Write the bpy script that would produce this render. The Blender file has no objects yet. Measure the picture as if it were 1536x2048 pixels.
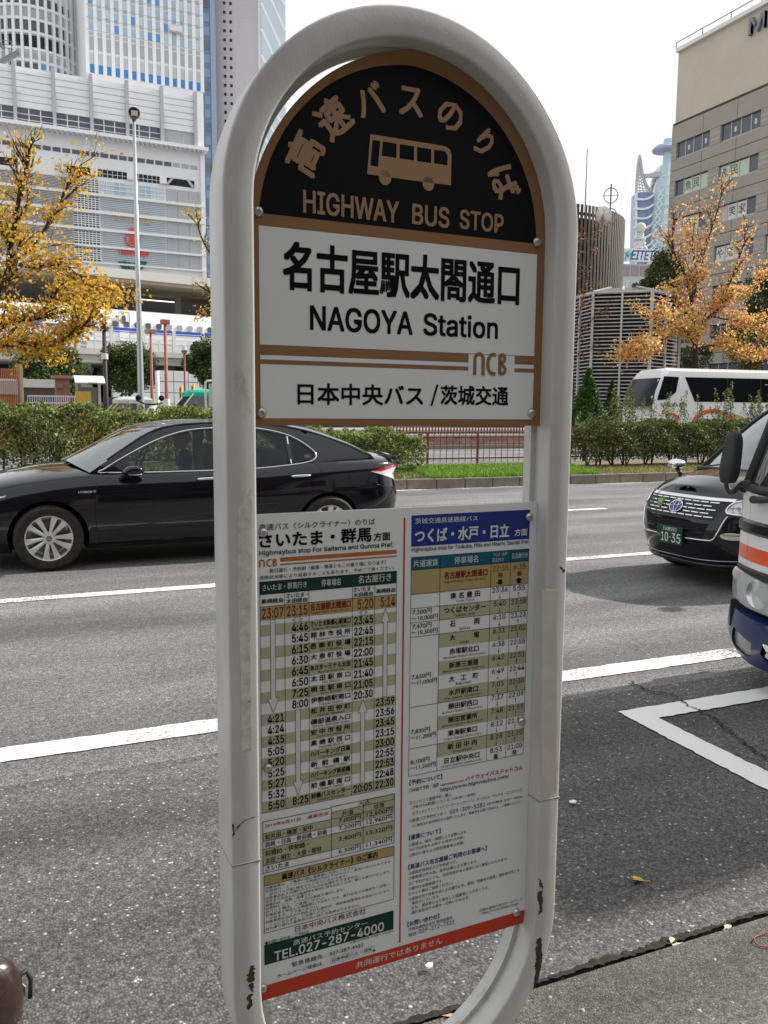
import bpy, bmesh, math, random
import numpy as np
from mathutils import Vector, Matrix
from mathutils.geometry import delaunay_2d_cdt
random.seed(7); np.random.seed(7)
SC = bpy.context.scene; COL = SC.collection
R = math.radians
# ---------------------------------------------------------------- camera
F_PX, PITCH, ROLL, YAW, EYE = 1671.60832, 0.119195, 0.008400, 0.407200, 1.54
def basis():
    cy, sy, cp, sp = math.cos(YAW), math.sin(YAW), math.cos(PITCH), math.sin(PITCH)
    w = Vector((sy*cp, cy*cp, -sp)); rt = Vector((cy, -sy, 0)); up = rt.cross(w)
    cr, sr = math.cos(ROLL), math.sin(ROLL)
    return w, cr*rt+sr*up, -sr*rt+cr*up
CW, CR, CU = basis()
cd = bpy.data.cameras.new('camera'); cam = bpy.data.objects.new('camera', cd); COL.objects.link(cam)
cd.sensor_fit = 'VERTICAL'; cd.sensor_height = 36; cd.lens = F_PX/2048*36
cd.clip_start = .05; cd.clip_end = 6000
m = Matrix.Identity(4)
for i in range(3): m[i][0] = CR[i]; m[i][1] = CU[i]; m[i][2] = -CW[i]
m.translation = (0, 0, EYE); cam.matrix_world = m; SC.camera = cam
def ray(x, y): return CW + CR*((x-768)/F_PX) - CU*((y-1024)/F_PX)
def atY(x, y, Y): d = ray(x, y); return d*(Y/d.y) + Vector((0, 0, EYE))
def atX(x, y, X): d = ray(x, y); return d*(X/d.x) + Vector((0, 0, EYE))
def atZ(x, y, z=0): d = ray(x, y); return d*((z-EYE)/d.z) + Vector((0, 0, EYE))
def atD(x, y, D): return ray(x, y)*D + Vector((0, 0, EYE))
# ---------------------------------------------------------------- world and sun
SUN_AZ, SUN_EL = R(89), R(36)
SC.view_settings.view_transform = 'Standard'; SC.view_settings.look = 'None'
SC.view_settings.exposure = .42; SC.view_settings.gamma = 1; SC.view_settings.use_curve_mapping = False
wd = bpy.data.worlds.new('World'); SC.world = wd; wd.use_nodes = True
nt = wd.node_tree; nt.nodes.clear()
out = nt.nodes.new('ShaderNodeOutputWorld'); bg = nt.nodes.new('ShaderNodeBackground')
sky = nt.nodes.new('ShaderNodeTexSky'); sky.sky_type = 'NISHITA'; sky.sun_disc = False
sky.sun_elevation = SUN_EL; sky.sun_rotation = SUN_AZ; sky.air_density = 1; sky.dust_density = 2.5
tc = nt.nodes.new('ShaderNodeTexCoord'); mp = nt.nodes.new('ShaderNodeMapping'); mp.inputs['Scale'].default_value = (1, 1, 2.6)
nz = nt.nodes.new('ShaderNodeTexNoise'); nz.inputs['Scale'].default_value = 1.5; nz.inputs['Detail'].default_value = 5
rp = nt.nodes.new('ShaderNodeValToRGB'); rp.color_ramp.elements[0].position = .3; rp.color_ramp.elements[1].position = .5
rp.color_ramp.elements[0].color = (.78, .78, .78, 1); rp.color_ramp.elements[1].color = (1, 1, 1, 1)
mx = nt.nodes.new('ShaderNodeMixRGB'); mx.inputs['Color2'].default_value = (6.3, 6.4, 6.5, 1)
bg.inputs['Strength'].default_value = .12
L = nt.links.new
L(tc.outputs['Generated'], mp.inputs[0]); L(mp.outputs[0], nz.inputs['Vector']); L(nz.outputs[0], rp.inputs[0])
L(rp.outputs[0], mx.inputs['Fac']); L(sky.outputs[0], mx.inputs['Color1']); L(mx.outputs[0], bg.inputs[0]); L(bg.outputs[0], out.inputs[0])
sl = bpy.data.lights.new('sun', 'SUN'); sl.energy = 4.4; sl.angle = R(1.5); sl.color = (1, .96, .9)
so = bpy.data.objects.new('sun', sl); COL.objects.link(so)
sd = Vector((math.sin(SUN_AZ)*math.cos(SUN_EL), math.cos(SUN_AZ)*math.cos(SUN_EL), math.sin(SUN_EL)))
so.rotation_euler = sd.to_track_quat('Z', 'Y').to_euler(); so.location = (10, -10, 40)
# ---------------------------------------------------------------- materials
MATS = {}
def mat(name, col, rough=.6, metal=0, spec=.5, var=0, vscale=3, bump=0, bscale=40, coat=0, trans=0, alpha=1, col2=None, dirt=None, stretch=None, emit=None, ior=1.45, subsurf=0):
    """Principled material; var = amount of noise between col and col2, bump = fine relief."""
    if name in MATS: return MATS[name]
    M = bpy.data.materials.new(name); M.use_nodes = True; n = M.node_tree; b = n.nodes['Principled BSDF']
    c = (*col, 1); b.inputs['Base Color'].default_value = c; b.inputs['Roughness'].default_value = rough
    b.inputs['Metallic'].default_value = metal; b.inputs['Specular IOR Level'].default_value = spec; b.inputs['IOR'].default_value = ior
    b.inputs['Coat Weight'].default_value = coat; b.inputs['Coat Roughness'].default_value = .03
    b.inputs['Transmission Weight'].default_value = trans; b.inputs['Alpha'].default_value = alpha
    if emit: b.inputs['Emission Color'].default_value = (*emit[:3], 1); b.inputs['Emission Strength'].default_value = emit[3]
    if var or bump or dirt:
        t = n.nodes.new('ShaderNodeTexCoord'); src = t.outputs['Object']
        if stretch:
            q = n.nodes.new('ShaderNodeMapping'); q.inputs['Scale'].default_value = stretch; n.links.new(src, q.inputs[0]); src = q.outputs[0]
    if var:
        a = n.nodes.new('ShaderNodeTexNoise'); a.inputs['Scale'].default_value = vscale; a.inputs['Detail'].default_value = 6; a.inputs['Roughness'].default_value = .65
        n.links.new(src, a.inputs['Vector'])
        r = n.nodes.new('ShaderNodeValToRGB'); r.color_ramp.elements[0].position = .35; r.color_ramp.elements[1].position = .68
        r.color_ramp.elements[0].color = c; c2 = col2 or tuple(max(0, k*(1-var)) for k in col); r.color_ramp.elements[1].color = (*c2, 1)
        n.links.new(a.outputs[0], r.inputs[0]); colout = r.outputs[0]
        n.links.new(colout, b.inputs['Base Color'])
        rr = n.nodes.new('ShaderNodeMapRange'); rr.inputs['To Min'].default_value = max(0, rough-.08); rr.inputs['To Max'].default_value = min(1, rough+.12)
        n.links.new(a.outputs[0], rr.inputs[0]); n.links.new(rr.outputs[0], b.inputs['Roughness'])
    if dirt:
        dcol, dth, dsc = dirt
        a = n.nodes.new('ShaderNodeTexNoise'); a.inputs['Scale'].default_value = dsc; a.inputs['Detail'].default_value = 8; a.inputs['Roughness'].default_value = .7
        n.links.new(src, a.inputs['Vector']); r = n.nodes.new('ShaderNodeValToRGB')
        r.color_ramp.elements[0].position = dth; r.color_ramp.elements[1].position = min(1, dth+.08); r.color_ramp.elements[0].color = (0, 0, 0, 1); r.color_ramp.elements[1].color = (1, 1, 1, 1)
        n.links.new(a.outputs[0], r.inputs[0]); x = n.nodes.new('ShaderNodeMixRGB'); n.links.new(r.outputs[0], x.inputs[0])
        if b.inputs['Base Color'].links: n.links.new(b.inputs['Base Color'].links[0].from_socket, x.inputs[1])
        else: x.inputs[1].default_value = c
        x.inputs[2].default_value = (*dcol, 1); n.links.new(x.outputs[0], b.inputs['Base Color'])
    if bump:
        a = n.nodes.new('ShaderNodeTexNoise'); a.inputs['Scale'].default_value = bscale; a.inputs['Detail'].default_value = 4
        n.links.new(src, a.inputs['Vector']); bp = n.nodes.new('ShaderNodeBump'); bp.inputs['Strength'].default_value = bump; bp.inputs['Distance'].default_value = .01
        n.links.new(a.outputs[0], bp.inputs['Height']); n.links.new(bp.outputs[0], b.inputs['Normal'])
    MATS[name] = M; return M
# ---------------------------------------------------------------- mesh helpers
class MB:
    def __init__(s): s.v = []; s.f = []
    def add(s, V, Fc, M=None):
        o = len(s.v)
        s.v += [tuple(M @ Vector(a)) if M else tuple(a) for a in V]
        s.f += [tuple(i+o for i in f) for f in Fc]; return s
    def box(s, x0, y0, z0, x1, y1, z1, M=None):
        V = [(x0,y0,z0),(x1,y0,z0),(x1,y1,z0),(x0,y1,z0),(x0,y0,z1),(x1,y0,z1),(x1,y1,z1),(x0,y1,z1)]
        return s.add(V, [(0,3,2,1),(4,5,6,7),(0,1,5,4),(1,2,6,5),(2,3,7,6),(3,0,4,7)], M)
    def cbox(s, c, d, M=None): return s.box(c[0]-d[0]/2,c[1]-d[1]/2,c[2]-d[2]/2,c[0]+d[0]/2,c[1]+d[1]/2,c[2]+d[2]/2,M)
    def bar(s, a, b, w, h, up=Vector((0,0,1))):
        a = Vector(a); b = Vector(b); d = b-a; n = d.length
        if n < 1e-6: return s
        z = d/n; x = z.cross(Vector(up));
        if x.length < 1e-4: x = z.cross(Vector((0,1,0)))
        x.normalize(); y = x.cross(z); V = []
        for q in (a, b):
            for i, j in ((-1,-1),(1,-1),(1,1),(-1,1)): V.append(q + x*(w/2*i) + y*(h/2*j))
        return s.add(V, [(0,1,2,3),(7,6,5,4),(0,4,5,1),(1,5,6,2),(2,6,7,3),(3,7,4,0)])
    def tube(s, pts, r, n=8, caps=True, closed=False):
        pts = [Vector(p) for p in pts]; N = len(pts); rs = r if isinstance(r, (list, tuple)) else [r]*N
        prev = None; V = []
        for i, p in enumerate(pts):
            if closed: d = pts[(i+1) % N]-pts[i-1]
            else: d = pts[min(i+1, N-1)]-pts[max(i-1, 0)]
            d.normalize()
            if prev is None: x = d.orthogonal().normalized()
            else: x = (prev - d*prev.dot(d)); x = x.normalized() if x.length > 1e-6 else d.orthogonal().normalized()
            prev = x; y = d.cross(x)
            for k in range(n): a = 2*math.pi*k/n; V.append(p + (x*math.cos(a)+y*math.sin(a))*rs[i])
        Fc = []
        for i in range(N if closed else N-1):
            j = (i+1) % N
            for k in range(n): l = (k+1) % n; Fc.append((i*n+k, i*n+l, j*n+l, j*n+k))
        if caps and not closed: Fc.append(tuple(range(n-1, -1, -1))); Fc.append(tuple((N-1)*n+k for k in range(n)))
        return s.add(V, Fc)
    def lathe(s, prof, n=24, M=None):
        """prof: (radius, height) list, axis z"""
        V = []; Fc = []
        for r, z in prof:
            for k in range(n): a = 2*math.pi*k/n; V.append((r*math.cos(a), r*math.sin(a), z))
        for i in range(len(prof)-1):
            for k in range(n): l = (k+1) % n; Fc.append((i*n+k, i*n+l, (i+1)*n+l, (i+1)*n+k))
        return s.add(V, Fc, M)
    def prism(s, poly, t0, t1, M=None):
        """poly of (x, z); extruded along y from t0 to t1"""
        n = len(poly); V = [(a, t0, b) for a, b in poly]+[(a, t1, b) for a, b in poly]
        Fc = [tuple(range(n)), tuple(range(2*n-1, n-1, -1))]+[(i, n+i, n+(i+1) % n, (i+1) % n) for i in range(n)]
        return s.add(V, Fc, M)
    def loft(s, rings, caps=True, closed=True):
        n = len(rings[0]); V = [p for r in rings for p in r]; Fc = []
        for i in range(len(rings)-1):
            for k in range(n if closed else n-1): l = (k+1) % n; Fc.append((i*n+k, i*n+l, (i+1)*n+l, (i+1)*n+k))
        if caps and closed: Fc.append(tuple(range(n-1, -1, -1))); Fc.append(tuple((len(rings)-1)*n+k for k in range(n)))
        return s.add(V, Fc)
    def grid(s, P, flip=False):
        a, b = len(P), len(P[0]); V = [q for r in P for q in r]; Fc = []
        for i in range(a-1):
            for j in range(b-1):
                f = (i*b+j, i*b+j+1, (i+1)*b+j+1, (i+1)*b+j); Fc.append(f[::-1] if flip else f)
        return s.add(V, Fc)
    def mesh(s, name='m'):
        me = bpy.data.meshes.new(name); me.from_pydata([tuple(v) for v in s.v], [], s.f); me.update(); return me
    def build(s, name, material=None, parent=None, smooth=False, bevel=0, loc=None, rot=None, fix=True, auto=None, sub=0, segs=2):
        me = s.mesh(name)
        if fix:
            bm = bmesh.new(); bm.from_mesh(me)
            if auto or smooth: bmesh.ops.remove_doubles(bm, verts=bm.verts, dist=1e-5)
            bmesh.ops.recalc_face_normals(bm, faces=bm.faces); bm.to_mesh(me); bm.free()
        o = bpy.data.objects.new(name, me); COL.objects.link(o)
        if material: me.materials.append(material)
        if smooth: me.shade_smooth()
        if auto:
            me.shade_smooth(); me.set_sharp_from_angle(angle=R(auto))
        if bevel:
            q = o.modifiers.new('b', 'BEVEL'); q.width = bevel; q.segments = segs; q.limit_method = 'ANGLE'; q.angle_limit = R(35); q.harden_normals = False
            me.shade_smooth(); me.set_sharp_from_angle(angle=R(50))
        if sub: q = o.modifiers.new('s', 'SUBSURF'); q.levels = sub; q.render_levels = sub
        if parent: o.parent = parent
        if loc: o.location = loc
        if rot: o.rotation_euler = rot
        return o
def tag(o, label=None, cat=None, group=None, kind=None):
    if label: o['label'] = label
    if cat: o['category'] = cat
    if group: o['group'] = group
    if kind: o['kind'] = kind
    return o
def empty(name, loc=(0,0,0), rz=0, label=None, cat=None, group=None):
    o = bpy.data.objects.new(name, None); COL.objects.link(o); o.location = loc; o.rotation_euler = (0, 0, rz); o.empty_display_size = .1
    return tag(o, label, cat, group)
def inst(me, name, parent=None, loc=(0,0,0), rot=(0,0,0), sc=(1,1,1)):
    o = bpy.data.objects.new(name, me); COL.objects.link(o); o.parent = parent; o.location = loc; o.rotation_euler = rot; o.scale = sc; return o
def copy_tree(o, parent=None):
    c = o.copy(); COL.objects.link(c); c.parent = parent
    for ch in list(o.children): copy_tree(ch, c)
    return c
def fastmesh(name, V, quads, material, parent=None, colattr=None):
    """V (N,3) float array, quads (M,4) int array"""
    me = bpy.data.meshes.new(name); nv, nq, k = len(V), len(quads), quads.shape[1]
    me.vertices.add(nv); me.vertices.foreach_set('co', V.astype(np.float32).ravel())
    me.loops.add(nq*k); me.loops.foreach_set('vertex_index', quads.astype(np.int32).ravel())
    me.polygons.add(nq); me.polygons.foreach_set('loop_start', np.arange(0, nq*k, k, dtype=np.int32))
    me.update(calc_edges=True); me.validate()
    if material: me.materials.append(material)
    if colattr is not None:
        a = me.color_attributes.new('tint', 'FLOAT_COLOR', 'POINT'); a.data.foreach_set('color', colattr.astype(np.float32).ravel())
    o = bpy.data.objects.new(name, me); COL.objects.link(o); o.parent = parent; return o
def panel(poly, holes, surf, h=.08, name='panel', material=None, parent=None, auto=40):
    """poly with holes in 2D filled by triangles with inner points, mapped by surf(x, y) to 3D"""
    pts = []; edges = []
    def ring(P):
        o = len(pts); Q = []
        for i, a in enumerate(P):
            b = P[(i+1) % len(P)]; n = max(1, int(math.dist(a, b)/h))
            for k in range(n): Q.append((a[0]+(b[0]-a[0])*k/n, a[1]+(b[1]-a[1])*k/n))
        pts.extend(Q); edges.extend((o+i, o+(i+1) % len(Q)) for i in range(len(Q)))
    ring(poly)
    for q in holes: ring(q)
    def inside(p, P):
        c = False; j = len(P)-1
        for i in range(len(P)):
            if (P[i][1] > p[1]) != (P[j][1] > p[1]) and p[0] < (P[j][0]-P[i][0])*(p[1]-P[i][1])/(P[j][1]-P[i][1])+P[i][0]: c = not c
            j = i
        return c
    x0, x1 = min(a[0] for a in poly), max(a[0] for a in poly); y0, y1 = min(a[1] for a in poly), max(a[1] for a in poly)
    n0 = len(pts)
    for i in range(1, int((x1-x0)/h)+1):
        for j in range(1, int((y1-y0)/h)+1):
            q = (x0+i*h, y0+j*h)
            if inside(q, poly) and not any(inside(q, H) for H in holes): pts.append(q)
    r = delaunay_2d_cdt([Vector(q) for q in pts], edges, [], 0, 1e-5)
    B = MB(); fs = []
    for f in r[2]:
        c = sum((r[0][i] for i in f), Vector((0, 0)))/len(f)
        if inside(c, poly) and not any(inside(c, H) for H in holes): fs.append(tuple(f))
    B.add([surf(q.x, q.y) for q in r[0]], fs)
    return B.build(name, material, parent, auto=auto)
def lerp(a, b, t): return a+(b-a)*t
def interp(x, xs, ys): return float(np.interp(x, xs, ys))
def smoothpts(P, n=6, closed=False):
    """Catmull-Rom through points of any dimension"""
    P = [Vector(p) for p in P]; N = len(P); O = []
    for i in range(N if closed else N-1):
        g = (lambda k: P[k % N]) if closed else (lambda k: P[min(max(k, 0), N-1)])
        p0, p1, p2, p3 = g(i-1), g(i), g(i+1), g(i+2)
        for k in range(n):
            t = k/n; O.append(.5*((2*p1)+(p2-p0)*t+(2*p0-5*p1+4*p2-p3)*t*t+(3*p1-p0-3*p2+p3)*t**3))
    if not closed: O.append(P[-1])
    return O
# ---------------------------------------------------------------- lettering (flat filled glyphs, joined per colour)
GL = {}
import os
def bundled(nm):
    try: return bpy.data.fonts.load(os.path.join(bpy.utils.system_resource('DATAFILES', path='fonts'), nm))
    except Exception: return None
FONT = bundled('Inter.woff2')
def glyphs(s):
    if s in GL: return GL[s]
    c = bpy.data.curves.new('t', 'FONT'); c.body = s; c.size = 1; c.resolution_u = 2; c.fill_mode = 'FRONT'
    if FONT and all(ord(k) < 256 for k in s): c.font = FONT
    o = bpy.data.objects.new('t', c); COL.objects.link(o); dg = bpy.context.evaluated_depsgraph_get(); dg.update()
    me = o.evaluated_get(dg).to_mesh(); V = np.array([v.co[:] for v in me.vertices]).reshape(-1, 3); Fc = [tuple(p.vertices) for p in me.polygons]
    bpy.data.objects.remove(o); bpy.data.curves.remove(c)
    GL[s] = (V[:, :2], Fc); return GL[s]
def text(B, s, x0, y0, x1, y1, bold=0, rot=0, keep=False, M=None, z=0):
    """fit the ink of s into the box x0..x1, y0..y1 of the drawing plane (x, y); heavy type = the same glyph laid down several times, a hair apart"""
    V, Fc = glyphs(s)
    if not len(V): return
    a, b = V.min(0), V.max(0); sz = np.maximum(b-a, 1e-6)
    bd = bold*.75; ex = min(bd*(y1-y0), .012*(y1-y0)+.45*bd*(y1-y0))
    x0, y0, x1, y1 = x0+ex, y0+ex, x1-ex, y1-ex
    sx, sy = (x1-x0)/sz[0], (y1-y0)/sz[1]
    if keep: sx = sy
    c = np.array([(x0+x1)/2, (y0+y1)/2]); Q = (V-(a+b)/2)*[sx, sy]
    if rot: cr, sr = math.cos(rot), math.sin(rot); Q = Q @ np.array([[cr, sr], [-sr, cr]])
    Q = Q+c
    offs = [(0, 0)] if ex < 5e-5 else [(-1, 0), (1, 0)] if bold < .014 else [(-1, -1), (1, 1), (-1, 1), (1, -1)]
    for i, (p_, q_) in enumerate(offs):
        B.add([(p[0]+p_*ex, p[1]+q_*ex, z+i*6e-5) for p in Q], Fc, M)
def plane_build(B, name, material, parent, M):
    """lettering drawn in (x, y) placed by matrix M"""
    o = B.build(name, material, parent, fix=False); o.data.transform(M)
    if 'lettering' in name: o['kind'] = 'stuff'
    return o
# ================================================================ ground, road, markings
def asphalt(name, dark, light, scale=1.0, glint=.5, tint=(1, 1, 1)):
    M = bpy.data.materials.new(name); M.use_nodes = True; n = M.node_tree; b = n.nodes['Principled BSDF']; N = n.nodes.new; K = n.links.new
    t = N('ShaderNodeTexCoord'); P = t.outputs['Object']
    v = N('ShaderNodeTexVoronoi'); v.inputs['Scale'].default_value = 115*scale; K(P, v.inputs['Vector'])
    sep = N('ShaderNodeSeparateColor'); K(v.outputs['Color'], sep.inputs[0])
    st = N('ShaderNodeValToRGB'); e = st.color_ramp.elements                       # stone tone
    e[0].position = 0; e[0].color = (*(dark*k for k in tint), 1); e[1].position = .955; e[1].color = (*(light*k for k in tint), 1)
    q = st.color_ramp.elements.new(.984); q.color = (light*1.25, light*1.22, light*1.15, 1)
    q = st.color_ramp.elements.new(.995); q.color = (.75*glint+light, .73*glint+light, .7*glint+light, 1)
    K(sep.outputs[0], st.inputs[0])
    # binder between the stones
    br = N('ShaderNodeMapRange'); br.inputs['From Min'].default_value = .25; br.inputs['From Max'].default_value = .75; br.inputs['To Min'].default_value = 1; br.inputs['To Max'].default_value = .45
    K(v.outputs['Distance'], br.inputs[0])
    m1 = N('ShaderNodeMixRGB'); m1.blend_type = 'MULTIPLY'; m1.inputs[0].default_value = .8; K(st.outputs[0], m1.inputs[1]); K(br.outputs[0], m1.inputs[2])
    # broad wear
    a = N('ShaderNodeTexNoise'); a.inputs['Scale'].default_value = .9; a.inputs['Detail'].default_value = 5; a.inputs['Roughness'].default_value = .6
    mp = N('ShaderNodeMapping'); mp.inputs['Scale'].default_value = (.35, 1, 1); K(P, mp.inputs[0]); K(mp.outputs[0], a.inputs['Vector'])
    r = N('ShaderNodeMapRange'); r.inputs['From Min'].default_value = .3; r.inputs['From Max'].default_value = .7; r.inputs['To Min'].default_value = .62; r.inputs['To Max'].default_value = 1.22; K(a.outputs[0], r.inputs[0])
    m2 = N('ShaderNodeMixRGB'); m2.blend_type = 'MULTIPLY'; m2.inputs[0].default_value = 1; K(m1.outputs[0], m2.inputs[1]); K(r.outputs[0], m2.inputs[2])
    g = N('ShaderNodeTexNoise'); g.inputs['Scale'].default_value = 28; g.inputs['Detail'].default_value = 6; K(P, g.inputs['Vector'])
    r2 = N('ShaderNodeMapRange'); r2.inputs['From Min'].default_value = .3; r2.inputs['From Max'].default_value = .7; r2.inputs['To Min'].default_value = .8; r2.inputs['To Max'].default_value = 1.2; K(g.outputs[0], r2.inputs[0])
    m3 = N('ShaderNodeMixRGB'); m3.blend_type = 'MULTIPLY'; m3.inputs[0].default_value = 1; K(m2.outputs[0], m3.inputs[1]); K(r2.outputs[0], m3.inputs[2])
    # wheel paths along the road and dark drips
    mq = N('ShaderNodeMapping'); mq.inputs['Scale'].default_value = (.03, 1.35, 1); K(P, mq.inputs[0]); wp = N('ShaderNodeTexNoise'); wp.inputs['Scale'].default_value = 1; wp.inputs['Detail'].default_value = 2; K(mq.outputs[0], wp.inputs['Vector'])
    r4 = N('ShaderNodeMapRange'); r4.inputs['From Min'].default_value = .38; r4.inputs['From Max'].default_value = .62; r4.inputs['To Min'].default_value = .74; r4.inputs['To Max'].default_value = 1.12; K(wp.outputs[0], r4.inputs[0])
    dn = N('ShaderNodeTexNoise'); dn.inputs['Scale'].default_value = 3.1; dn.inputs['Detail'].default_value = 7; dn.inputs['Roughness'].default_value = .7; K(P, dn.inputs['Vector'])
    r5 = N('ShaderNodeMapRange'); r5.inputs['From Min'].default_value = .60; r5.inputs['From Max'].default_value = .72; r5.inputs['To Min'].default_value = 1; r5.inputs['To Max'].default_value = .68; K(dn.outputs[0], r5.inputs[0])
    mm_ = N('ShaderNodeMath'); mm_.operation = 'MULTIPLY'; K(r4.outputs[0], mm_.inputs[0]); K(r5.outputs[0], mm_.inputs[1])
    m4 = N('ShaderNodeMixRGB'); m4.blend_type = 'MULTIPLY'; m4.inputs[0].default_value = 1; K(m3.outputs[0], m4.inputs[1]); K(mm_.outputs[0], m4.inputs[2]); m3 = m4
    K(m3.outputs[0], b.inputs['Base Color']); b.inputs['Roughness'].default_value = .8; b.inputs['Specular IOR Level'].default_value = .35
    bp = N('ShaderNodeBump'); bp.inputs['Strength'].default_value = .7; bp.inputs['Distance'].default_value = .004; bp.invert = True
    K(v.outputs['Distance'], bp.inputs['Height']); K(bp.outputs[0], b.inputs['Normal'])
    return M
M_ASPH = asphalt('asphalt', .125, .315, scale=1.25, glint=.25)
M_ASPH2 = asphalt('old_asphalt', .085, .205, scale=1.1, glint=.5, tint=(1, .98, .95))
M_WALK = asphalt('sidewalk_asphalt', .095, .215, scale=1.6, glint=.15, tint=(1, .95, .86))
M_PAVE = mat('plaza_paving', (.36, .35, .33), .85, var=.25, vscale=.8, bump=.2)
def sheet(name, P, z, material, kind='structure', n=1):
    B = MB(); B.add([(a, b, z) for a, b in P], [tuple(range(len(P)))]); o = B.build(name, material); o['kind'] = kind; return o
sheet('ground', [(-600, -250), (1200, -250), (1200, 1500), (-600, 1500)], -.06, mat('far_ground', (.25, .245, .235), .9, var=.2, vscale=.05))
def slab(name, x0, y0, x1, y1, zt, zb, material):
    o = MB().box(x0, y0, zb, x1, y1, zt).build(name, material); o['kind'] = 'structure'; return o
# near carriageway; the strip along the kerb is a darker, older layer
slab('road', -70, 3.62, 190, 15.12, 0, -.04, M_ASPH)
slab('road_shoulder', -70, 1.765, 190, 3.618, 0, -.04, M_ASPH2)
slab('sidewalk', -70, -5.9, 190, 1.735, .012, -.04, M_WALK)
slab('far_road', -70, 20.2, 190, 31.3, .0, -.04, asphalt('far_asphalt', .19, .34, glint=.2))
slab('station_plaza', -90, 31.6, 190, 75, .02, -.04, M_PAVE)
# dirt-filled gap between sidewalk and carriageway
rg = random.Random(3)
B = MB(); xs = [i*.012 for i in range(-150, 750)]; P0 = []; P1 = []
for x in xs:
    P0.append((x, 1.750-.010*rg.random()-.004*math.sin(x*9), .0155)); P1.append((x, 1.768+.012*rg.random()+.004*math.sin(x*5)+.004*math.sin(x*23), .0045+.002*rg.random()))
B.grid([P0, P1]); o = B.build('gutter_dirt', mat('gutter_dirt', (.010, .008, .006), .95, var=.6, vscale=60, col2=(.035, .025, .018))); o['kind'] = 'structure'
def jag_sheet(name, poly, z, material, step=.03, amp=.004, kind='structure'):
    """flat marking whose edge is slightly worn"""
    Q = []
    for i, a in enumerate(poly):
        b = poly[(i+1) % len(poly)]; n = max(1, int(math.dist(a, b)/step)); d = Vector((b[0]-a[0], b[1]-a[1])); nn = Vector((-d.y, d.x)).normalized() if d.length else Vector((0, 0))
        for k in range(n):
            j = 0 if k == 0 else rg.gauss(0, amp); Q.append((a[0]+d.x*k/n+nn.x*j, a[1]+d.y*k/n+nn.y*j))
    B = MB(); B.add([(a, b, z) for a, b in Q], [tuple(range(len(Q)))]); o = B.build(name, material); o['kind'] = kind; return o
def paint(name, th=.60, col=(.8, .8, .78)):
    M = bpy.data.materials.new(name); M.use_nodes = True; n = M.node_tree; b = n.nodes['Principled BSDF']; N = n.nodes.new; K = n.links.new
    t = N('ShaderNodeTexCoord'); a = N('ShaderNodeTexNoise'); a.inputs['Scale'].default_value = 55; a.inputs['Detail'].default_value = 8; a.inputs['Roughness'].default_value = .75; K(t.outputs['Object'], a.inputs['Vector'])
    a2 = N('ShaderNodeTexNoise'); a2.inputs['Scale'].default_value = 1.3; a2.inputs['Detail'].default_value = 3; K(t.outputs['Object'], a2.inputs['Vector'])
    s = N('ShaderNodeMath'); s.operation = 'MULTIPLY_ADD'; s.inputs[1].default_value = .45; K(a2.outputs[0], s.inputs[0]); K(a.outputs[0], s.inputs[2])
    r = N('ShaderNodeValToRGB'); r.color_ramp.elements[0].position = th+.17; r.color_ramp.elements[1].position = th+.20
    r.color_ramp.elements[0].color = (*col, 1); r.color_ramp.elements[1].color = (.2, .2, .19, 1); K(s.outputs[0], r.inputs[0])
    K(r.outputs[0], b.inputs['Base Color']); b.inputs['Roughness'].default_value = .65
    bp = N('ShaderNodeBump'); bp.inputs['Strength'].default_value = .3; bp.inputs['Distance'].default_value = .004; K(a.outputs[0], bp.inputs['Height']); K(bp.outputs[0], b.inputs['Normal'])
    return M
M_PAINT = paint('road_paint'); M_PAINT2 = paint('worn_road_paint', .53)
def rows(ya, w, x0, x1, name='lane_line', m=M_PAINT, amp=.004):
    o = jag_sheet(name, [(x0, ya-w), (x1, ya-w), (x1, ya), (x0, ya)], .005, m, .05, amp); return o
ya = atZ(430, 1168).y; wa = ya-atZ(430, 1179).y
rows(ya, .15, -40, 140)
yb = atZ(400, 1443).y
rows(yb, .17, -20, 4.2, amp=.003); rows(yb-.0, .17, 4.2, 40, 'lane_line', M_PAINT2, .008)
yc = atZ(1200, 1016.5).y
for k in range(-4, 12): rows(yc, .15, 8.7+k*10-8, 8.7+k*10, amp=.006)
rows(15.05, .13, -40, 140, 'edge_line', M_PAINT2, .012)
# parking bay corner beside the kerb
w_ = .15; bx, by = 2.78, 3.36
jag_sheet('bay_line', [(bx, by), (30, by), (30, by-w_), (bx+w_*.9, by-w_), (bx+w_*.82, 1.86), (bx-.03, 1.86)][::-1], .006, paint('bay_paint', .74), .03, .0025)
# cracks in the asphalt: thin ragged ribbons
M_CRACK = mat('crack_dirt', (.02, .018, .016), .95)
def crack(pts, w=.006):
    P = [atZ(*q) for q in pts]; S = smoothpts([(a.x, a.y, 0) for a in P], 10); B = MB(); A = []; C = []
    for i, q in enumerate(S):
        d = (S[min(i+1, len(S)-1)]-S[max(i-1, 0)]).normalized(); nn = Vector((-d.y, d.x, 0)); q = q+nn*rg.gauss(0, .008); ww = w*(.35+rg.random())
        A.append((q.x+nn.x*ww, q.y+nn.y*ww, .0115)); C.append((q.x-nn.x*ww, q.y-nn.y*ww, .0115))
    B.grid([A, C]); o = B.build('crack', M_CRACK); o['kind'] = 'structure'
crack([(1261, 1365), (1300, 1385), (1340, 1392), (1375, 1413), (1410, 1430), (1440, 1450), (1470, 1475), (1500, 1500), (1536, 1522)])
crack([(1395, 1345), (1440, 1338), (1480, 1330), (1536, 1318)], .004)
crack([(1340, 1812), (1400, 1790), (1440, 1775), (1500, 1752)], .0015)
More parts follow.
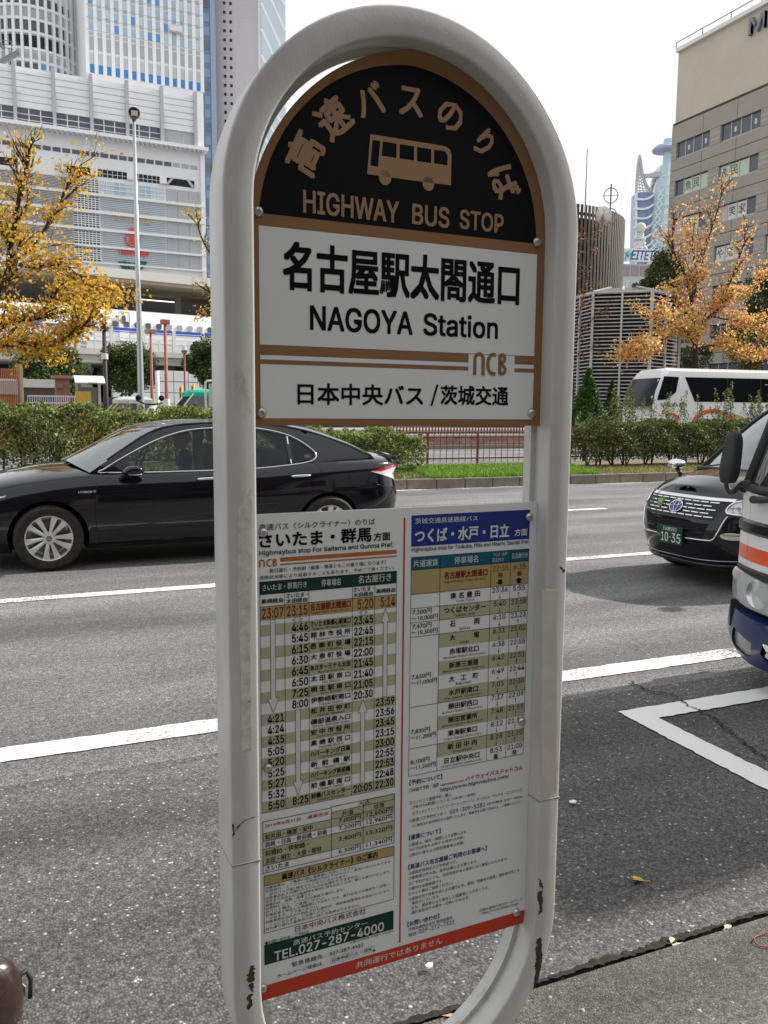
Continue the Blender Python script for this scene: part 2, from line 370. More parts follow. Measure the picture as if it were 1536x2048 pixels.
# litter: fallen leaves and chips
def leaf(x, y, s, rz, col, label, name='fallen_leaf', tilt=.25, shape='ginkgo'):
    P = [(0, 0), (.35, .25), (.5, .62), (.3, .9), (.08, .62), (-.1, .95), (-.42, .8), (-.5, .5), (-.28, .18)] if shape == 'ginkgo' else [(0, 0), (.22, .25), (.25, .6), (0, 1), (-.22, .6), (-.25, .25)]
    if shape == 'chip': P = [(-.5, -.2), (.1, -.35), (.5, -.1), (.35, .3), (-.2, .4), (-.45, .1)]
    n = len(P); cx = sum(a for a, b in P)/n; cy = sum(b for a, b in P)/n; B = MB(); t = .0006 if shape != 'chip' else .004
    top = [((a-cx)*s, (b-cy)*s, abs(a)*s*.25+t) for a, b in P]; bot = [(a, b, c-t) for a, b, c in top]
    B.add([(0, 0, .001+t)]+top+[(0, 0, .0005)]+bot, [(0, 1+i, 1+(i+1) % n) for i in range(n)]+[(n+1, n+2+(i+1) % n, n+2+i) for i in range(n)]+[(1+i, n+2+i, n+2+(i+1) % n, 1+(i+1) % n) for i in range(n)])
    if name == 'fallen_leaf': B.tube([(0, -cy*s, .001), (.02*s, -cy*s-.35*s, .003)], .0012*s/.04, 5)
    p = atZ(x, y, .012 if y > 1890 else .008); o = B.build(name, mat('leaf_%.2f_%.2f' % (col[0], col[2]), col, .7, var=.3, vscale=30)); o.location = (p.x, p.y, p.z); o.rotation_euler = (0, tilt, rz)
    return tag(o, label, 'leaf' if name == 'fallen_leaf' else 'litter')
leaf(1273, 1760, .048, .9, (.62, .42, .08), 'small yellow heart-shaped leaf lying alone on the dark asphalt')
leaf(1352, 1887, .045, -.9, (.62, .55, .4), 'pale curled leaf lying on the dark joint beside the sidewalk')
leaf(1455, 1852, .04, -1.2, (.6, .55, .42), 'pale leaf scrap on the dark joint nearest the right edge', shape='oval')
leaf(899, 2032, .04, 1.1, (.5, .33, .2), 'brown leaf on the dark joint under the sign frame', shape='oval')
leaf(1145, 1606, .035, .2, (.85, .85, .83), 'white chip of litter on the asphalt right of the sign post', 'paper_scrap', .05, 'chip')
leaf(858, 1934, .026, .5, (.8, .8, .78), 'small white chip on the asphalt below the red strip of the timetable', 'paper_scrap', .05, 'chip')
B = MB(); B.tube([(.035*math.cos(a)*1.3, .028*math.sin(a), .004+.002*math.sin(3*a)) for a in [2*math.pi*k/22 for k in range(21)]], .0018, 6)
p = atZ(1536, 1882, .014); o = tag(B.build('rubber_band', mat('red_rubber', (.3, .06, .05), .5), smooth=True), 'red rubber band lying on the sidewalk at the right edge', 'rubber band'); o.location = p
# stray gravel on the road surface: single stones too many to count
n = 1500; A = np.random.rand(n, 2)*[7.5, 4.2]+[-1.6, 1.2]; s = np.random.rand(n)**4*.0045+.0012; V = []; Q = []
base = np.array([(-1, -.8, 0), (1, -1, 0), (.9, 1, 0), (-1, .8, 0), (-.6, -.5, .6), (.5, -.6, .75), (.6, .5, .6), (-.5, .6, .7)]); qf = np.array([(4, 5, 6, 7), (0, 1, 5, 4), (1, 2, 6, 5), (2, 3, 7, 6), (3, 0, 4, 7)])
for i in range(n):
    a = random.random()*6.28; c_, s_ = math.cos(a), math.sin(a); b_ = base*s[i]*[1.3, 1, 1]; V.append(np.stack([b_[:, 0]*c_-b_[:, 1]*s_+A[i, 0], b_[:, 0]*s_+b_[:, 1]*c_+A[i, 1], b_[:, 2]+(.0125 if A[i, 1] < 1.735 else .0005)], 1)); Q.append(qf+8*i)
o = fastmesh('gravel', np.concatenate(V), np.concatenate(Q), mat('pale_stone', (.5, .48, .45), .5, var=.5, vscale=9)); o['kind'] = 'stuff'; tag(o, 'pale grit scattered over the asphalt near the kerb', 'gravel')
# ================================================================ the bus stop sign
SX, SY, SYAW, DD = .35926, 1.37542, .031823, .0375
sign = empty('bus_stop_sign', (SX, SY, 0), SYAW, 'round-topped white metal bus stop sign with a name board above a timetable', 'bus stop sign')
M_FRAME = mat('painted_frame', (.56, .56, .545), .33, metal=.0, spec=.5, var=.2, vscale=9, col2=(.47, .465, .445), bump=.04, bscale=300, dirt=((.27, .235, .18), .60, 5), stretch=(1, 1, .45))
FW, FDp, ZT, ZB = .052, .094, 1.880, .492
def stadium(off, n=40):
    r = .30+off; c = .30; P = []
    for k in range(n+1): a = math.pi-math.pi*k/n; P.append((c+r*math.cos(a), ZT+r*math.sin(a)))
    for k in range(1, 9): P.append((c+r, ZT+(ZB-ZT)*k/9))
    for k in range(n+1): a = -math.pi*k/n; P.append((c+r*math.cos(a), ZB+r*math.sin(a)))
    for k in range(1, 9): P.append((c-r, ZB+(ZT-ZB)*k/9))
    return P
prof = []; rr = .005
for (cx_, cy_, a0) in ((FW-rr, FDp-rr, 0), (rr, FDp-rr, 90), (rr, rr, 180), (FW-rr, rr, 270)):
    for k in range(4): a = R(a0+k*30); prof.append((cx_+rr*math.cos(a), cy_+rr*math.sin(a)))
# shallow lip on the inner side where the boards are seated
rings = [[(x, y, z) for x, z in stadium(o_)] for o_, y in prof]
B = MB(); n = len(rings[0]); V = [p for r_ in rings for p in r_]; m_ = len(rings)
B.add(V, [(i*n+k, i*n+(k+1) % n, ((i+1) % m_)*n+(k+1) % n, ((i+1) % m_)*n+k) for i in range(m_) for k in range(n)])
frame = B.build('frame', M_FRAME, sign, auto=40)
# inner ledge that carries the boards
B = MB(); rin = [[(x, y, z) for x, z in stadium(o_)] for o_, y in ((-.012, DD+.012), (.001, DD+.012), (.001, DD+.022), (-.012, DD+.022))]
B.add([p for r_ in rin for p in r_], [(i*n+k, i*n+(k+1) % n, ((i+1) % 4)*n+(k+1) % n, ((i+1) % 4)*n+k) for i in range(4) for k in range(n)])
B.build('inner_ledge', M_FRAME, sign, auto=40)
# sleeve joints low on both posts
for x0, zj in ((-.054, .745), (.598, .735)):
    B = MB(); B.box(x0+.001, -.0008, zj-.002, x0+.055, FDp+.0010, zj+.002)
    B.build('joint_ring', mat('joint_grey', (.28, .27, .25), .5, var=.3, vscale=30), sign, bevel=.0015)
# remains of a sticker on the left post, and rust chips
def flatpatch(name, P, y, material, parent, jag=.0005):
    Q = []
    for i, a in enumerate(P):
        b = P[(i+1) % len(P)]; k = max(1, int(math.dist(a, b)/.003))
        for j in range(k): Q.append((a[0]+(b[0]-a[0])*j/k+random.gauss(0, jag), a[1]+(b[1]-a[1])*j/k+random.gauss(0, jag)))
    B = MB(); B.prism(Q, y-.0001, y+.0006); return B.build(name, material, parent)
def fp(x, y):                                                     # pixel on the front plane -> local x, z
    d = ray(x, y); nn = Vector((-math.sin(SYAW), math.cos(SYAW), 0)); O = Vector((SX, SY, 0)); k = O.dot(nn)/d.dot(nn); P = d*k
    return ((P-O).dot(Vector((math.cos(SYAW), math.sin(SYAW), 0))), P.z+EYE)
M_RES = mat('sticker_residue', (.66, .64, .6), .75, var=.25, vscale=45, col2=(.42, .41, .38), dirt=((.22, .21, .2), .62, 40))
flatpatch('sticker_residue', [fp(*q) for q in [(476, 1018), (490, 1003), (494, 995), (503, 975), (504, 1140), (500, 1300), (503, 1500), (483, 1502), (480, 1300), (474, 1180)]], -.0006, M_RES, sign)
M_RUST = mat('rust_chip', (.035, .028, .022), .85, var=.6, vscale=120, col2=(.09, .055, .035))
for L_ in ([(500, 1934), (508, 1930), (511, 1945), (509, 1962), (497, 1965), (493, 1950)], [(502, 1966), (510, 1966), (506, 1985), (500, 1975)], [(497, 1990), (505, 1986), (504, 2008), (498, 2020), (495, 2002)],
           [(1078, 1757), (1084, 1764), (1086, 1778), (1079, 1775)], [(1075, 1785), (1083, 1780), (1086, 1800), (1084, 1825), (1076, 1830), (1079, 1806), (1074, 1798)],
           [(1073, 1880), (1082, 1872), (1084, 1920), (1077, 1960), (1068, 1975), (1071, 1920)], [(466, 1650), (468, 1646), (468, 1672), (466, 1674)], [(1119, 1133), (1127, 1138), (1130, 1142), (1127, 1144)]):
    flatpatch('rust_chip', [fp(*q) for q in L_], -.0008, M_RUST, sign, .0016)
flatpatch('tape_strip', [fp(*q) for q in [(1084, 1180), (1113, 1180), (1113, 1584), (1082, 1592)]], -.0006, mat('yellowed_tape', (.56, .53, .46), .5, var=.15, vscale=20), sign, .0002)
for L_ in ([(472, 1655), (490, 1640), (511, 1633)], [(470, 1662), (480, 1650)]):
    q = [fp(*z_) for z_ in L_]; B = MB(); B.tube([(a, -.0006, b) for a, b in q], .0006, 5); B.build('scratch', M_RUST, sign)
# foot: loop stands on a short stub and a base plate
B = MB(); B.box(.25, .015, .012, .35, .08, .16); B.build('stub_post', M_FRAME, sign, bevel=.004)
B = MB(); B.box(.02, -.14, .012, .58, .24, .032); B.build('base_plate', mat('galvanised', (.4, .4, .39), .5, metal=.6, var=.2), sign, bevel=.003)
# ---- boards
GOLD = mat('gold_print', (.27, .150, .072), .6, spec=.25, var=.06, vscale=40); BLK = mat('black_print', (.005, .005, .007), .6, spec=.15)
PW = mat('panel_white', (.77, .785, .79), .5, spec=.3, var=.05, vscale=5, col2=(.72, .735, .74), dirt=((.5, .5, .47), .75, 14))
INK = mat('ink', (.006, .006, .007), .6, spec=.1); MSIGN = lambda dz: Matrix(((1, 0, 0, 0), (0, 0, -1, DD-dz), (0, 1, 0, 0), (0, 0, 0, 1)))
def flat(name, polys, material, parent, dz, holes=()):
    B = MB()
    for P in polys: B.add([(a, b, 0) for a, b in P], [tuple(range(len(P)))])
    return plane_build(B, name, material, parent, MSIGN(dz))
mm = .001
def rect(x0, y0, x1, y1): return [(x0*mm, y0*mm), (x1*mm, y0*mm), (x1*mm, y1*mm), (x0*mm, y1*mm)]
def arch(r0, left=0, z0=1.515, c=.301, cz=1.878, x0=None, x1=None, n=60):
    P = []
    for k in range(n+1):
        a = math.pi*k/n; r = r0; 
        if a > math.pi/2: r -= left*math.sin((a-math.pi/2)*2)**.8
        P.append((c+r*math.cos(a), cz+r*math.sin(a)))
    return [(c-r0 if x0 is None else x0, z0), (c+r0 if x1 is None else x1, z0)]+P
B = MB(); B.prism(arch(.3005, .021), DD, DD+.003); board = B.build('name_board', GOLD, sign, bevel=.0006)
flat('black_field', [arch(.2795, .010, 1.869, .2985, 1.871)], BLK, board, .0004)
for q_ in [rect(18.5, 1652.5, 581.5, 1848.5), rect(19, 1527.5, 581.5, 1619.5), rect(19, 1627.5, 581.5, 1635), rect(430.5, 1636.2, 535.5, 1651.3), rect(430.5, 1619.5, 535.5, 1627.5), rect(19, 1635, 19.5, 1636), rect(430.5, 1635, 535.5, 1636.2)]: flat('white_field', [q_], PW, board, .0004)
T = MB(); G = MB()
text(T, '名古屋駅太閤通口', .060, 1.746, .542, 1.828, .03)
text(T, 'NAGOYA', .109, 1.6805, .310, 1.7235, .04); text(T, 'Station', .332, 1.6815, .495, 1.7235, .04)
text(T, '日本中央バス', .0855, 1.5515, .334, 1.5895, .028); text(T, '/', .349, 1.552, .366, 1.592, 0); text(T, '茨城交通', .371, 1.554, .523, 1.5915, .03)
plane_build(T, 'lettering', INK, board, MSIGN(.0009))
def ringstroke(B, pts, w, closed=False):
    P = [Vector(p) for p in pts]; A = []; C = []
    for i, q in enumerate(P):
        a = P[i-1] if (i or closed) else P[i]; b = P[(i+1) % len(P)] if (i < len(P)-1 or closed) else P[i]
        d = (b-a).normalized(); nn = Vector((-d.y, d.x)); A.append((q.x+nn.x*w/2, q.y+nn.y*w/2, 0)); C.append((q.x-nn.x*w/2, q.y-nn.y*w/2, 0))
    if closed: A.append(A[0]); C.append(C[0])
    B.grid([A, C])
def ncb(B, x0, y0, x1, y1, w):
    W = x1-x0; Hh = y1-y0; a = W*.235
    def arc(cx, cy, rx, ry, t0, t1, n=12): return [(cx+rx*math.cos(R(t0+(t1-t0)*k/n)), cy+ry*math.sin(R(t0+(t1-t0)*k/n))) for k in range(n+1)]
    ringstroke(B, [(x0+w/2, y0)]+arc(x0+a/2+w/2, y1-a/2-w/2, a/2, a/2, 180, 0)+[(x0+w/2+a, y0)], w)
    c = x0+W*.56; ringstroke(B, [(c+a*.35, y1-w/2)]+arc(c, y0+Hh/2, a*.62, Hh/2-w/2, 90, 270)+[(c+a*.35, y0+w/2)], w)
    bx_ = x0+W*.76; bw = W*.24-w
    ringstroke(B, [(bx_, y0+w/2), (bx_, y1-w/2)], w)
    ringstroke(B, [(bx_, y1-w/2), (bx_+bw*.4, y1-w/2)]+arc(bx_+bw*.45, y0+Hh*.76, bw*.5, Hh*.24-w/2, 90, -90)+[(bx_, y0+Hh*.52)], w*.95)
    ringstroke(B, [(bx_, y0+Hh*.52), (bx_+bw*.4, y0+Hh*.52)]+arc(bx_+bw*.5, y0+Hh*.27, bw*.55, Hh*.25-w/2, 90, -90)+[(bx_, y0+w/2)], w*.95)
ncb(G, .441, 1.6115, .520, 1.6555, .0072)
G2 = MB()
for ch, x, y, s_ in zip('高速バスのりば', (99.5, 151.7, 219.9, 300.9, 381.7, 455.0, 501.5), (1974.3, 2040, 2080.5, 2089.4, 2077.1, 2040.1, 1974.8), (63, 62, 54, 50, 52, 54, 60)):
    an = math.atan2(y-1878, x-301)-math.pi/2; h_ = s_/2*mm; sq = {'り': .55, 'の': 1, 'ス': .95}.get(ch, 1)
    text(G2, ch, x*mm-h_*sq, y*mm-h_, x*mm+h_*sq, y*mm+h_, .045, rot=an)
text(G2, 'HIGHWAY', .097, 1.877, .279, 1.9155, .035); text(G2, 'BUS', .306, 1.8785, .383, 1.9155, .035); text(G2, 'STOP', .405, 1.8805, .5015, 1.9155, .035)
# bus picture: body with cut-out windows and two wheels
bo = [(216, 1955), (246, 1955), (337, 1955), (385, 1956), (385, 2010), (382, 2018), (375, 2022), (366, 2023), (222, 2023)]
hol = [[(222, 1970), (237, 1970), (241, 2014), (226, 2014)], [(244, 1989.5), (273, 1989.5), (273, 2014), (246, 2014)], [(279, 1989.5), (308, 1989.5), (308, 2014), (279, 2014)], [(314, 1989.5), (343, 1989.5), (343, 2014), (314, 2014)], [(349, 1990), (377, 1990), (377, 2008), (372, 2014), (349, 2014)]]
po = panel([(a*mm, b*mm) for a, b in bo], [[(a*mm, b*mm) for a, b in h_] for h_ in hol], lambda x, y: (x, y, 0), .05)
G2.add([v.co[:] for v in po.data.vertices], [tuple(f.vertices) for f in po.data.polygons]); bpy.data.objects.remove(po)
for wx in (251, 338): G2.add([(wx*mm+.012*math.cos(a), 1.953+.0125*math.sin(a), 0) for a in [math.pi*2*k/24 for k in range(24)]], [tuple(range(24))])
plane_build(G2, 'gold_lettering', mat('gold_letter', (.34, .21, .12), .5), board, MSIGN(.0013)); plane_build(G, 'logo_lettering', GOLD, board, MSIGN(.0012))
M_SCREW = mat('steel', (.55, .54, .52), .32, metal=.9, var=.2, vscale=200)
def screw(x, z, parent, k=1.0):
    B = MB(); B.lathe([(0, .0075), (.0035, .0072), (.0075, .005), (.0095, .001), (.0095, 0)], 18); 
    for a in (0, 1): B.cbox((0, 0, .0074), (.008, .0016, .001) if a else (.0016, .008, .001))
    for i, v in enumerate(B.v): B.v[i] = (x+v[0]*k, DD-v[2], z+v[1]*k)
    B.build('screw', M_SCREW, parent, auto=40)
for x, z in ((17.5, 1870.7), (580, 1872), (20, 1537), (579, 1540)): screw(x*mm, z*mm, board)
# ---- timetable panel
B = MB(); B.box(0, DD, .443, .600, DD+.003, 1.361); tt = B.build('timetable_panel', PW, sign, bevel=.0006)
GRN = mat('print_olive', (.42, .43, .29), .6, spec=.2); TAN = mat('print_tan', (.42, .33, .15), .6, spec=.2); DKG = mat('print_dark_green', (.012, .04, .032), .6, spec=.2)
RED = mat('print_red', (.52, .055, .03), .6, spec=.2); BLU = mat('print_blue', (.02, .04, .22), .6, spec=.2); TEAL = mat('print_teal', (.01, .10, .16), .6, spec=.2)
WHT = mat('print_white', (.66, .67, .66), .6, spec=.2); MAR = mat('print_maroon', (.20, .02, .012), .6, spec=.2); NAVY = mat('print_navy', (.03, .03, .16), .6, spec=.2); ORG = mat('print_orange', (.42, .15, .04), .6, spec=.2)
def area(R_, m_, name, dz=.0004):
    for q in R_: flat(name, [rect(*q)], m_, tt, dz)
area([(0, 443.5, 600, 473)], RED, 'red_strip'); area([(296, 481, 299.5, 1342)], RED, 'red_divider')
p1 = 20.56; rowL = lambda k: 1162.6-p1*k
area([(15, rowL(k+1), 282.5, rowL(k)) for k in range(0, 17, 2)]+[(150, 773.5, 282, 787), (16, 757.5, 150, 773.5), (216, 787, 282, 799), (150, 759.5, 282, 773.5), (16, 710, 150, 742), (150, 713, 282, 744)], GRN, 'olive_band')
area([(15, 1171, 282, 1196), (17, 671, 283, 690)], TAN, 'tan_band')
area([(14, 1218, 282, 1241), (16.5, 514, 283.3, 554)], DKG, 'green_band')
rowR = lambda k: 1192.7-28.06*k
area([(376, rowR(k+1), 582.5, rowR(k)) for k in (1, 3, 5, 7, 9, 11)], GRN, 'olive_band')
area([(313, 1192.7, 582.5, 1240)], TAN, 'tan_band'); area([(313, 1240, 582.5, 1265)], TEAL, 'teal_band'); area([(312.5, 1285.5, 582.5, 1345.5)], BLU, 'blue_band')
area([(52, 1274.5, 281.5, 1282), (52, 1268.2, 281.5, 1270.8)], ORG, 'orange_rule')
Ln = []
def hl(y, x0, x1, w=.8): Ln.append((x0, y-w/2, x1, y+w/2))
def vl(x, y0, y1, w=.8): Ln.append((x-w/2, y0, x+w/2, y1))
for y in (1241, 1218, 1196, 812.5): hl(y, 14, 282.5)
vl(14.5, 812.5, 1241); vl(282.3, 812.5, 1241); 
for x in (60, 106, 191.5, 237): vl(x, 812.5, 1218)
vl(150, 697, 798, 1); vl(216, 698, 788, 1); vl(282.5, 698, 799, 1.2); vl(15.6, 695, 796, 1); hl(798, 150, 283, 1); hl(796, 15, 150, 1)
hl(787, 150, 283); hl(773.2, 15, 283); hl(758, 15, 283); hl(743, 15, 283); hl(711.5, 15, 283); hl(696.5, 15, 283, 1)
for y in (690, 671, 578): hl(y, 16.5, 283, .9)
vl(17, 578, 690, .9); vl(283, 578, 690, .9)
for y in (1265, 1240, 1192.7): hl(y, 313, 582.5)
for k in (1, 2, 3): hl(rowR(k), 313, 582.5)
for k in (8, 11, 13): hl(rowR(k), 313, 582.5)
for x in (313, 582.5): vl(x, 828, 1265)
for x in (376, 492, 538.8): vl(x, 828, 1265)
T = MB(); Rd = MB(); Wh = MB(); Nv = MB(); Mr = MB(); Or = MB()
for q in Ln: T.add([(a, b, 0) for a, b in rect(*q)], [(0, 1, 2, 3)])
def t_(B, s, x0, y0, x1, y1, b=0): text(B, s, x0*mm, y0*mm, x1*mm, y1*mm, b)
t_(T, '高速バス〈シルクライナー〉のりば', 14, 1332, 236.6, 1344, .008)
t_(T, 'さいたま・群馬', 14, 1300.5, 229.5, 1328, .045); t_(T, '方面', 233.6, 1301, 268, 1317, .03)
t_(T, 'Highwaybus stop For Saitama and Gunma Pref.', 14, 1286, 274.7, 1297, .02)
ncb(Or, .0133, 1.267, .0476, 1.281, .0026)
t_(T, '毎日運行・予約制（乗車・降車ともこの乗り場になります）', 32, 1255.5, 258.8, 1264, .01); t_(T, '道路状況等により延着することもあります。予めご了承ください。', 13.6, 1244.8, 277, 1252, .01)
t_(Wh, 'さいたま・群馬行き', 19, 1224, 102, 1236, .01); t_(Wh, '停車場名', 130, 1223, 168, 1236.5, .01); t_(Wh, '名古屋行き', 203, 1223, 271, 1238, .01)
t_(T, '高崎経由', 17, 1201, 57, 1210, .02); t_(T, 'さいたま・', 63, 1208, 104, 1216, .015); t_(T, '太田経由', 63, 1198, 103, 1206.5, .02)
t_(T, 'さいたま・', 193.5, 1208, 235.5, 1216, .015); t_(T, '太田経由', 193.5, 1198, 233, 1206.5, .02); t_(T, '高崎経由', 240, 1201, 279.5, 1210, .02)
t_(Mr, '23:07', 17.5, 1174, 57.5, 1193, .02); t_(Mr, '23:15', 64, 1174, 103, 1193, .02); t_(Mr, '名古屋駅太閤通口', 108.5, 1180, 188, 1194, .03); t_(Mr, 'Nagoya Station (Taiko-dori ent.)', 109, 1173, 186, 1179, 0)
t_(Mr, '5:20', 202, 1174, 234, 1193, .02); t_(Mr, '5:14', 249, 1174, 279.5, 1193, .02)
ST = [('さいたま新都心駅東口', 'Saitama-Shintoshin Station'), ('館 林 市 役 所', 'Tatebayashi Cityoffice'), ('邑 楽 町 役 場', 'Ora Townoffice'), ('大 泉 町 役 場', 'Oizumi Townoffice'), ('BUSターミナル太田', 'Bus Terminal Ota'), ('太 田 駅 南 口', 'Ota Station'), ('桐 生 駅 南 口', 'Kiryu Station'), ('伊勢崎駅南口', 'Isesaki Station'), ('松 井 田 仲 町', 'Matsuida-Nakamachi'), ('磯部温泉入口', 'Saitama-Shintoshin Station'), ('安 中 市 役 所', 'Isobe Spa entrance'), ('高 崎 駅 西 口', 'Takasaki Station'), ('∩パーキング日高', '∩ Parking Hidaka'), ('新  前  橋  駅', 'Shin-Maebashi Station'), ('∩パーキング新前橋', '∩ Parking Shin-Maebashi'), ('前 橋 駅 南 口', 'Maebashi Station'), ('前橋バスセンター', 'Maebashi Buscenter')]
for k, (a, b) in enumerate(ST):
    y = rowL(k+1); t_(T, a, 109, y+8, 188, y+19, .025); w_e = min(74, len(b)*3.1); t_(T, b, 149-w_e/2, y+2, 149+w_e/2, y+6.8, .01)
def tm(s, k, xr, B=None):
    y = rowL(k+1); w = 8.2*len(s)-2; t_(B or T, s, xr-w, y+3.2, xr, y+18.6, .03)
for k, s in enumerate('4:46 5:45 6:15 6:30 6:45 6:50 7:25 8:00'.split()): tm(s, k, 104)
for k, s in enumerate('4:21 4:24 4:35 5:05 5:20 5:25 5:27 5:32 5:50'.split()): tm(s, k+8, 57.5)
for k, s in enumerate('23:45 22:45 22:15 22:00 21:45 21:40 21:05 20:30'.split()): tm(s, k, 234)
for k, s in enumerate('23:59 23:56 23:45 23:15 23:00 22:55 22:53 22:48 22:30'.split()): tm(s, k+8, 280)
tm('8:25', 16, 104); tm('20:05', 16, 234)
def arrow(x, y0, y1, w, hw, hh, fillm=Wh):                         # from y0 to the tip at y1
    s = 1 if y1 > y0 else -1; P = [(x-w, y0), (x-w, y1-s*hh), (x-hw, y1-s*hh), (x, y1), (x+hw, y1-s*hh), (x+w, y1-s*hh), (x+w, y0)]
    if fillm: fillm.add([(a*mm, b*mm, 0) for a, b in P], [tuple(range(7))])
    if fillm is Wh:
        L2 = [Vector((a*mm, b*mm)) for a, b in P]
        for i in range(7):
            a, b = L2[i], L2[(i+1) % 7]; d = (b-a).normalized(); nn = Vector((-d.y, d.x))*.0003; T.add([(q.x, q.y, .0003) for q in (a+nn, b+nn, b-nn, a-nn)], [(0, 1, 2, 3)])
arrow(37.5, 1171, rowL(8)+1, 4.5, 10, 27); arrow(84, 1172, 1161, 4.5, 10.5, 6.5); arrow(84, rowL(8), rowL(16)+1, 4.5, 10, 27)
arrow(213.5, 1162, 1173, 4.2, 9, 6); arrow(259.5, rowL(8), 1171, 4.2, 9, 26); arrow(213.5, rowL(16), rowL(8)+1, 4.2, 9.5, 26)
t_(Rd, '2019年6月21日　運賃改定', 19, 783.5, 145, 790.5, .015)
t_(T, '大人', 205, 788.5, 231, 797, .01); t_(T, '片道', 172, 774.5, 195, 785, .01); t_(T, '往復', 238, 774.5+1, 261, 785.5, .01)
for (a, b, y) in (('7,000円', '12,600円', 760), ('7,200円', '12,960円', 745)): t_(T, a, 165, y+1, 211, y+12, .008); t_(T, b, 223, y+1, 278, y+12, .008)
t_(T, '7,400円', 165, 724, 211, 735, .008); t_(T, '13,320円', 223, 724, 278, 735, .008); t_(T, '6,300円', 165, 699.5, 211, 710, .008); t_(T, '11,340円', 223, 699.5, 278, 710, .008)
t_(T, '松井田・磯部・安中', 20, 760, 112, 771, .012); t_(T, '高崎・日高・新前橋・前橋', 20, 745, 141, 756, .012); t_(T, '前橋BS・伊勢崎・', 20, 728, 104, 740, .012); t_(T, '太田・桐生・大泉・館林', 20, 713.5, 130, 725, .012); t_(T, 'さいたま', 20, 699, 66, 709, .012)
t_(T, '高速バス《シルクライナー》のご案内', 51, 674.5, 247, 687.5, .02)
GD = [('◎乗車券は、ご乗車の際に乗務員にお渡しください。', 201), ('◎荷物は、スーツケース程度(30kg以下)のものと、車内に持ち込みできる', 275), ('　旅行バッグ各1個までとさせていただきます。', 183), ('◎貴重品および壊れやすいものはお預かりできません。', 208), ('◎法令で定められた危険物を車内に持ち込むことは、堅くお断りいたします。', 276), ('◎車内は、禁酒・禁煙です。', 112), ('◎原則として、トイレ付の車両で運行します。', 178), ('◎ペット類は、ご遠慮ください。', 136), ('◎遅延等で発生した損害等につきましては、運行会社では責任を一切負い', 274), ('　かねます。ご了承ください。', 124), ('◎乗車券を忘れたり紛失された場合は、再度普通運賃をお支払いいただく', 273), ('　ことになります。ご注意ください。', 147), ('◎お乗り遅れの乗車券の払い戻しや変更はできません。', 210)]
for k, (s, xr) in enumerate(GD): y = 663.2-6.72*k; t_(T, s.replace('　', ''), 27 if s[0] == '　' else 19.5, y, xr, y+5.6, .006)
t_(Mr, '日本中央バス株式会社', 77, 563.5, 223, 576, .012); t_(T, '●お問い合わせ・ご予約は…', 18, 553.8, 111, 561.5, .01)
t_(Wh, '高速バス予約センター', 72.6, 537.5, 226, 549, .01); t_(Wh, 'TEL.027-287-4000', 35.5, 517, 262, 536, .035)
t_(T, '《受付時間 9:00〜18:00》', 189, 508.5, 283.6, 513.6, .006); t_(T, '緊急連絡先…027-287-4422', 70, 495, 218, 504.5, .008); t_(T, 'ホームページ検索は…', 40.5, 480.5, 140, 489, .008)
t_(T, '日本中央バス', 152, 480.8, 206, 489.2, .008); t_(T, '検索', 219, 481.5, 236, 489, .008)
for (a, b, c, d) in ((148.5, 478.5, 211, 491.5), (216, 479, 241, 491)):
    ringstroke(T, [(a*mm+.0015, b*mm), (c*mm-.0015, b*mm), (c*mm, b*mm+.0015), (c*mm, d*mm-.0015), (c*mm-.0015, d*mm), (a*mm+.0015, d*mm), (a*mm, d*mm-.0015), (a*mm, b*mm+.0015)], .0004, True)
T.add([(q[0]*mm, q[1]*mm, .0004) for q in ((238, 484), (245, 480), (241.5, 479.5), (240, 477))], [(0, 1, 2, 3)])
t_(Or, '共同運行ではありません', 202, 452, 395.5, 466.5, .015) if False else t_(Wh, '共同運行ではありません', 202, 452, 395.5, 466.5, .012)
# right half
t_(Wh, '茨城交通高速路線バス', 320.5, 1328.5, 459, 1339.5, .01); t_(Wh, 'つくば・水戸・日立', 320, 1291.5, 533, 1319.5, .035); t_(Wh, '方面', 546, 1293, 577, 1307.5, .025)
t_(NvT := Nv, 'Highwaybus stop for Tsukuba, Mito and Hitachi, Ibaraki Pref.', 313.5, 1274, 583.3, 1284, .015)
t_(Wh, '片道運賃', 318, 1245, 371, 1259, .01); t_(Wh, '停車場名', 408, 1245.5, 462, 1260, .01); t_(Wh, 'つくば・水戸・', 495.5, 1254, 533, 1262.5, .003); t_(Wh, '日立行き', 495.5, 1243, 521.5, 1251.5, .003); t_(Wh, '名古屋行き', 541, 1247, 579.5, 1258.5, .003)
t_(Mr, '名古屋駅太閤通口', 385, 1217, 484, 1231.5, .03); t_(Mr, 'Nagoya Station (Taiko-dori ent.)', 385, 1207.5, 480, 1215, .005)
t_(Mr, '22:55', 496.5, 1224, 533.5, 1236, .01); t_(Mr, '6:35', 546, 1224, 575, 1236, .01); t_(Mr, '発', 509, 1210, 521, 1221, .015); t_(Mr, '着', 555, 1210, 566, 1221, .015)
arrow(514.5, 1206.5, 1195.5, 4.5, 9, 5, T); arrow(560, 1195.5, 1207, 4.5, 9, 5, T)
SR = [('東 名 豊 田', 'Tomei Toyota', 68), ('つくばセンター', 'Tsukuba Center', 96), ('石　　　岡', 'Ishioka', 68), ('大　　　塚', 'Otsuka', 68), ('赤塚駅北口', 'Akatsuka Station (North ent.)', 68), ('新原三差路', 'Shinhara-sansaro (Three-forked road)', 68), ('大　工　町', 'Daikumachi', 68), ('水戸駅南口', 'Mito Station (South ent.)', 68), ('勝田駅西口', 'Katsuta Station (West ent.)', 68), ('勝田営業所', 'Katsuta eigyosho (Bus Office)', 68), ('東海駅東口', 'Tokai Station (East ent.)', 68), ('新 田 中 内', 'Sintanakauchi', 68), ('日立駅中央口', 'Hitachi Station (central ent.)', 82)]
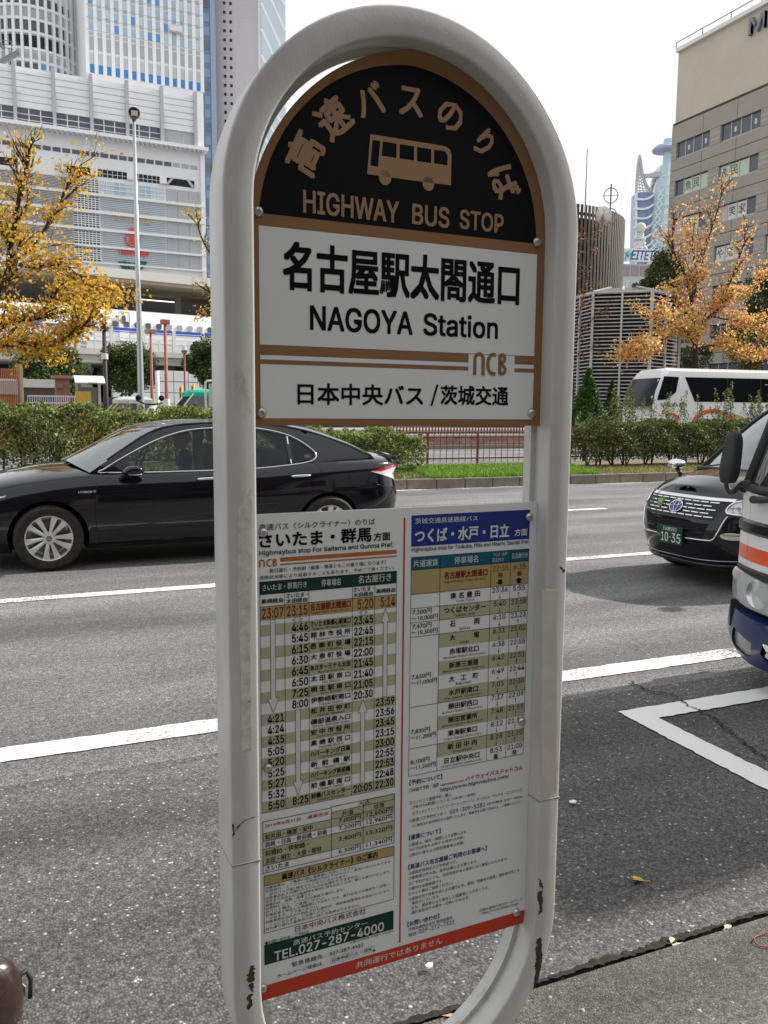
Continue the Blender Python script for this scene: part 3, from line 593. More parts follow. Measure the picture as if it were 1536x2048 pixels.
for k, (a, b, w) in enumerate(SR):
    y = rowR(k+1); t_(T, a, 434-w/2, y+11.5, 434+w/2, y+24, .02); we = min(96, len(b)*3.5); t_(T, b, 434-we/2, y+3.5, 434+we/2, y+9, .005)
for k, (a, b) in enumerate(zip('23:36 5:40 6:10 6:31 6:38 6:42 6:49 7:03 7:37 7:48 8:12 8:28 8:53'.split(), '5:55 23:58 23:23 23:02 22:55 22:51 22:44 22:30 22:09 21:59 21:39 21:20 21:00'.split())):
    y = rowR(k+1); wa_ = 7.3*len(a)-.5; wb_ = 7.3*len(b)-.5; t_(T, a, 515-wa_/2, y+15.5, 515+wa_/2, y+26, .01); t_(T, b, 561-wb_/2, y+15.5, 561+wb_/2, y+26, .01)
    if k < 12: arrow(515, y+13, y+2, .35, 2, 4, T); arrow(560, y+2, y+13, .35, 2, 4, T)
t_(T, '着', 509, 829, 520, 840, .015); t_(T, '発', 555, 829.5, 566, 840.5, .015)
for yy, a, b in ((rowR(2), '7,200円', '〜10,000円'), (rowR(3), '7,470円', '〜10,300円'), (1022-14, '7,650円', '〜11,000円'), (911-14, '7,830円', '〜11,200円'), (843-8, '8,100円', '〜11,500円')):
    t_(T, a, 317, yy+15, 359, yy+26, .01); t_(T, b, 315, yy+3, 373, yy+13.5, .01)
t_(Nv, '【予約について】', 315, 808.5, 388.5, 820, .02); t_(T, '○WEBで予約・決済', 315, 794, 381, 803, .01); t_(Rd, 'highwaybus.com', 385, 793, 440, 799, .02); t_(Rd, 'ハイウェイバスドットコム', 443.3, 793.5, 582.5, 804, .03)
t_(Nv, 'http://www.highwaybus.com/', 385.5, 780, 548.5, 790, .015); t_(T, '○コンビニで直接予約・購入', 315.5, 768.5, 411, 776, .006)
t_(T, 'JTB HTA取扱いコンビニ(6:00〜18:00)', 322, 757.5, 467.5, 766, .004); t_(T, 'セブンイレブン・ファミリーマート・ローソン・サークルK・サンクス・ミニストップ', 322.5, 745, 583, 753, .006)
t_(T, '○高速バス予約センター', 316, 731, 399, 739, .008); t_(Nv, '029-309-5381', 408, 730, 491.6, 739, .012); t_(T, '(年中無休 9:00〜18:00)', 497, 730, 583.5, 737, .004); t_(T, '※ご乗車日の前月同日から発売いたします。乗車券をお買い求めの上、ご乗車ください。', 322.7, 719.5, 581, 726, .004)
t_(Nv, '【運賃について】', 315.5, 694, 387.4, 705, .02)
for s, x, y, xr in (('○運賃は、曜日・期間により変動します。', 315.7, 680.5, 450.5), ('○小児(座席を占有する場合)は半額。', 315.8, 669.7, 443), ('○障がい者および知的障害者は半額。', 315.9, 658.5, 443), ('○座席定員制および予約制です。', 315.4, 620.5, 427), ('○乗務員交代の為、途中SA等に立ち寄ります。', 315.5, 609.8, 477), ('○ご予約がなくても、当日空席がある場合にはご乗車いただけます。', 315.7, 598.3, 552), ('○車内は全席禁煙です。', 315.8, 587, 395), ('○ペット類はご遠慮ください。', 315.9, 576.5, 418), ('○道路状況や気象状況による通行止め、遅延、到着地の変更、運休等が生じる', 316, 564.8, 582), ('場合がございます。', 322.8, 555, 389), ('なお、遅延等により発生した損害等につきましては、', 323, 545, 506), ('運行会社はその責を一切負いかねます。', 323, 534.7, 459)):
    t_(T, s, x, y, xr, y+7.4, .006)
t_(Nv, '【高速バス名古屋線ご利用のお客様へ】', 315, 632, 498, 643.5, .02); t_(Nv, '【お問い合わせ】', 314.6, 510, 387.5, 521, .02)
t_(T, '茨城交通株式会社 勝田営業所', 317, 499.5, 418.7, 507, .006); t_(T, '電話：', 317, 488, 339, 495.5, .006); t_(Nv, '029-272-7311', 341, 488.5, 423.6, 497.5, .012)
t_(T, '茨城交通株式会社ホームページ', 483.6, 497.5, 591.7, 504, .006); t_(T, 'http://www.ibako.co.jp/', 491, 489.3, 583, 496, .004)
for B, nm, m_, z_ in ((T, 'lettering', INK, .0009), (Wh, 'white_lettering', WHT, .0007), (Rd, 'red_lettering', mat('ink_red', (.5, .04, .05), .5), .0008), (Nv, 'blue_lettering', NAVY, .0008), (Mr, 'maroon_lettering', MAR, .0008), (Or, 'logo_lettering', ORG, .0008)):
    plane_build(B, nm, m_, tt, MSIGN(z_))
for x, z in ((21.3, 1328.6), (581, 1330.7), (26.2, 897), (577, 900), (12.2, 469.7), (577.4, 472.7)): screw(x*mm, z*mm, tt, .95)
# ================================================================ far buildings
class Facade:
    """vertical plane through the ground point under pixel column px at the given depth, running towards azimuth az"""
    def __init__(s, px, depth, az):
        o = atD(px, 824, depth); s.o = Vector((o.x, o.y, 0)); a = R(az); s.d = Vector((math.sin(a), math.cos(a), 0)); s.n = Vector((-s.d.y, s.d.x, 0)); s.rz = math.pi/2-a
    def hit(s, x, y, back=0):
        d = ray(x, y); o = s.o+s.n*back-Vector((0, 0, EYE)); k = o.dot(s.n)/d.dot(s.n); P = d*k-s.o; return P.dot(s.d), P.z+EYE
    def root(s, name, label, cat, group=None): return empty(name, s.o, s.rz, label, cat, group)
vz = lambda px, y, D: Facade(px, D, 113.33).hit(px, y)[1]
W_ = mat('tower_white', (.78, .79, .80), .55, var=.06, vscale=.2); W2_ = mat('podium_white', (.80, .81, .82), .5, var=.05, vscale=.3)
RIBG = mat('ribbed_grey', (.50, .51, .53), .6, var=.1, vscale=.4); PGY = mat('panel_grey', (.42, .43, .45), .5); DKW = mat('dark_window', (.06, .07, .10), .12, coat=.5); BLG = mat('blue_sky_glass', (.10, .28, .62), .08, coat=.6); PBG = mat('pale_sky_glass', (.36, .50, .62), .1, coat=.6); LBG = mat('light_glass', (.52, .60, .68), .12, coat=.5)  # blue window tones put the reflected sky into the glass colour
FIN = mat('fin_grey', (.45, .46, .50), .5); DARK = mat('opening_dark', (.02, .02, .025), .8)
GF = lambda x0, z0, x1, z1, y0, y1: MB().box(min(x0, x1), min(y0, y1), min(z0, z1), max(x0, x1), max(y0, y1), max(z0, z1))
# ---- podium of the station tower
F = Facade(400, 200, 88); pod = F.root('department_store', 'white department store block with sloping panel roofline and rows of louvres behind the train', 'building')
sR, zr0 = F.hit(405, 306); sL = F.hit(-60, 250)[0]; ztop = F.hit(204, 160)[1]; zbot = F.hit(204, 563)[1]; Hs = lambda x, y: F.hit(x, y)[1]; Ss = lambda x, y=300: F.hit(x, y)[0]
GF(sL, zbot, sR, Hs(390, 207), 0, 40).build('wall', W2_, pod)
fx = [Ss(x, 200) for x in (29, 107, 181, 252, 321, 388)]; pitch = (fx[-1]-fx[0])/5; fx = [fx[0]-pitch]+fx
zt_f, zt_p, zw1, zw0 = Hs(388, 188), Hs(390, 207), Hs(390, 268), Hs(390, 299)
for x in fx: GF(x-.35, zw0, x+.35, zt_f, -1.6, -.02).build('fin', FIN, pod)
for i in range(len(fx)-1):
    a, b = fx[i]+.36, fx[i+1]-.36
    for k in range(5): h_ = (zt_p-zw1)/5; GF(a, zw1+k*h_+.06, b, zw1+(k+1)*h_-.03, -.55-.06*k, -.01).build('panel', W2_, pod)
    for k in range(3): GF(a, zt_p+.05+k*.55, b, zt_p+.38+k*.55, -.9+.2*k, -.3+.2*k).build('roof_louvre', W2_, pod)
    if i < len(fx)-2:
        GF(a, zw0+.1, b, zw1, -.12, -.02).build('window', DKW, pod)
        for k in range(1, 3): GF(lerp(a, b, k/3)-.09, zw0+.1, lerp(a, b, k/3)+.09, zw1, -.3, -.13).build('mullion', W2_, pod)
        for k in range(1, 3): GF(a, lerp(zw0, zw1, k/3)-.07, b, lerp(zw0, zw1, k/3)+.07, -.26, -.14).build('transom', W2_, pod)
    else:
        for k in range(3): GF(lerp(a, b, k/3)+.08, zw0+.1, lerp(a, b, (k+1)/3)-.08, zw1, -.12, -.02).build('grey_panel', PGY, pod)
zl = Hs(400, 304); GF(sL, zl-.25, sR+.8, zl+.5, -2.6, -.0).build('ledge', W2_, pod)
n = 46; me_ = MB().box(-.22, -2.9, 0, .22, -1.2, .35).mesh('bracket'); me_.materials.append(FIN)
for k in range(n): inst(me_, 'bracket', pod, (lerp(sL, sR, (k+.5)/n), 0, zl-.65))
z1, z0 = Hs(395, 332), Hs(395, 340); nw = 24
me_ = MB().box(.06, -.1, 0, (sR-1-sL)/nw-.3, -.01, z1-z0).mesh('window'); me_.materials.append(DKW); me2 = me_.copy(); me2.materials.clear(); me2.materials.append(PGY)
for k in range(nw): inst(me_ if k < nw-3 else me2, 'window', pod, (sL+(sR-1-sL)*k/nw, 0, z0))
# open machinery storey with dark gaps between piers
za, zb = Hs(388, 362), Hs(388, 376)
for i, (x0, x1) in enumerate(((-6, 36), (121, 184), (195, 254), (268, 321), (330, 388))):
    a, b = Ss(x0, 345), Ss(x1, 345); GF(a, zb, b, za, -.1, -.01).build('opening', DARK, pod)
    if i in (2, 3):
        for k in range(1, 6): GF(lerp(a, b, k/6)-.08, zb, lerp(a, b, k/6)+.08, za, -.25, -.11).build('mullion', FIN, pod)
        GF(a, lerp(za, zb, .6)-.08, b, lerp(za, zb, .6)+.08, -.24, -.12).build('transom', FIN, pod)
    if i == 4:
        for u, v in ((.05, .25), (.95, .75)): MB().bar((lerp(a, b, u), -.4, zb), (lerp(a, b, v), -.4, za), .5, .5).build('brace', FIN, pod)
for x in (126, 188, 260, 325): GF(Ss(x-.5, 345)-.7, zb, Ss(x, 345)+.7, za, -1.0, -.11).build('pier', W2_, pod)
# lower storeys
ys = [388, 422, 457, 491, 524, 556]; sm0, sm1, sp = Ss(147, 400), Ss(197, 400), Ss(330, 400)
for k in range(6):
    zt = Hs(204, ys[k]-26); zb_ = Hs(204, ys[k]-1)
    if k == 5: break
    zb2 = Hs(204, ys[k]+0); nx = Hs(204, ys[k+1]-26) if k < 5 else zbot
    for j in range(9):
        h_ = (zt-zb2)/9; GF(sL, zb2+j*h_+.03, sm0-.2, zb2+j*h_+h_*.55, -.5, -.02).build('louvre', RIBG, pod)
    GF(sm0, zb2, sm1, zt, -.1, -.01).build('window', DKW, pod)
    for j in range(1, 7): GF(lerp(sm0, sm1, j/7)-.09, zb2, lerp(sm0, sm1, j/7)+.09, zt, -.34, -.12).build('mullion', W2_, pod)
    for j in range(1, 6): GF(sm0-.3, lerp(zb2, zt, j/6)-.09, sm1+.3, lerp(zb2, zt, j/6)+.09, -.42, -.35).build('transom', W2_, pod)
    if k == 0:
        for j in range(5):
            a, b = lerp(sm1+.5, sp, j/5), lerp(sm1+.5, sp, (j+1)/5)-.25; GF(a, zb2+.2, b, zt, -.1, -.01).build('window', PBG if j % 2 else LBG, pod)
            GF((a+b)/2-.07, zb2+.2, (a+b)/2+.07, zt, -.25, -.11).build('mullion', W2_, pod)
        for u in (.35, .7): GF(sm1+.5, lerp(zb2, zt, u)-.08, sp, lerp(zb2, zt, u)+.08, -.3, -.26).build('transom', W2_, pod)
    else:
        for j in range(7):
            h_ = (zt-zb2)/7; GF(sm1+.5, zb2+j*h_+.03, sp, zb2+j*h_+h_*.8, -.3, -.02).build('ribbed_panel', mat('ribbed_blue', (.50, .56, .62), .45, var=.08, vscale=.4), pod)
    for j in range(3): a, b = lerp(sp+.3, sR-.8, j/3), lerp(sp+.3, sR-.8, (j+1)/3)-.18; GF(a, zb2, b, zt, -.22, -.02).build('grey_panel', PGY, pod)
    GF(sL, zb2-.15 if k < 5 else zb2, sR+.3, zb2-(zb2-nx)+.15 if False else zb2-.15-(zb2-nx-.3), -1.0, -.0).build('floor_band', W2_, pod)
GF(sR-.7, zbot, sR+.3, Hs(404, 300), -.8, .0).build('corner_pilaster', W2_, pod)
# signs fixed on the facade
def fsign(parent, Fc, s, x0, y0, x1, y1, m_, y=-.5, bold=.01, label=None, th=.18, italic=0):
    a = Fc.hit(x0, y1); b = Fc.hit(x1, y0); B = MB(); text(B, s, a[0], a[1], b[0], b[1], bold)
    B.v = [(q[0]+italic*(q[1]-a[1]), y-q[2], q[1]) for q in B.v]; o = B.build('sign_lettering', m_, parent, fix=False); o['kind'] = 'stuff'
    if label: o['label'] = label
    return o
GOLDS = mat('dull_gold', (.50, .42, .28), .5, metal=.2); REDS = mat('sign_red', (.70, .07, .08), .5); GRS = mat('sign_green', (.03, .14, .11), .5)
fsign(pod, F, 'Marriott Associa', 226, 424, 300, 442, GOLDS, -.6, .02)
a, b = F.hit(264, 480); rr_ = F.hit(278, 480)[0]-a
B = MB(); B.tube([(a+rr_*math.cos(t), -.6, b+rr_*math.sin(t)) for t in [2*math.pi*k/28 for k in range(28)]], rr_*.11, 6, closed=True); B.build('round_emblem', REDS, pod, smooth=True)
B = MB(); text(B, '髙', a-rr_*.55, b-rr_*.75, a+rr_*.6, b+rr_*.8, .06); B.v = [(q[0], -.6-q[2], q[1]) for q in B.v]; B.build('sign_lettering', REDS, pod, fix=False)['kind'] = 'stuff'
B = MB(); text(B, '┌┬┐', a-rr_*.5, b+rr_*1.1, a+rr_*.5, b+rr_*1.6, .05); B = MB()
for dx in (-.35, 0, .35): B.box(a+dx*rr_-.25, -.75, b+rr_*1.05, a+dx*rr_+.25, -.5, b+rr_*(1.7-abs(dx)*.6))
B.box(a-rr_*.5, -.74, b+rr_*1.2, a+rr_*.5, -.52, b+rr_*1.3); B.build('emblem_crown', REDS, pod)
fsign(pod, F, 'Takashimaya', 234, 501, 296, 512, REDS, -.6, .04)
fsign(pod, F, 'ERWIN', 250, 527, 279, 541, GRS, -.6, .05)
for sg, x0 in ((-1, 248), (1, 281)):
    B = MB()
    for k in range(4): c = F.hit(x0+sg*k*3.6, 531+k*.5-4); B.bar((c[0], -.6, c[1]+.5), (c[0]-sg*.9, -.6, c[1]-2.2+.4*k), .42, .2, up=(0, 1, 0))
    B.build('sign_wing', GRS, pod)
# ---- office slab above
F = Facade(400, 240, 88); tw = F.root('office_tower', 'white office tower of vertical ribs with rows of blue windows above the department store', 'building')
s0, s1 = F.hit(174, 100)[0], F.hit(405, 100)[0]; zb0 = F.hit(204, 200)[1]-8; ztw = F.hit(204, -160)[1]
GF(s0, 0, s1, ztw, 0, 28).build('wall', W_, tw)
cols = [F.hit(x/3.4133, 450/3.4133)[0] for x in (628, 687, 745, 803, 860, 916, 972, 1028, 1083, 1138, 1192, 1246, 1299, 1351)]; cp = (cols[-1]-cols[0])/13
gp = [F.hit(x/3.4133, y/3.4133)[1] for x, y in ((628, 497), (628, 437), (628, 432), (628, 360), (628, 340), (628, 250), (628, 240), (628, 220), (628, 205), (628, 145))]
ww = cp*.52; fl = (F.hit(184, 17)[1]-F.hit(184, 42)[1])
mk_ = lambda w, h_, m_, nm: (lambda me: (me.materials.append(m_), me)[1])(MB().box(-w/2, -.05, 0, w/2, -.0+.03, h_).mesh(nm))
mB, mL, mP = [mk_(ww, gp[9]-gp[8], m_, 'window') for m_ in (BLG, PBG, LBG)]; mlow = mk_(ww, gp[1]-gp[0], mat('deep_sky_glass', (.04, .22, .60), .15), 'window'); mgr = mk_(ww, gp[5]-gp[4], PGY, 'grey_panel'); mlv = mk_(ww*.2, gp[3]-gp[2], RIBG, 'louvre'); mcap = mk_(ww*.42, fl*.28, RIBG, 'spandrel')  # deep blue of the lowest row is reflected sky painted in
ribs_ = MB()
for i in range(15): x = cols[0]+cp*(i-.5); GF(x-cp*.22, gp[0]-.2, x+cp*.22, ztw, -.5, -.001).build('rib', W_, tw)
rt_ = random.Random(5)
for i in range(14):
    x = cols[0]+cp*i; inst(mlow, 'window', tw, (x, -.04, gp[0]))
    for k in (-1, 0, 1): inst(mlv, 'louvre', tw, (x+k*ww*.36, -.04, gp[2]))
    inst(mgr, 'grey_panel', tw, (x, -.04, gp[4])); 
    for k in (-1, 1): inst(mcap, 'spandrel', tw, (x+k*ww*.26, -.04, gp[6]))
    for r_ in range(9):
        z = gp[8]+fl*r_
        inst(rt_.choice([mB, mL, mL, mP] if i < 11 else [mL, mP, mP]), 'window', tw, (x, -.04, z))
        for k in (-1, 1): inst(mcap, 'spandrel', tw, (x+k*ww*.26, -.04, z+(gp[9]-gp[8])+.12*fl))
for r_ in range(10): GF(s0, gp[8]-fl*.08+fl*r_, s1, gp[8]-fl*.04+fl*r_, -.56, -.51).build('joint_line', FIN, tw)
# window-cleaning cradle hanging on the slab
cx_, cz_ = F.hit(349, 58); cr = empty('cleaning_cradle', F.o+F.d*cx_-F.n*1.4+Vector((0, 0, cz_-1.2)), F.rz, 'small white window-cleaning cradle hanging on the office tower', 'cradle')
MB().box(-1.6, -.5, 0, 1.6, .5, 1.3).build('basket', mat('cradle_white', (.66, .67, .68), .6), cr)
for x in (-1, .6): MB().box(x-.15, -.2, 1.3, x+.15, .2, 2.1).build('worker_hoist', FIN, cr)
MB().box(-1.7, -.55, -.15, 1.7, .55, .0).build('basket_floor', FIN, cr)
# ---- rounded tower on the left
o = atD(92, 824, 252); cyl = empty('round_tower', (o.x, o.y, 0), R(-2), 'rounded white tower with tall dark windows between pale ribs at the upper left', 'building')
Rc = 13.2; B = MB(); B.lathe([(Rc-.5, 0), (Rc-.5, 128)], 72); B.build('core', W_, cyl, auto=40)
zf = lambda y: (y/3.4133)
def zc(y, x=104): return vz(x, y, 252-Rc)
gl = [zc(140), zc(122), zc(96), zc(92), zc(66), zc(56), zc(37), zc(31), zc(12), zc(5), zc(-14), zc(-20), zc(-40)]
mdk = MB(); nb = 40
def cylpiece(a0, a1, z0, z1, r0, r1, m_, nm):
    B = MB(); V = []
    for a in (a0, a1):
        for r_ in (r0, r1):
            for z in (z0, z1): V.append((r_*math.sin(a), -r_*math.cos(a), z))
    B.add(V, [(0, 1, 3, 2), (4, 6, 7, 5), (0, 4, 5, 1), (2, 3, 7, 6), (0, 2, 6, 4), (1, 5, 7, 3)]); return B.build(nm, m_, cyl)
ast = math.pi*2/nb
for k in range(-11, 11):
    a = (k+.5)*ast+R(22)
    cylpiece(a-.17*ast, a+.17*ast, 20, 128, Rc-.5, Rc+.45, W_, 'rib')
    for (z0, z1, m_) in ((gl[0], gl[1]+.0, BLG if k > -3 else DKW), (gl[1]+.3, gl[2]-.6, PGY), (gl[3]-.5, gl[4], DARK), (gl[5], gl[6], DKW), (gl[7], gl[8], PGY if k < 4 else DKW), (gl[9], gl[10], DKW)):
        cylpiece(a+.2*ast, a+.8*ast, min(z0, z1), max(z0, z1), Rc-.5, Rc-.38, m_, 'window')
for y in (144, 118, 94, 61, 34, 8):
    B = MB(); z = zc(y); B.lathe([(Rc-.45, z-.35), (Rc+.1, z-.35), (Rc+.1, z+.35), (Rc-.45, z+.35)], 72); B.build('floor_ring', W_, cyl, auto=40)
# small plant deck with crane at the far left
F = Facade(10, 205, 88); pl_ = F.root('roof_plant', 'dark steel roof machinery deck at the top left edge above the white panels', 'roof plant')
a, z = F.hit(-30, 130); b, z2 = F.hit(36, 112)
MB().bar((a, -2, z-2), (b, -2, z2+.0), 1.0, 1.4, up=(0, 1, 0)).build('deck_beam', mat('steel_grey', (.16, .17, .19), .6), pl_)
for k in range(6): x = lerp(a, b, k/5); MB().bar((x, -2, lerp(z-2, z2, k/5)), (x, -2, z2+2.2), .15, .15).build('rail_post', MATS['steel_grey'], pl_)
for k in range(3): MB().bar((a, -2, z2+.6+k*.8), (b-1, -2, z2+.6+k*.8), .12, .12).build('rail', MATS['steel_grey'], pl_)
MB().bar((a+1, -2, z2+3.5), (b-3, -2, z2+.4), .6, .6, up=(0, 1, 0)).build('crane_arm', MATS['steel_grey'], pl_)
# ---- second pair of towers between slab and sign
F = Facade(430, 268, 104); t2 = F.root('grey_tower', 'grey tower with pairs of tiny square windows behind the sign arch', 'building')
s0, s1 = F.hit(429, 100)[0], F.hit(521, 100)[0]; ztw = F.hit(470, -120)[1]; GF(s0, 0, s1, ztw, 0, 30).build('wall', mat('tower_grey', (.46, .44, .47), .6, var=.05, vscale=.1), t2)
pz = (F.hit(450, 60)[1]-F.hit(450, 78.3)[1])
me_ = mk_(1.0*F.hit(452, 60)[0]-F.hit(447, 60)[0]*1.0, pz*.33, DARK, 'window')
for r_ in range(22):
    z = F.hit(450, 101)[1]-pz*10+pz*r_
    for x in (449, 461.5): inst(me_, 'window', t2, (F.hit(x, 60)[0], -.05, z))
    GF(F.hit(445, 60)[0], z-pz*.32, F.hit(505, 60)[0], z-pz*.28, -.04, .0).build('joint_line', FIN, t2)
GF(s1-.6, 0, s1+.0, ztw, -.3, -.0).build('edge_trim', W_, t2)
F2 = Facade(523, 268, 88); lat = F2.root('lattice_tower', 'pale glass tower with white diagonal lattice lines beside the grey tower', 'building')
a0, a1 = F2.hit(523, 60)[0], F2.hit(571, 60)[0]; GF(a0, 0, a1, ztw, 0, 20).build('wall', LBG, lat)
dz = 7.5
for k in range(30):
    z = 20+k*dz
    if z+ (a1-a0)*1.9 < ztw+20: MB().bar((a0, -.1, z+(a1-a0)*1.9), (a1, -.1, z), .7, .15, up=(0, 1, 0)).build('lattice_bar', W_, lat)
F3 = Facade(404, 262, 104); gs = F3.root('glass_tower', 'narrow blue glass tower strip between the white slab and the grey tower', 'building')
a0, a1 = F3.hit(404, 60)[0], F3.hit(431, 60)[0]; GF(a0, 0, a1, ztw, 0, 4).build('wall', mat('strip_blue', (.07, .13, .24), .2, coat=.4, var=.3, vscale=.15), gs)
GF(lerp(a0, a1, .62), 0, a1, ztw, -.3, -.0).build('pale_strip', mat('strip_pale', (.20, .26, .34), .3), gs)
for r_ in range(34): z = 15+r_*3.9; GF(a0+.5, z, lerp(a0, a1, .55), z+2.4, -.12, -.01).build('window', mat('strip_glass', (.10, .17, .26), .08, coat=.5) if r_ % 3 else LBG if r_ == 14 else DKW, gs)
# ================================================================ viaduct, station roof and train
F = Facade(212, 76, 78); via = F.root('railway_viaduct', 'pale concrete railway viaduct with a white railing carrying the train', 'viaduct')
CON = mat('pale_concrete', (.52, .51, .48), .8, var=.2, vscale=.5, dirt=((.35, .33, .3), .66, .6)); CONL = mat('light_concrete', (.66, .66, .64), .7, var=.1, vscale=.4)
zd = F.hit(212, 702)[1]; zd2 = F.hit(212, 713)[1]; zd3 = F.hit(212, 728)[1]; sa, sb = F.hit(-120, 700)[0], F.hit(760, 700)[0]
GF(sa, zd2, sb, zd, -2.4, 12).build('deck_edge', CON, via); GF(sa, zd3, sb, zd2-.02, -1.6, 12).build('girder', CONL, via)
for k in range(12): x = lerp(sa, sb, k/11); GF(x-.5, -.0, x+.5, zd3, 1, 3).build('pier', CON, via)
MB().box(sa, 8, 0, sb, 8.4, zd3).build('shade_sheet', DARK, via)  # near-black sheet paints the shade in the opening under the deck
# retaining wall with recessed joints in front
zw_t = F.hit(300, 745)[1]; x0, x1 = F.hit(202, 760)[0], F.hit(760, 760)[0]; npan = 22
wl = mat('wall_panel', (.56, .57, .58), .7, var=.1, vscale=1.2)
for r_ in range(5):
    for k in range(npan): a = lerp(x0, x1, k/npan); b = lerp(x0, x1, (k+1)/npan); GF(a+.03, .1+r_*zw_t/5+.03, b-.03, .1+(r_+1)*zw_t/5-.03, -3.2, -3.0).build('wall_panel', wl, via)
GF(x0, 0, x1, zw_t+.1, -3.0, -2.8).build('wall_core', mat('joint_dark', (.25, .25, .26), .8), via)
zr = F.hit(212, 678)[1]; me_p = MB().box(-.13, -2.35, 0, .13, -2.1, zr-zd+.9).mesh('railing_post'); me_p.materials.append(CONL); me_q = MB().box(-.05, -2.3, 0, .05, -2.2, zr-zd).mesh('rail_upright'); me_q.materials.append(CONL)
for k in range(-8, 40):
    x = k*2.85; 
    if sa < x < sb: inst(me_p, 'railing_post', via, (x, 0, zd)); inst(me_q, 'rail_upright', via, (x+1.42, 0, zd)) 
for f_ in (.25, .55, 1.0): GF(sa, zd+(zr-zd)*f_-.05, sb, zd+(zr-zd)*f_+.05, -2.28, -2.2).build('rail', CONL, via)
# train
zt1, zt0 = F.hit(200, 614)[1], F.hit(200, 704)[1]; F4 = F
tr = F.root('bullet_train', 'white bullet train with a blue stripe and small rounded windows on the viaduct', 'train'); M_TR = mat('train_white', (.86, .87, .88), .25, coat=.5); M_TBL = mat('train_blue', (.02, .07, .42), .3, coat=.4)
zB = zd+.15; zT = zt1; ca, cb = sa, sb
def trsec(x): return [(x, y, z) for y, z in ((1.9, zB), (0.25, zB), (.0, zB+.7), (-.06, zB+1.9), (0.05, zB+(zT-zB)*.72), (.35, zB+(zT-zB)*.92), (.9, zT), (2.4, zT+.1), (3.0, zT))]
cj = F.hit(163, 660)[0]
for a, b in ((cj-25, cj-.45), (cj+.45, cj+25.4), (cj+26.2, sb)):
    B = MB(); B.loft([trsec(a), trsec(b)], closed=True); B.build('carriage', M_TR, tr, auto=30)
MB().box(cj-.5, .5, zB, cj+.5, 2.6, zT-.3).build('gangway', mat('gangway', (.6, .6, .62), .6), tr)
zs1, zs0 = F.hit(230, 654.5)[1], F.hit(230, 660)[1]; zl1, zl0 = F.hit(230, 662)[1], F.hit(230, 663.6)[1]
for a, b in ((cj-25, cj-.5), (cj+.5, cj+25.3), (cj+26.3, sb)):
    GF(a, zs0, b, zs1, -.085, .1).build('blue_stripe', M_TBL, tr); GF(a, zl0, b, zl1, -.085, .1).build('thin_stripe', M_TBL, tr)
    GF(a, zl0-.95, b, zl0-.87, -.075, .1).build('skirt_line', mat('train_line', (.35, .37, .45), .5), tr)
def rrect(cx, cz, w, h, r, n=4): return [(cx+sx*(w/2-r)+r*math.cos(R(a0+90*k/n)), cz+sz*(h/2-r)+r*math.sin(R(a0+90*k/n))) for sx, sz, a0 in ((1, 1, 0), (-1, 1, 90), (-1, -1, 180), (1, -1, 270)) for k in range(n+1)]
mwt = MB().prism(rrect(0, 0, .52, .52, .16), -.09, .0).mesh('window'); mwt.materials.append(mat('train_glass', (.05, .06, .10), .08, coat=1)); mwl = mwt.copy(); mwl.materials.clear(); mwl.materials.append(mat('train_blind', (.38, .42, .36), .3))
w0, zw_ = F.hit(296, 651)[0], F.hit(296, 652)[1]; pw = (F.hit(420, 655)[0]-w0)/6.03
for k in range(-3, 40):
    if w0+pw*k > cj+24.5 and w0+pw*k < cj+28: continue
    inst(mwt if k < 2 or k % 5 == 1 else mwl, 'window', tr, (w0+pw*k, 0, zw_))
for k in range(3): inst(mwt, 'window', tr, (cj-3.5-pw*k*1.0, 0, zw_))
for px in (176, 248):
    x, z = F.hit(px, 640); 
    dr = MB().prism(rrect(x, F.hit(px, 653)[1], 1.0, 2.6, .12), -.075, .0).build('door', M_TR, tr)
    Q = rrect(x, F.hit(px, 653)[1], 1.0, 2.6, .12); B = MB(); B.tube([(a, -.08, b) for a, b in Q], .02, 4, closed=True); B.build('door_frame', mat('door_line', (.3, .31, .36), .5), dr)
    MB().prism(rrect(x+(0 if px < 200 else -.05), z, .36, .75, .14), -.10, .0).build('door_window', MATS['train_glass'], dr)
# platform roof: columns, ribbed soffit, dark interior
RF = mat('roof_beige', (.44, .39, .31), .8, var=.2, vscale=.5); F5 = Facade(212, 80, 78)
cano = F5.root('platform_roof', 'beige ribbed platform roof with slanting columns above the train', 'station roof')
zc1, zc0 = F5.hit(300, 571)[1], F5.hit(300, 592, 9)[1]; sa, sb = F5.hit(-100, 600)[0], F5.hit(760, 600)[0]
B = MB(); B.add([(sa, -3.0, zc1), (sb, -3.0, zc1), (sb, 9, zc0), (sa, 9, zc0)], [(0, 1, 2, 3)]); B.add([(sa, -3.0, zc1+.2), (sb, -3.0, zc1+.2), (sb, 9, zc0+.9), (sa, 9, zc0+.9)], [(3, 2, 1, 0)]); B.build('roof_sheet', RF, cano)
for k in range(9): t = k/8; MB().box(sa, -3+12*t-.08, lerp(zc1, zc0, t)-.35, sb, -3+12*t+.08, lerp(zc1, zc0, t)-.02).build('purlin', RF, cano)
GF(sa, zc1-.05, sb, zc1+.75, -3.3, -3.0).build('eave_fascia', mat('eave_pale', (.6, .6, .57), .6), cano)
for px in (120, 210, 292, 375, 470):
    x = F5.hit(px, 620)[0]; MB().bar((x, 2.5, zd), (x, 2.5, zc0-.3), .5, .5).build('column', RF, cano); MB().bar((x, 2.5, zc0-.3), (x+1.6, -2.5, zc1-.1), .35, .35).build('bracket', RF, cano)
GF(sa, zc0-.7, sb, zc0-.2, 2.2, 2.8).build('main_beam', RF, cano)
MB().box(sa, 12, zd, sb, 12.3, zc0+1).build('dark_backing', DARK, cano)  # near-black sheet stands in for the shaded station interior
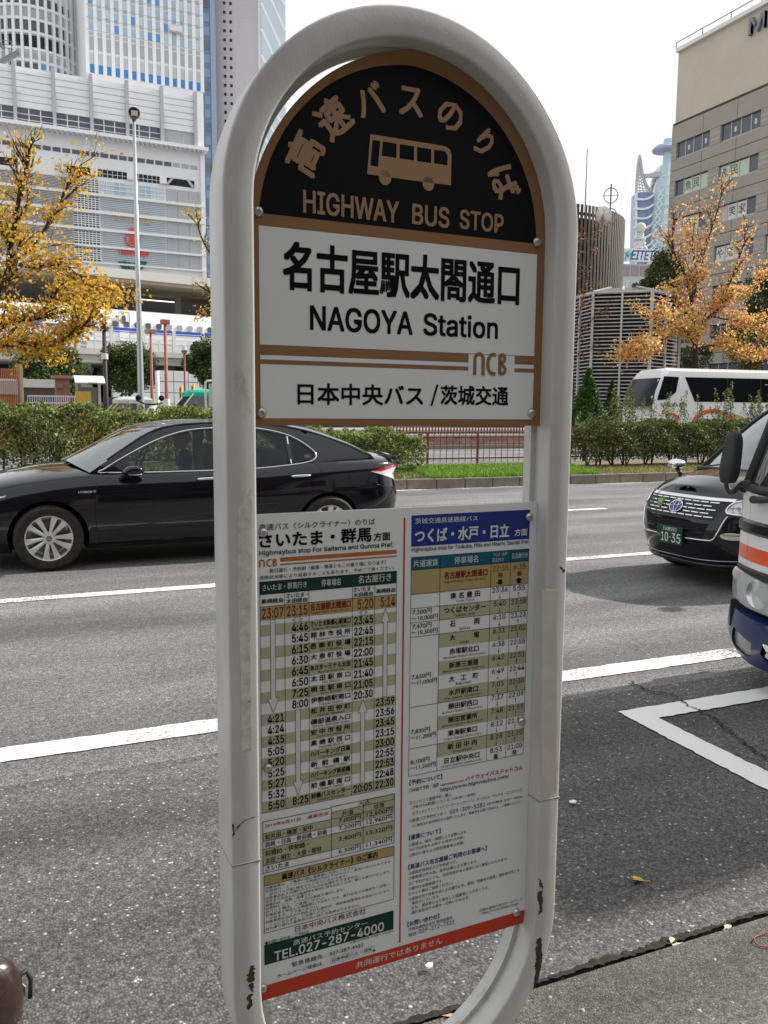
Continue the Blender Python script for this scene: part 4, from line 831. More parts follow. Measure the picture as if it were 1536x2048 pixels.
lm = mat('lit_tube', (.9, .9, .85), .5, emit=(1, .98, .9, 1.2))
for px in (228, 310, 352): x = F5.hit(px, 605)[0]; MB().box(x, 5, zc0-1.0, x+2.2, 5.15, zc0-.9).build('tube_lamp', lm, cano)
# ================================================================ right side
# brown block seen along its side face
X0 = 59.0; hx = lambda x, y: atX(x, y, X0)
BRW = mat('brown_tile', (.355, .325, .29), .75, var=.08, vscale=.4); CRM = mat('cream_panel', (.56, .515, .42), .75, var=.06, vscale=.3, col2=(.50, .46, .375)); FRM = mat('window_frame', (.5, .5, .47), .5, metal=.3); LT = mat('tile_band', (.40, .38, .35), .7)
Yl = hx(1342, 300).y; mb_ = empty('brown_building', (X0, Yl, 0), 0, 'brown tiled building with a cream top storey and letter M on its roofline', 'building')
lc = lambda x, y: (hx(x, y).y-Yl, hx(x, y).z)                     # local y (negative towards the viewer), z
zmid, zrf = lc(1342, 252)[1], lc(1350, 107)[1]
pan_y = [0, -4.2, -8.6, -13.0, -17.4, -21.8, -26.2]
MB().box(.35, -28, 0, 30, 0, zmid).build('core', BRW, mb_)
MB().box(.25, -28, zmid+.12, 30, -.15, zrf).build('cream_storey', CRM, mb_); MB().box(.1, -28, zmid-.1, 30, 0, zmid+.12).build('dark_joint', mat('joint_brown', (.06, .05, .045), .8), mb_)  # dark strip between the brown wall and the cream storey
GR_ = mat('roof_rail', (.22, .22, .24), .5); B = MB(); B.box(-.1, -28, zrf, .3, -.1, zrf+.35); B.build('parapet', mat('parapet_white', (.75, .75, .73), .6), mb_)
for z in (.9,): MB().box(.0, -28, zrf+z, .06, 0, zrf+z+.07).build('roof_rail', GR_, mb_)
for k in range(9): MB().box(.0, -3.4*k-.06, zrf+.3, .06, -3.4*k, zrf+.95).build('rail_post', GR_, mb_)
zwr = [(lc(1353, 318)[1], lc(1353, 287)[1]), (lc(1350, 394)[1], lc(1350, 361)[1]), (lc(1345, 459)[1]+.1, lc(1345, 430)[1]+.1), (lc(1340, 529)[1], lc(1340, 502)[1])]
dzr = zwr[1][0]-zwr[0][0]; zwr = [(zwr[0][0]+dzr*k, zwr[0][1]+dzr*k) for k in range(7)]
ya, yb_, yc_, yd = lc(1353, 300)[0], lc(1419, 280)[0], lc(1441, 270)[0], lc(1521, 240)[0]; per = yc_-ya
wsp = [(ya, yb_), (yc_, yd), (yc_+per*1.03, yd+per*1.03), (yc_+per*2.06, yd+per*2.06)]
# wall panels with recessed joints around the window openings
prev_z = zmid-.12
zcuts = [zmid-.12]+[v for z0, z1 in zwr for v in (z1, z0)]+[0]
pieces = []
for i in range(0, len(zcuts)-1, 2):
    zt_, zb_ = zcuts[i], zcuts[i+1]                                    # solid band between window rows
    step = 4.1
    for k in range(7):
        a, b = -.02-step*k, -.02-step*(k+1)
        hh = [(zt_, (zt_+zb_)/2), ((zt_+zb_)/2, zb_)] if zt_-zb_ > 1.2 and i else [(zt_, zb_)]
        for p_, q_ in hh: MB().box(.0, b+.03, q_+.03, .34, a-.03, p_-.03).build('wall_panel', BRW, mb_)
for z0, z1 in zwr:
    edges_ = [0]+[v for a, b in wsp for v in (a, b)]
    for k in range(0, len(edges_)-1, 2): MB().box(.0, edges_[k+1]+.02, z0, .34, edges_[k]-.02, z1).build('wall_panel', BRW, mb_)
    for k in range(0, len(edges_)-1, 2):
        for u in (.25, .55): MB().box(-.02, edges_[k+1]+.02, lerp(z0, z1, u), .0, edges_[k]-.02, lerp(z0, z1, u+.12)).build('pale_band', LT, mb_)
NOTE = {(0, 1): [('魚', 1), ('民', 2)], (1, 1): [('魚', 0), ('民', 1)], (1, 2): [('笑', 1), ('家', 2)], (0, 2): [('寿', 1), ('家', 2)], (1, 3): [('や', 0), ('道', 1), ('店', 2)], (0, 3): [('酒', 1), ('場', 2)]}
GP = mat('poster_green', (.50, .60, .50), .6); WP_ = mat('poster_white', (.66, .66, .64), .6); PKP = mat('poster_pink', (.55, .42, .40), .6); INKG = mat('poster_ink', (.10, .13, .12), .7)
for wi, (a, b) in enumerate(wsp):
    for ri, (z0, z1) in enumerate(zwr):
        if wi > 2: continue
        w_ = MB().box(.28, b, z0, .34, a, z1).build('window', mat('window_back', (.05, .055, .06), .5), mb_)
        for k in range(4):
            p0, p1 = lerp(a, b, k/4), lerp(a, b, (k+1)/4)
            po_ = {1: GP, 2: WP_, 3: WP_}.get(ri); pm = po_ if po_ and ((ri == 1 and not (wi == 0 and k == 0) and not (wi == 1 and k == 3)) or (ri == 2 and k in (1, 2)) or (ri == 3 and k < 3)) else (PKP if ri == 2 and k == 0 else DKW)
            MB().box(.20, p1+.06, z0+.08, .24, p0-.06, z1-.08).build('pane', pm, w_)
            MB().box(.15, p1-.04, z0, .26, p1+.04, z1).build('frame', FRM, w_)
        MB().box(.14, b, z0, .26, a, z0+.08).build('sill', FRM, w_)
        for ch, k in NOTE.get((wi, ri), []):
            p0, p1 = lerp(a, b, k/4), lerp(a, b, (k+1)/4); B = MB(); text(B, ch, -p0+.15, z0+.35, -p1-.15, z1-.25, .02); B.v = [(.195-q[2], -q[0], q[1]) for q in B.v]; B.build('poster_lettering', INKG, w_, fix=False)['kind'] = 'stuff'
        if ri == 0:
            for k in (1, 3): c = lerp(a, b, (k+.4)/4); MB().box(.185, c-.12, z0+.5, .20, c+.12, z0+.95).build('painted_reflection', mat('pale_reflection', (.6, .6, .58), .5), w_)  # pale patches painted on the panes as lamp reflections
B = MB(); p_ = lc(1506, 70); q_ = lc(1521, 35); m0, m1 = lc(1500, 60), lc(1524, 50)
text(B, 'MEITETSU', -lc(1498, 60)[0], lc(1502, 70)[1], -lc(1498, 60)[0]+11.5, lc(1502, 70)[1]+1.45, .03); Vb = list(B.v); Fb = list(B.f); B = MB()
B.add([(.05-q[2], -q[0], q[1]) for q in Vb], Fb); 
o = B.build('roof_lettering', mat('letter_steel', (.22, .23, .26), .5, metal=.3), mb_, fix=False); o['kind'] = 'stuff'; sm = o.modifiers.new('s', 'SOLIDIFY'); sm.thickness = .3; sm.offset = 0
# dark curved building with upright fins
o = atD(1024, 824, 104); cv = empty('finned_building', (o.x, o.y, 0), 0, 'dark curved building clad in close vertical fins behind the louvred vent tower', 'building'); Rv = 12.6
DKB = mat('dark_bronze', (.02, .017, .016), .5, metal=.3); B = MB(); zt_ = vz(1180, 424, 93); B.lathe([(Rv-.4, 0), (Rv-.4, zt_-.6), (0, zt_-.5)], 72); B.build('drum', DKB, cv, auto=40)
FNM = mat('fin_bronze', (.13, .115, .105), .45, metal=.4)
for k in range(150):
    a = 2*math.pi*k/150; cs, sn = math.cos(a), math.sin(a); B = MB(); B.bar((Rv*cs, Rv*sn, 4), (Rv*cs, Rv*sn, zt_+.7), .32, .11, up=(cs, sn, 0)); B.v = B.v; B.build('fin', FNM, cv)
for z in (zt_-.2, zt_-2.6, zt_-7, zt_-12): B = MB(); B.lathe([(Rv-.42, z-.12), (Rv-.1, z-.12), (Rv-.1, z+.12), (Rv-.42, z+.12)], 72); B.build('ring_rail', FNM, cv, auto=40)
# twelve-sided louvred vent tower
Rn = 2.92; o = atD(1239, 824, 43.4+Rn*.866); vt = empty('vent_tower', (o.x, o.y, 0), 0, 'six-sided vent tower of pale horizontal louvres left of the orange tree', 'vent tower')
va = math.atan2(-o.y, -o.x)-R(2); zv1 = vz(1240, 582, 43.4); zv0 = .6; ang = [va+R(30)+math.pi*2*k/6 for k in range(6)]; B = MB()
B.loft([[((Rn-.22)*math.cos(a), (Rn-.22)*math.sin(a), z) for a in ang] for z in (0, zv1-.1)]); B.build('core', DARK, vt)
LV = mat('louvre_white', (.55, .54, .54), .5, metal=.2, var=.15, vscale=4)
nl = 38
for k in range(6):
    a0, a1 = ang[k], ang[(k+1) % 6]; P0 = Vector((Rn*math.cos(a0), Rn*math.sin(a0), 0)); P1 = Vector((Rn*math.cos(a1), Rn*math.sin(a1), 0)); nrm = ((P0+P1)/2).normalized(); Pm = (P0+P1)/2; u_ = (P1-P0).normalized()
    for q, wq in ((P0, .13), (Pm+nrm*.02, .10)): MB().bar(q, q+Vector((0, 0, zv1+.05)), wq, wq, up=nrm).build('post', LV, vt)
    MB().bar(P0+Vector((0, 0, zv1)), P1+Vector((0, 0, zv1)), .10, .10).build('top_rail', LV, vt)
    for q in (P0, Pm): MB().bar(q+Vector((0, 0, zv1+.05)), q*.45+Vector((0, 0, zv1+.42)), .10, .08).build('roof_rib', LV, vt)
    if nrm.dot(Vector((-o.x, -o.y, 0)).normalized()) < -.05: continue
    for p0, p1 in ((P0, Pm), (Pm, P1)):
        me_ = MB().loft([[tuple(q) for q in (e-nrm*.02+Vector((0, 0, -.045)), e-nrm*.12+Vector((0, 0, .0)), e-nrm*.12+Vector((0, 0, .012)), e-nrm*.01+Vector((0, 0, .010)))] for e in (p0+u_*.06, p1-u_*.05)]).mesh('louvre'); me_.materials.append(LV)
        for j_ in range(nl): inst(me_, 'louvre', vt, (0, 0, zv0+.25+(zv1-zv0-.3)*j_/(nl-1)))
B = MB(); B.loft([[(r_*math.cos(a), r_*math.sin(a), z) for a in ang] for r_, z in ((Rn*.98, zv1+.02), (Rn*.43, zv1+.38))]); B.build('roof', mat('vent_roof', (.13, .12, .115), .5, metal=.4), vt)
# thin mast, ring aerials and dish on the finned roof
def pole(name, px, y0, y1, D, r_, label, cat='mast', m_=None): 
    a = atD(px, y1, D); b = atD(px, y0, D); e = empty(name, (a.x, a.y, a.z), 0, label, cat); B = MB(); B.tube([(0, 0, 0), (0, 0, b.z-a.z)], [r_, r_*.6], 8); B.build('pole', m_ or GR_, e); return e
pole('lightning_mast', 1170, 302, 425, 88, .07, 'thin lightning mast rising from the dark finned building beside the sign')
o = atD(1219, 460, 89); an = empty('ring_aerial', (o.x, o.y, o.z-1.5), R(-38), 'two ring-shaped aerials one above the other on a pole above the finned roof', 'aerial'); MB().bar((0, 0, 0), (0, 0, 6.2), .16, .16).build('pole', GR_, an)
for z in (2.9, 5.0):
    B = MB(); B.tube([(.72*math.cos(t), -.15, z+.78*math.sin(t)) for t in [2*math.pi*k/28 for k in range(28)]], .05, 6, closed=True); B.bar((-.7, -.15, z), (.7, -.15, z), .05, .05); B.build('ring', GR_, an)
o = atD(1204, 440, 89); dh = empty('satellite_dish', (o.x, o.y, o.z-1.2), R(20), 'pale satellite dish seen edge on beside the ring aerials', 'dish'); B = MB(); B.lathe([(0, 0), (.5, .08), (.95, .3), (.97, .32), (.5, .12), (0, .04)], 24, Matrix.Translation((0, 0, 1.6)) @ Matrix.Rotation(R(75), 4, 'Y')); B.build('bowl', mat('dish_white', (.7, .7, .66), .5), dh, auto=40); MB().bar((0, 0, 0), (0, 0, 1.5), .12, .12).build('stand', GR_, dh)
# spiral glass towers far away
D = 330; SPB = mat('spiral_haze_blue', (.17, .23, .38), .15, coat=.4); SPG = mat('spiral_glass', (.42, .56, .62), .12, coat=.5); SPW = mat('spiral_white', (.72, .76, .80), .5)  # tower blue mixed paler, distance haze put into the colour
o = atD(1300, 824, D); spi = empty('spiral_tower', (o.x, o.y, 0), -R(23.33), 'blue glass tower of curving wings with a pointed lattice crest left of the brown building', 'building')
FS = Facade(1300, D, 113.33); uz = lambda x, y, dd=0: FS.hit(x, y)
def wing(P_left, P_right, m_, y0, nm, th=6):
    B = MB(); rings = []
    for (xa, xb, y) in zip(P_left, P_right, y0):
        a, b = uz(xa, y), uz(xb, y); mid = (a[0]+b[0])/2; rings.append([(a[0], 0, a[1]), (mid, -2.0, a[1]), (b[0], 0, b[1]), (b[0], th, b[1]), (a[0], th, a[1])])
    B.loft(rings); return B.build(nm, m_, spi, auto=20)
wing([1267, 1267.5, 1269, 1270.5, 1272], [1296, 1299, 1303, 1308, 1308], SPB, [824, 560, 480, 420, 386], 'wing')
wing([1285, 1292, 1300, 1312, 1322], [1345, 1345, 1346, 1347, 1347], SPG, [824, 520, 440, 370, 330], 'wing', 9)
for k in range(11):
    y = 394+k*19; a, b = uz(1269.5-k*.2, y+4), uz(1307-k*.9, y-4)
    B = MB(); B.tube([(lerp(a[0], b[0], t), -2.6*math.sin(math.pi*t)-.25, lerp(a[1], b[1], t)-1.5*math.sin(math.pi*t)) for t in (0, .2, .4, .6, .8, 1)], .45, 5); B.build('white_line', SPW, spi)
B = MB(); a = uz(1268, 824); b = uz(1272.5, 386); B.bar((a[0], -.3, a[1]), (b[0], -.3, b[1]), 1.1, .6); B.build('edge_line', SPW, spi)
# crest lattice
cl = [(1272.5, 386), (1273.5, 360), (1276, 330), (1279.5, 310)]; crr = [(1302, 384), (1292, 368), (1284.5, 345), (1280, 312)]
LL = smoothpts([Vector((*uz(*q), 0)) for q in cl], 4); RR = smoothpts([Vector((*uz(*q), 0)) for q in crr], 4)
for S_ in (LL, RR): B = MB(); B.tube([(q.x, 0, q.y) for q in S_], .5, 6); B.build('crest_edge', FIN, spi)
for i in range(0, len(LL)-1): B = MB(); B.bar((LL[i].x, 0, LL[i].y), (RR[i].x, 0, RR[i].y), .32, .32); B.build('crest_bar', FIN, spi)
for t in (.25, .5, .75): B = MB(); B.tube([(lerp(p.x, q.x, t), 0, lerp(p.y, q.y, t)) for p, q in zip(LL, RR)], .2, 5); B.build('crest_bar', FIN, spi)
for k in range(12):                                                      # diagonal lattice between the wings
    y = 382+k*15
    for d in (1, -1):
        a = uz(1312-k*2.1 if d > 0 else 1322-k*1.6, y); b = uz(1322-k*1.6-1 if d > 0 else 1312-k*2.1-1, y+15); MB().bar((a[0], -2.6, a[1]), (b[0], -2.6, b[1]), .35, .3).build('lattice_bar', SPW, spi)
for k in range(10):
    y = 352+k*19; a, b = uz(1322-k*1.8, y+3), uz(1344, y); MB().bar((a[0], -1.6, a[1]), (b[0], -1.6, b[1]), .3, .3).build('floor_line', SPW, spi)
o_ = uz(1337, 285); B = MB(); B.lathe([(0, -.2), (5.2, .3), (5.4, 1.0), (4.2, 2.2), (0, 2.6)], 28, Matrix.Translation((o_[0], 2, o_[1]-3))); B.build('roof_disc', mat('disc_lilac', (.32, .34, .48), .4), spi, auto=40)
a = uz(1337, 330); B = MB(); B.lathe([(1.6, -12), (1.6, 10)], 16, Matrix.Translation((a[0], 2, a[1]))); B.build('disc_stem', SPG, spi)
a, b = uz(1288, 352), uz(1326, 350); B = MB(); B.bar((a[0], 0, a[1]), (b[0], 0, b[1]), 1.5, 1.3); B.bar((a[0], 0, a[1]), (a[0]+6, 0, a[1]+1.5), .8, .8)
for k in range(5): B.bar((b[0]-1-k*.6, 0, b[1]), (b[0]-4-k*.3, 0, b[1]-2.5*(k+1)), .6, .6)
B.build('rooftop_crane', FIN, spi)
# MEITETSU billboard building
F = Facade(1278, 140, 110); mtb = F.root('billboard_building', 'low building with a white roof billboard reading MEITETSU in blue', 'building')
s0, s1 = F.hit(1243, 530)[0], F.hit(1335, 530)[0]; z0, zb1, zb2 = 0, F.hit(1278, 528)[1], F.hit(1278, 499)[1]
GF(s0, 0, s1, zb1, 0, 12).build('wall', mat('grey_white', (.55, .55, .56), .6), mtb)
for r_ in range(4):
    for k in range(5): a = lerp(s0, s1, k/5); GF(a+.12, zb1-1.9-r_*2.4, a+(s1-s0)/5-.12, zb1-.3-r_*2.4, -.1, -.01).build('window', mat('window_mauve', (.32, .26, .29), .3, coat=.4) if r_ != 1 else LBG, mtb)
bb = GF(s0+.1, zb1+.3, s1, zb2, -.6, -.2).build('billboard', mat('board_white', (.80, .80, .82), .5), mtb)
a, b = F.hit(1259, 521), F.hit(1310, 505); B = MB(); text(B, 'EITETSU', a[0], a[1], b[0]+1.2, b[1]+.2, .03); B.v = [(q[0]+.18*(q[1]-a[1]), -.62-q[2], q[1]) for q in B.v]; B.build('sign_lettering', mat('sign_navy', (.02, .07, .30), .5), bb, fix=False)['kind'] = 'stuff'
m0, m1 = F.hit(1246, 523), F.hit(1261, 502); B = MB(); w_, h_ = m1[0]-m0[0], m1[1]-m0[1]
B.prism([(m0[0], m0[1]+h_*.05), (m0[0]+w_*.15, m0[1]+h_*.05), (m0[0]+w_*.30, m0[1]+h_*.62), (m0[0]+w_*.48, m0[1]+h_*.30), (m0[0]+w_*.9, m0[1]+h_*.75), (m0[0]+w_*.82, m0[1]+h_*.05), (m0[0]+w_*1.0, m0[1]+h_*.05), (m0[0]+w_*1.08, m0[1]+h_*.92), (m0[0]+w_*.5, m0[1]+h_*.5), (m0[0]+w_*.28, m0[1]+h_*.85)], -.72, -.61); B.build('sign_mark', mat('sign_teal', (.03, .35, .50), .5), bb)
B = MB(); B.prism([(m0[0]-w_*.05, m0[1]+h_*.75), (m0[0]+w_*.35, m0[1]+h_*.62), (m0[0]+w_*.8, m0[1]+h_*1.08), (m0[0]+w_*.4, m0[1]+h_*.88)], -.75, -.61); B.build('sign_mark', mat('sign_green2', (.10, .50, .45), .5), bb)
o = F.hit(1292, 500); rd = empty('relay_mast', F.o+F.d*o[0]+F.n*3+Vector((0, 0, zb2)), F.rz, 'white relay mast with a round dome on a tripod above the MEITETSU billboard', 'mast'); WM = mat('mast_white', (.6, .6, .58), .5)
for k in range(4): a = R(45+90*k); MB().bar((1.9*math.cos(a), 1.9*math.sin(a), -.2), (.5*math.cos(a), .5*math.sin(a), 1.5), .2, .2).build('strut', WM, rd)
B = MB(); B.lathe([(0, 1.4), (1.0, 1.4), (1.0, 1.7), (.7, 1.7), (.7, 2.1), (.95, 2.1), (.95, 2.3), (.6, 2.4), (.6, 3.2), (0, 3.2)], 20); B.build('mast_body', WM, rd, auto=40)
B = MB(); B.lathe([(0, 3.2)]+[(.85*math.sin(R(180-15*k)), 4.1-.85*-math.cos(R(180-15*k))*-1) for k in range(1, 12)]+[(0, 4.95)], 20); B.build('dome', WM, rd, auto=60)
# ================================================================ median strip: kerb, grass, soil, fence
SOIL = mat('soil', (.11, .085, .05), .95, var=.5, vscale=9, col2=(.20, .17, .09), bump=.5, bscale=30)
KERB = mat('kerb_stone', (.25, .215, .165), .85, var=.35, vscale=6, col2=(.18, .16, .135), bump=.35, bscale=60)
KZ = .20
med = MB(); 
def mz(y): return interp(y, [15.3, 15.6, 16.4, 17.5, 19.6], [KZ-.02, KZ+.01, KZ+.07, KZ+.05, KZ-.02])
med.grid([[(x, y, mz(y)+.012*math.sin(x*2.1+y*3)) for y in (15.28, 15.5, 15.8, 16.2, 16.6, 17.2, 18, 19, 19.7)] for x in [-40+.8*k for k in range(200)]]); o = med.build('median_soil', SOIL, smooth=True); o['kind'] = 'structure'
kr = empty('kerb', (0, 15.06, 0), 0, 'weathered stone kerb blocks along the grass strip of the median', 'kerb'); x = -12.0; kv = []
for i in range(5):
    l = .655; jj = random.Random(i); me_ = MB().box(.006, 0, 0, l-.006, .15, KZ).mesh('kerb_block'); bm = bmesh.new(); bm.from_mesh(me_); bmesh.ops.bevel(bm, geom=bm.edges, offset=.012, segments=2, affect='EDGES'); bm.to_mesh(me_); bm.free(); me_.materials.append(KERB); kv.append(me_)
for i in range(78): inst(kv[i % 5], 'kerb_block', kr, (x+.655*i, random.gauss(0, .003), random.gauss(0, .003)))
MB().box(-12-34, .01, -.01, -12, .15, KZ).build('kerb_run', KERB, kr); MB().box(39.2, .01, -.01, 190, .15, KZ).build('kerb_run', KERB, kr)
MB().box(-46, 19.68, 0, 190, 19.85, .16).build('far_kerb', KERB)['kind'] = 'structure'
MB().box(-90, 31.35, 0, 190, 31.55, .16).build('plaza_kerb', KERB)['kind'] = 'structure'
def leafmat(name, cols, trans=.35, rough=.55):
    M = bpy.data.materials.new(name); M.use_nodes = True; n = M.node_tree; n.nodes.clear(); N = n.nodes.new; K = n.links.new
    o = N('ShaderNodeOutputMaterial'); at = N('ShaderNodeAttribute'); at.attribute_name = 'tint'; d = N('ShaderNodeBsdfPrincipled'); d.inputs['Roughness'].default_value = rough; d.inputs['Specular IOR Level'].default_value = .35
    t = N('ShaderNodeBsdfTranslucent'); x = N('ShaderNodeMixShader'); x.inputs[0].default_value = trans
    K(at.outputs['Color'], d.inputs['Base Color']); K(at.outputs['Color'], t.inputs[0]); K(d.outputs[0], x.inputs[1]); K(t.outputs[0], x.inputs[2]); K(x.outputs[0], o.inputs[0]); return M
M_LEAF = leafmat('leaf_green', None); M_LEAFY = leafmat('leaf_autumn', None, .5)
def leaves(name, C, size, cols, material, parent, elong=1.6, up=.25, seed=1):
    """one folded diamond leaf per centre; cols = list of (r,g,b, weight)"""
    rs = np.random.RandomState(seed); n = len(C); nrm = rs.normal(size=(n, 3)); nrm[:, 2] += up*2; nrm /= np.linalg.norm(nrm, axis=1)[:, None]
    t = np.cross(nrm, rs.normal(size=(n, 3))); t /= np.linalg.norm(t, axis=1)[:, None]; b = np.cross(nrm, t)
    s = (size*(.6+.8*rs.rand(n)))[:, None] if np.isscalar(size) else size[:, None]; l = t*s*elong/2; w = b*s/2; f = nrm*s*.12
    V = np.stack([C-l, C+w-f, C+l, C-w-f], 1).reshape(-1, 3); Q = np.arange(n*4).reshape(n, 4)
    cw = np.array([c[3] for c in cols]); ci = rs.choice(len(cols), n, p=cw/cw.sum()); cc = np.array([c[:3] for c in cols])[ci]*(.75+.5*rs.rand(n))[:, None]
    A = np.concatenate([np.repeat(cc, 4, 0), np.ones((n*4, 1))], 1); return fastmesh(name, V, Q, material, parent, A)
GRC = [(.10, .16, .025, 5), (.15, .23, .04, 4), (.06, .10, .02, 3), (.22, .26, .08, 1)]
# grass: upright blades
def grass(x0, x1, y0, y1, n, h, cols, label, seed):
    rs = np.random.RandomState(seed); x = rs.uniform(x0, x1, n); y = rs.uniform(y0, y1, n); z = np.array([mz(v) for v in y]); hh = h*(.4+.8*rs.rand(n)); a = rs.rand(n)*6.28; w = .006+.006*rs.rand(n)
    lx, ly = rs.normal(size=n)*hh*.35, rs.normal(size=n)*hh*.35
    V = np.stack([np.stack([x-w*np.cos(a), y-w*np.sin(a), z], 1), np.stack([x+w*np.cos(a), y+w*np.sin(a), z], 1), np.stack([x+lx+.002, y+ly, z+hh], 1), np.stack([x+lx-.002, y+ly, z+hh*.98], 1)], 1).reshape(-1, 3)
    cw = np.array([c[3] for c in cols]); ci = rs.choice(len(cols), n, p=cw/cw.sum()); cc = np.array([c[:3] for c in cols])[ci]*(.7+.6*rs.rand(n))[:, None]; A = np.concatenate([np.repeat(cc, 4, 0), np.ones((n*4, 1))], 1)
    o = fastmesh('grass', V, np.arange(n*4).reshape(n, 4), M_LEAF, None, A); tag(o, label, 'grass', kind='stuff')
grass(7.7, 11.9, 15.25, 17.2, 24000, .11, [(.17, .34, .03, 5), (.26, .42, .06, 4), (.10, .20, .02, 2), (.32, .33, .10, 1)], 'bright green grass on the median between the two hedges', 1)
grass(11.7, 24, 15.25, 16.4, 12000, .06, [(.20, .28, .05, 3), (.32, .28, .12, 4), (.36, .28, .14, 2), (.12, .18, .03, 2)], 'thin yellowing grass and dead leaves at the foot of the right hedge', 2)
grass(-6, 7.9, 15.25, 16.4, 12000, .07, [(.13, .22, .03, 4), (.24, .24, .10, 2)], 'short grass at the foot of the left hedge', 3)
# red-brown railing in the gap and behind the hedges
RBR = mat('red_brown_paint', (.24, .075, .055), .55, var=.25, vscale=15, col2=(.17, .055, .04))
yf = 17.35; zf0 = mz(yf); xf = [atY(px, 900, yf).x for px in (855, 955)]; sp_ = xf[1]-xf[0]; zt_ = atY(955, 864, yf).z; zr1, zr2 = atY(955, 874, yf).z, atY(955, 916, yf).z
fnc = empty('railing', (xf[0], yf, 0), 0, 'low red-brown metal railing standing on the grass between the hedges', 'railing')
nb = 8
for k in range(-1, 5):
    MB().box(k*sp_-.022, -.022, zf0-.05, k*sp_+.022, .022, zt_).build('post', RBR, fnc)
    for j in range(1, nb): MB().box(k*sp_+sp_*j/nb-.006, -.006, zr2-.10, k*sp_+sp_*j/nb+.006, .006, zr1+.10).build('bar', RBR, fnc)
for z in (zr1, zr2): MB().box(-sp_-.1, -.016, z-.016, 5*sp_, .016, z+.016).build('rail', RBR, fnc)
# brick planter wall with a comb fence across the far road
yw = 31.9; bw = empty('planter_wall', (atY(820, 880, yw).x-1, yw, 0), 0, 'low reddish brick planter wall beyond the far road', 'wall'); zt2, zb2_ = atY(950, 873, yw).z, 0
BRK = [mat('brick_%d' % i, c, .85, var=.2, vscale=9) for i, c in enumerate([(.42, .27, .21), (.36, .22, .17), (.47, .33, .27)])]
W0 = 22; MB().box(0, .06, 0, W0, .3, zt2).build('mortar', mat('mortar', (.42, .39, .35), .9), bw); nr = 5; hb = zt2/nr; bms = []
for i in range(3): m_ = MB().box(.008, 0, .008, .40, .06, hb-.008).mesh('brick'); m_.materials.append(BRK[i]); bms.append(m_)
for r_ in range(nr):
    for k in range(54): inst(random.choice(bms), 'brick', bw, (k*.408-(.2 if r_ % 2 else 0)+.2, 0, r_*hb))
MB().box(-.1, -.05, zt2, W0, .35, zt2+.09).build('coping', CON, bw)
cf = empty('comb_fence', (bw.location.x, yw+1.2, 0), 0, 'dense dark red picket fence above the brick planter wall', 'fence'); zt3 = atY(950, 853, yw+1.2).z+.35
me_ = MB().box(-.03, -.02, zt2, .03, .02, zt3).mesh('picket'); me_.materials.append(RBR)
for k in range(140): inst(me_, 'picket', cf, (k*.155, 0, 0))
for z in (zt2+.15, zt3-.1): MB().box(0, .02, z-.03, 21.7, .05, z+.03).build('rail', RBR, cf)
# ================================================================ hedges
def hedge(x0, x1, yc, wd, zt_of, label, nl, seed, cols, sprig=60, spr_h=.35, sprz=None, leafs=.05):
    rs = np.random.RandomState(seed); root = empty('hedge', ((x0+x1)/2, yc, mz(yc)), 0, label, 'hedge'); cx = (x0+x1)/2; z0 = mz(yc)
    B = MB()
    for k in range(int((x1-x0)/.28)):
        x = x0+.14+.28*k+rs.normal()*.06; y = yc+rs.normal()*wd*.14; zt = zt_of(x)-z0
        for j in range(3): B.tube([(x-cx, y-yc, -.03), (x-cx+rs.normal()*.08, y-yc+rs.normal()*.08, zt*.35), (x-cx+rs.normal()*.22, y-yc+rs.normal()*.2, zt*.8)], [.018, .013, .004], 5)
    B.build('stem', mat('stem_brown', (.06, .045, .03), .9), root, fix=False)
    # leaf clumps in a shell; sparse near the ground
    n = nl; x = rs.uniform(x0, x1, n); u = rs.rand(n); zt = np.array([zt_of(a) for a in x])-z0; lump = .06*np.sin(x*3.1+seed)+.05*np.sin(x*7.3)+.03*np.sin(x*17)
    z = zt*(.14+.86*u**.7)+lump*u; prof = np.sqrt(np.clip(1-((u-.45)/.62)**4, .05, 1)); y = yc+(rs.rand(n)**.45)*np.sign(rs.rand(n)-.5)*wd/2*prof*(1+.15*np.sin(x*5+z*6))
    top = rs.rand(n) < .30; y[top] = yc+rs.uniform(-.5, .5, top.sum())*wd*.9; z[top] = zt[top]*(.93+.09*rs.rand(top.sum()))+lump[top]
    C = np.stack([x-cx, y-yc, z], 1)
    # new shoots standing up
    S = []
    BB = MB()
    for k in range(sprig):
        sx = rs.uniform(x0, x1); sy = yc+rs.uniform(-.4, .4)*wd; hh = (sprz(sx) if sprz else spr_h)*(.5+.8*rs.rand()); b0 = zt_of(sx)-z0-.08; ln = rs.normal(size=2)*hh*.18
        BB.tube([(sx-cx, sy-yc, b0), (sx-cx+ln[0]*.5, sy-yc+ln[1]*.5, b0+hh*.5), (sx-cx+ln[0]*1.2, sy-yc+ln[1], b0+hh)], [.006, .004, .002], 4)
        m = int(26+hh*95)
        for q in range(m): t = (q+.5)/m; rr = .12*(1.15-t)*(.4+rs.rand()); an = rs.rand()*6.28; S.append((sx-cx+ln[0]*t+rr*math.cos(an), sy-yc+ln[1]*t+rr*math.sin(an), b0+hh*t+rr*.3))
    BB.build('shoot', MATS['stem_brown'], root, fix=False)['kind'] = 'stuff'
    o = leaves('foliage', np.concatenate([C, np.array(S)]) if S else C, leafs, cols, M_LEAF, root, 1.7, .3, seed); o['kind'] = 'stuff'; return root
HC_ = [(.16, .21, .045, 5), (.24, .30, .075, 4), (.06, .09, .02, 3), (.38, .43, .16, 3), (.36, .30, .11, .7)]
tl = lambda px, py, y=17.2: atY(px, py, y)
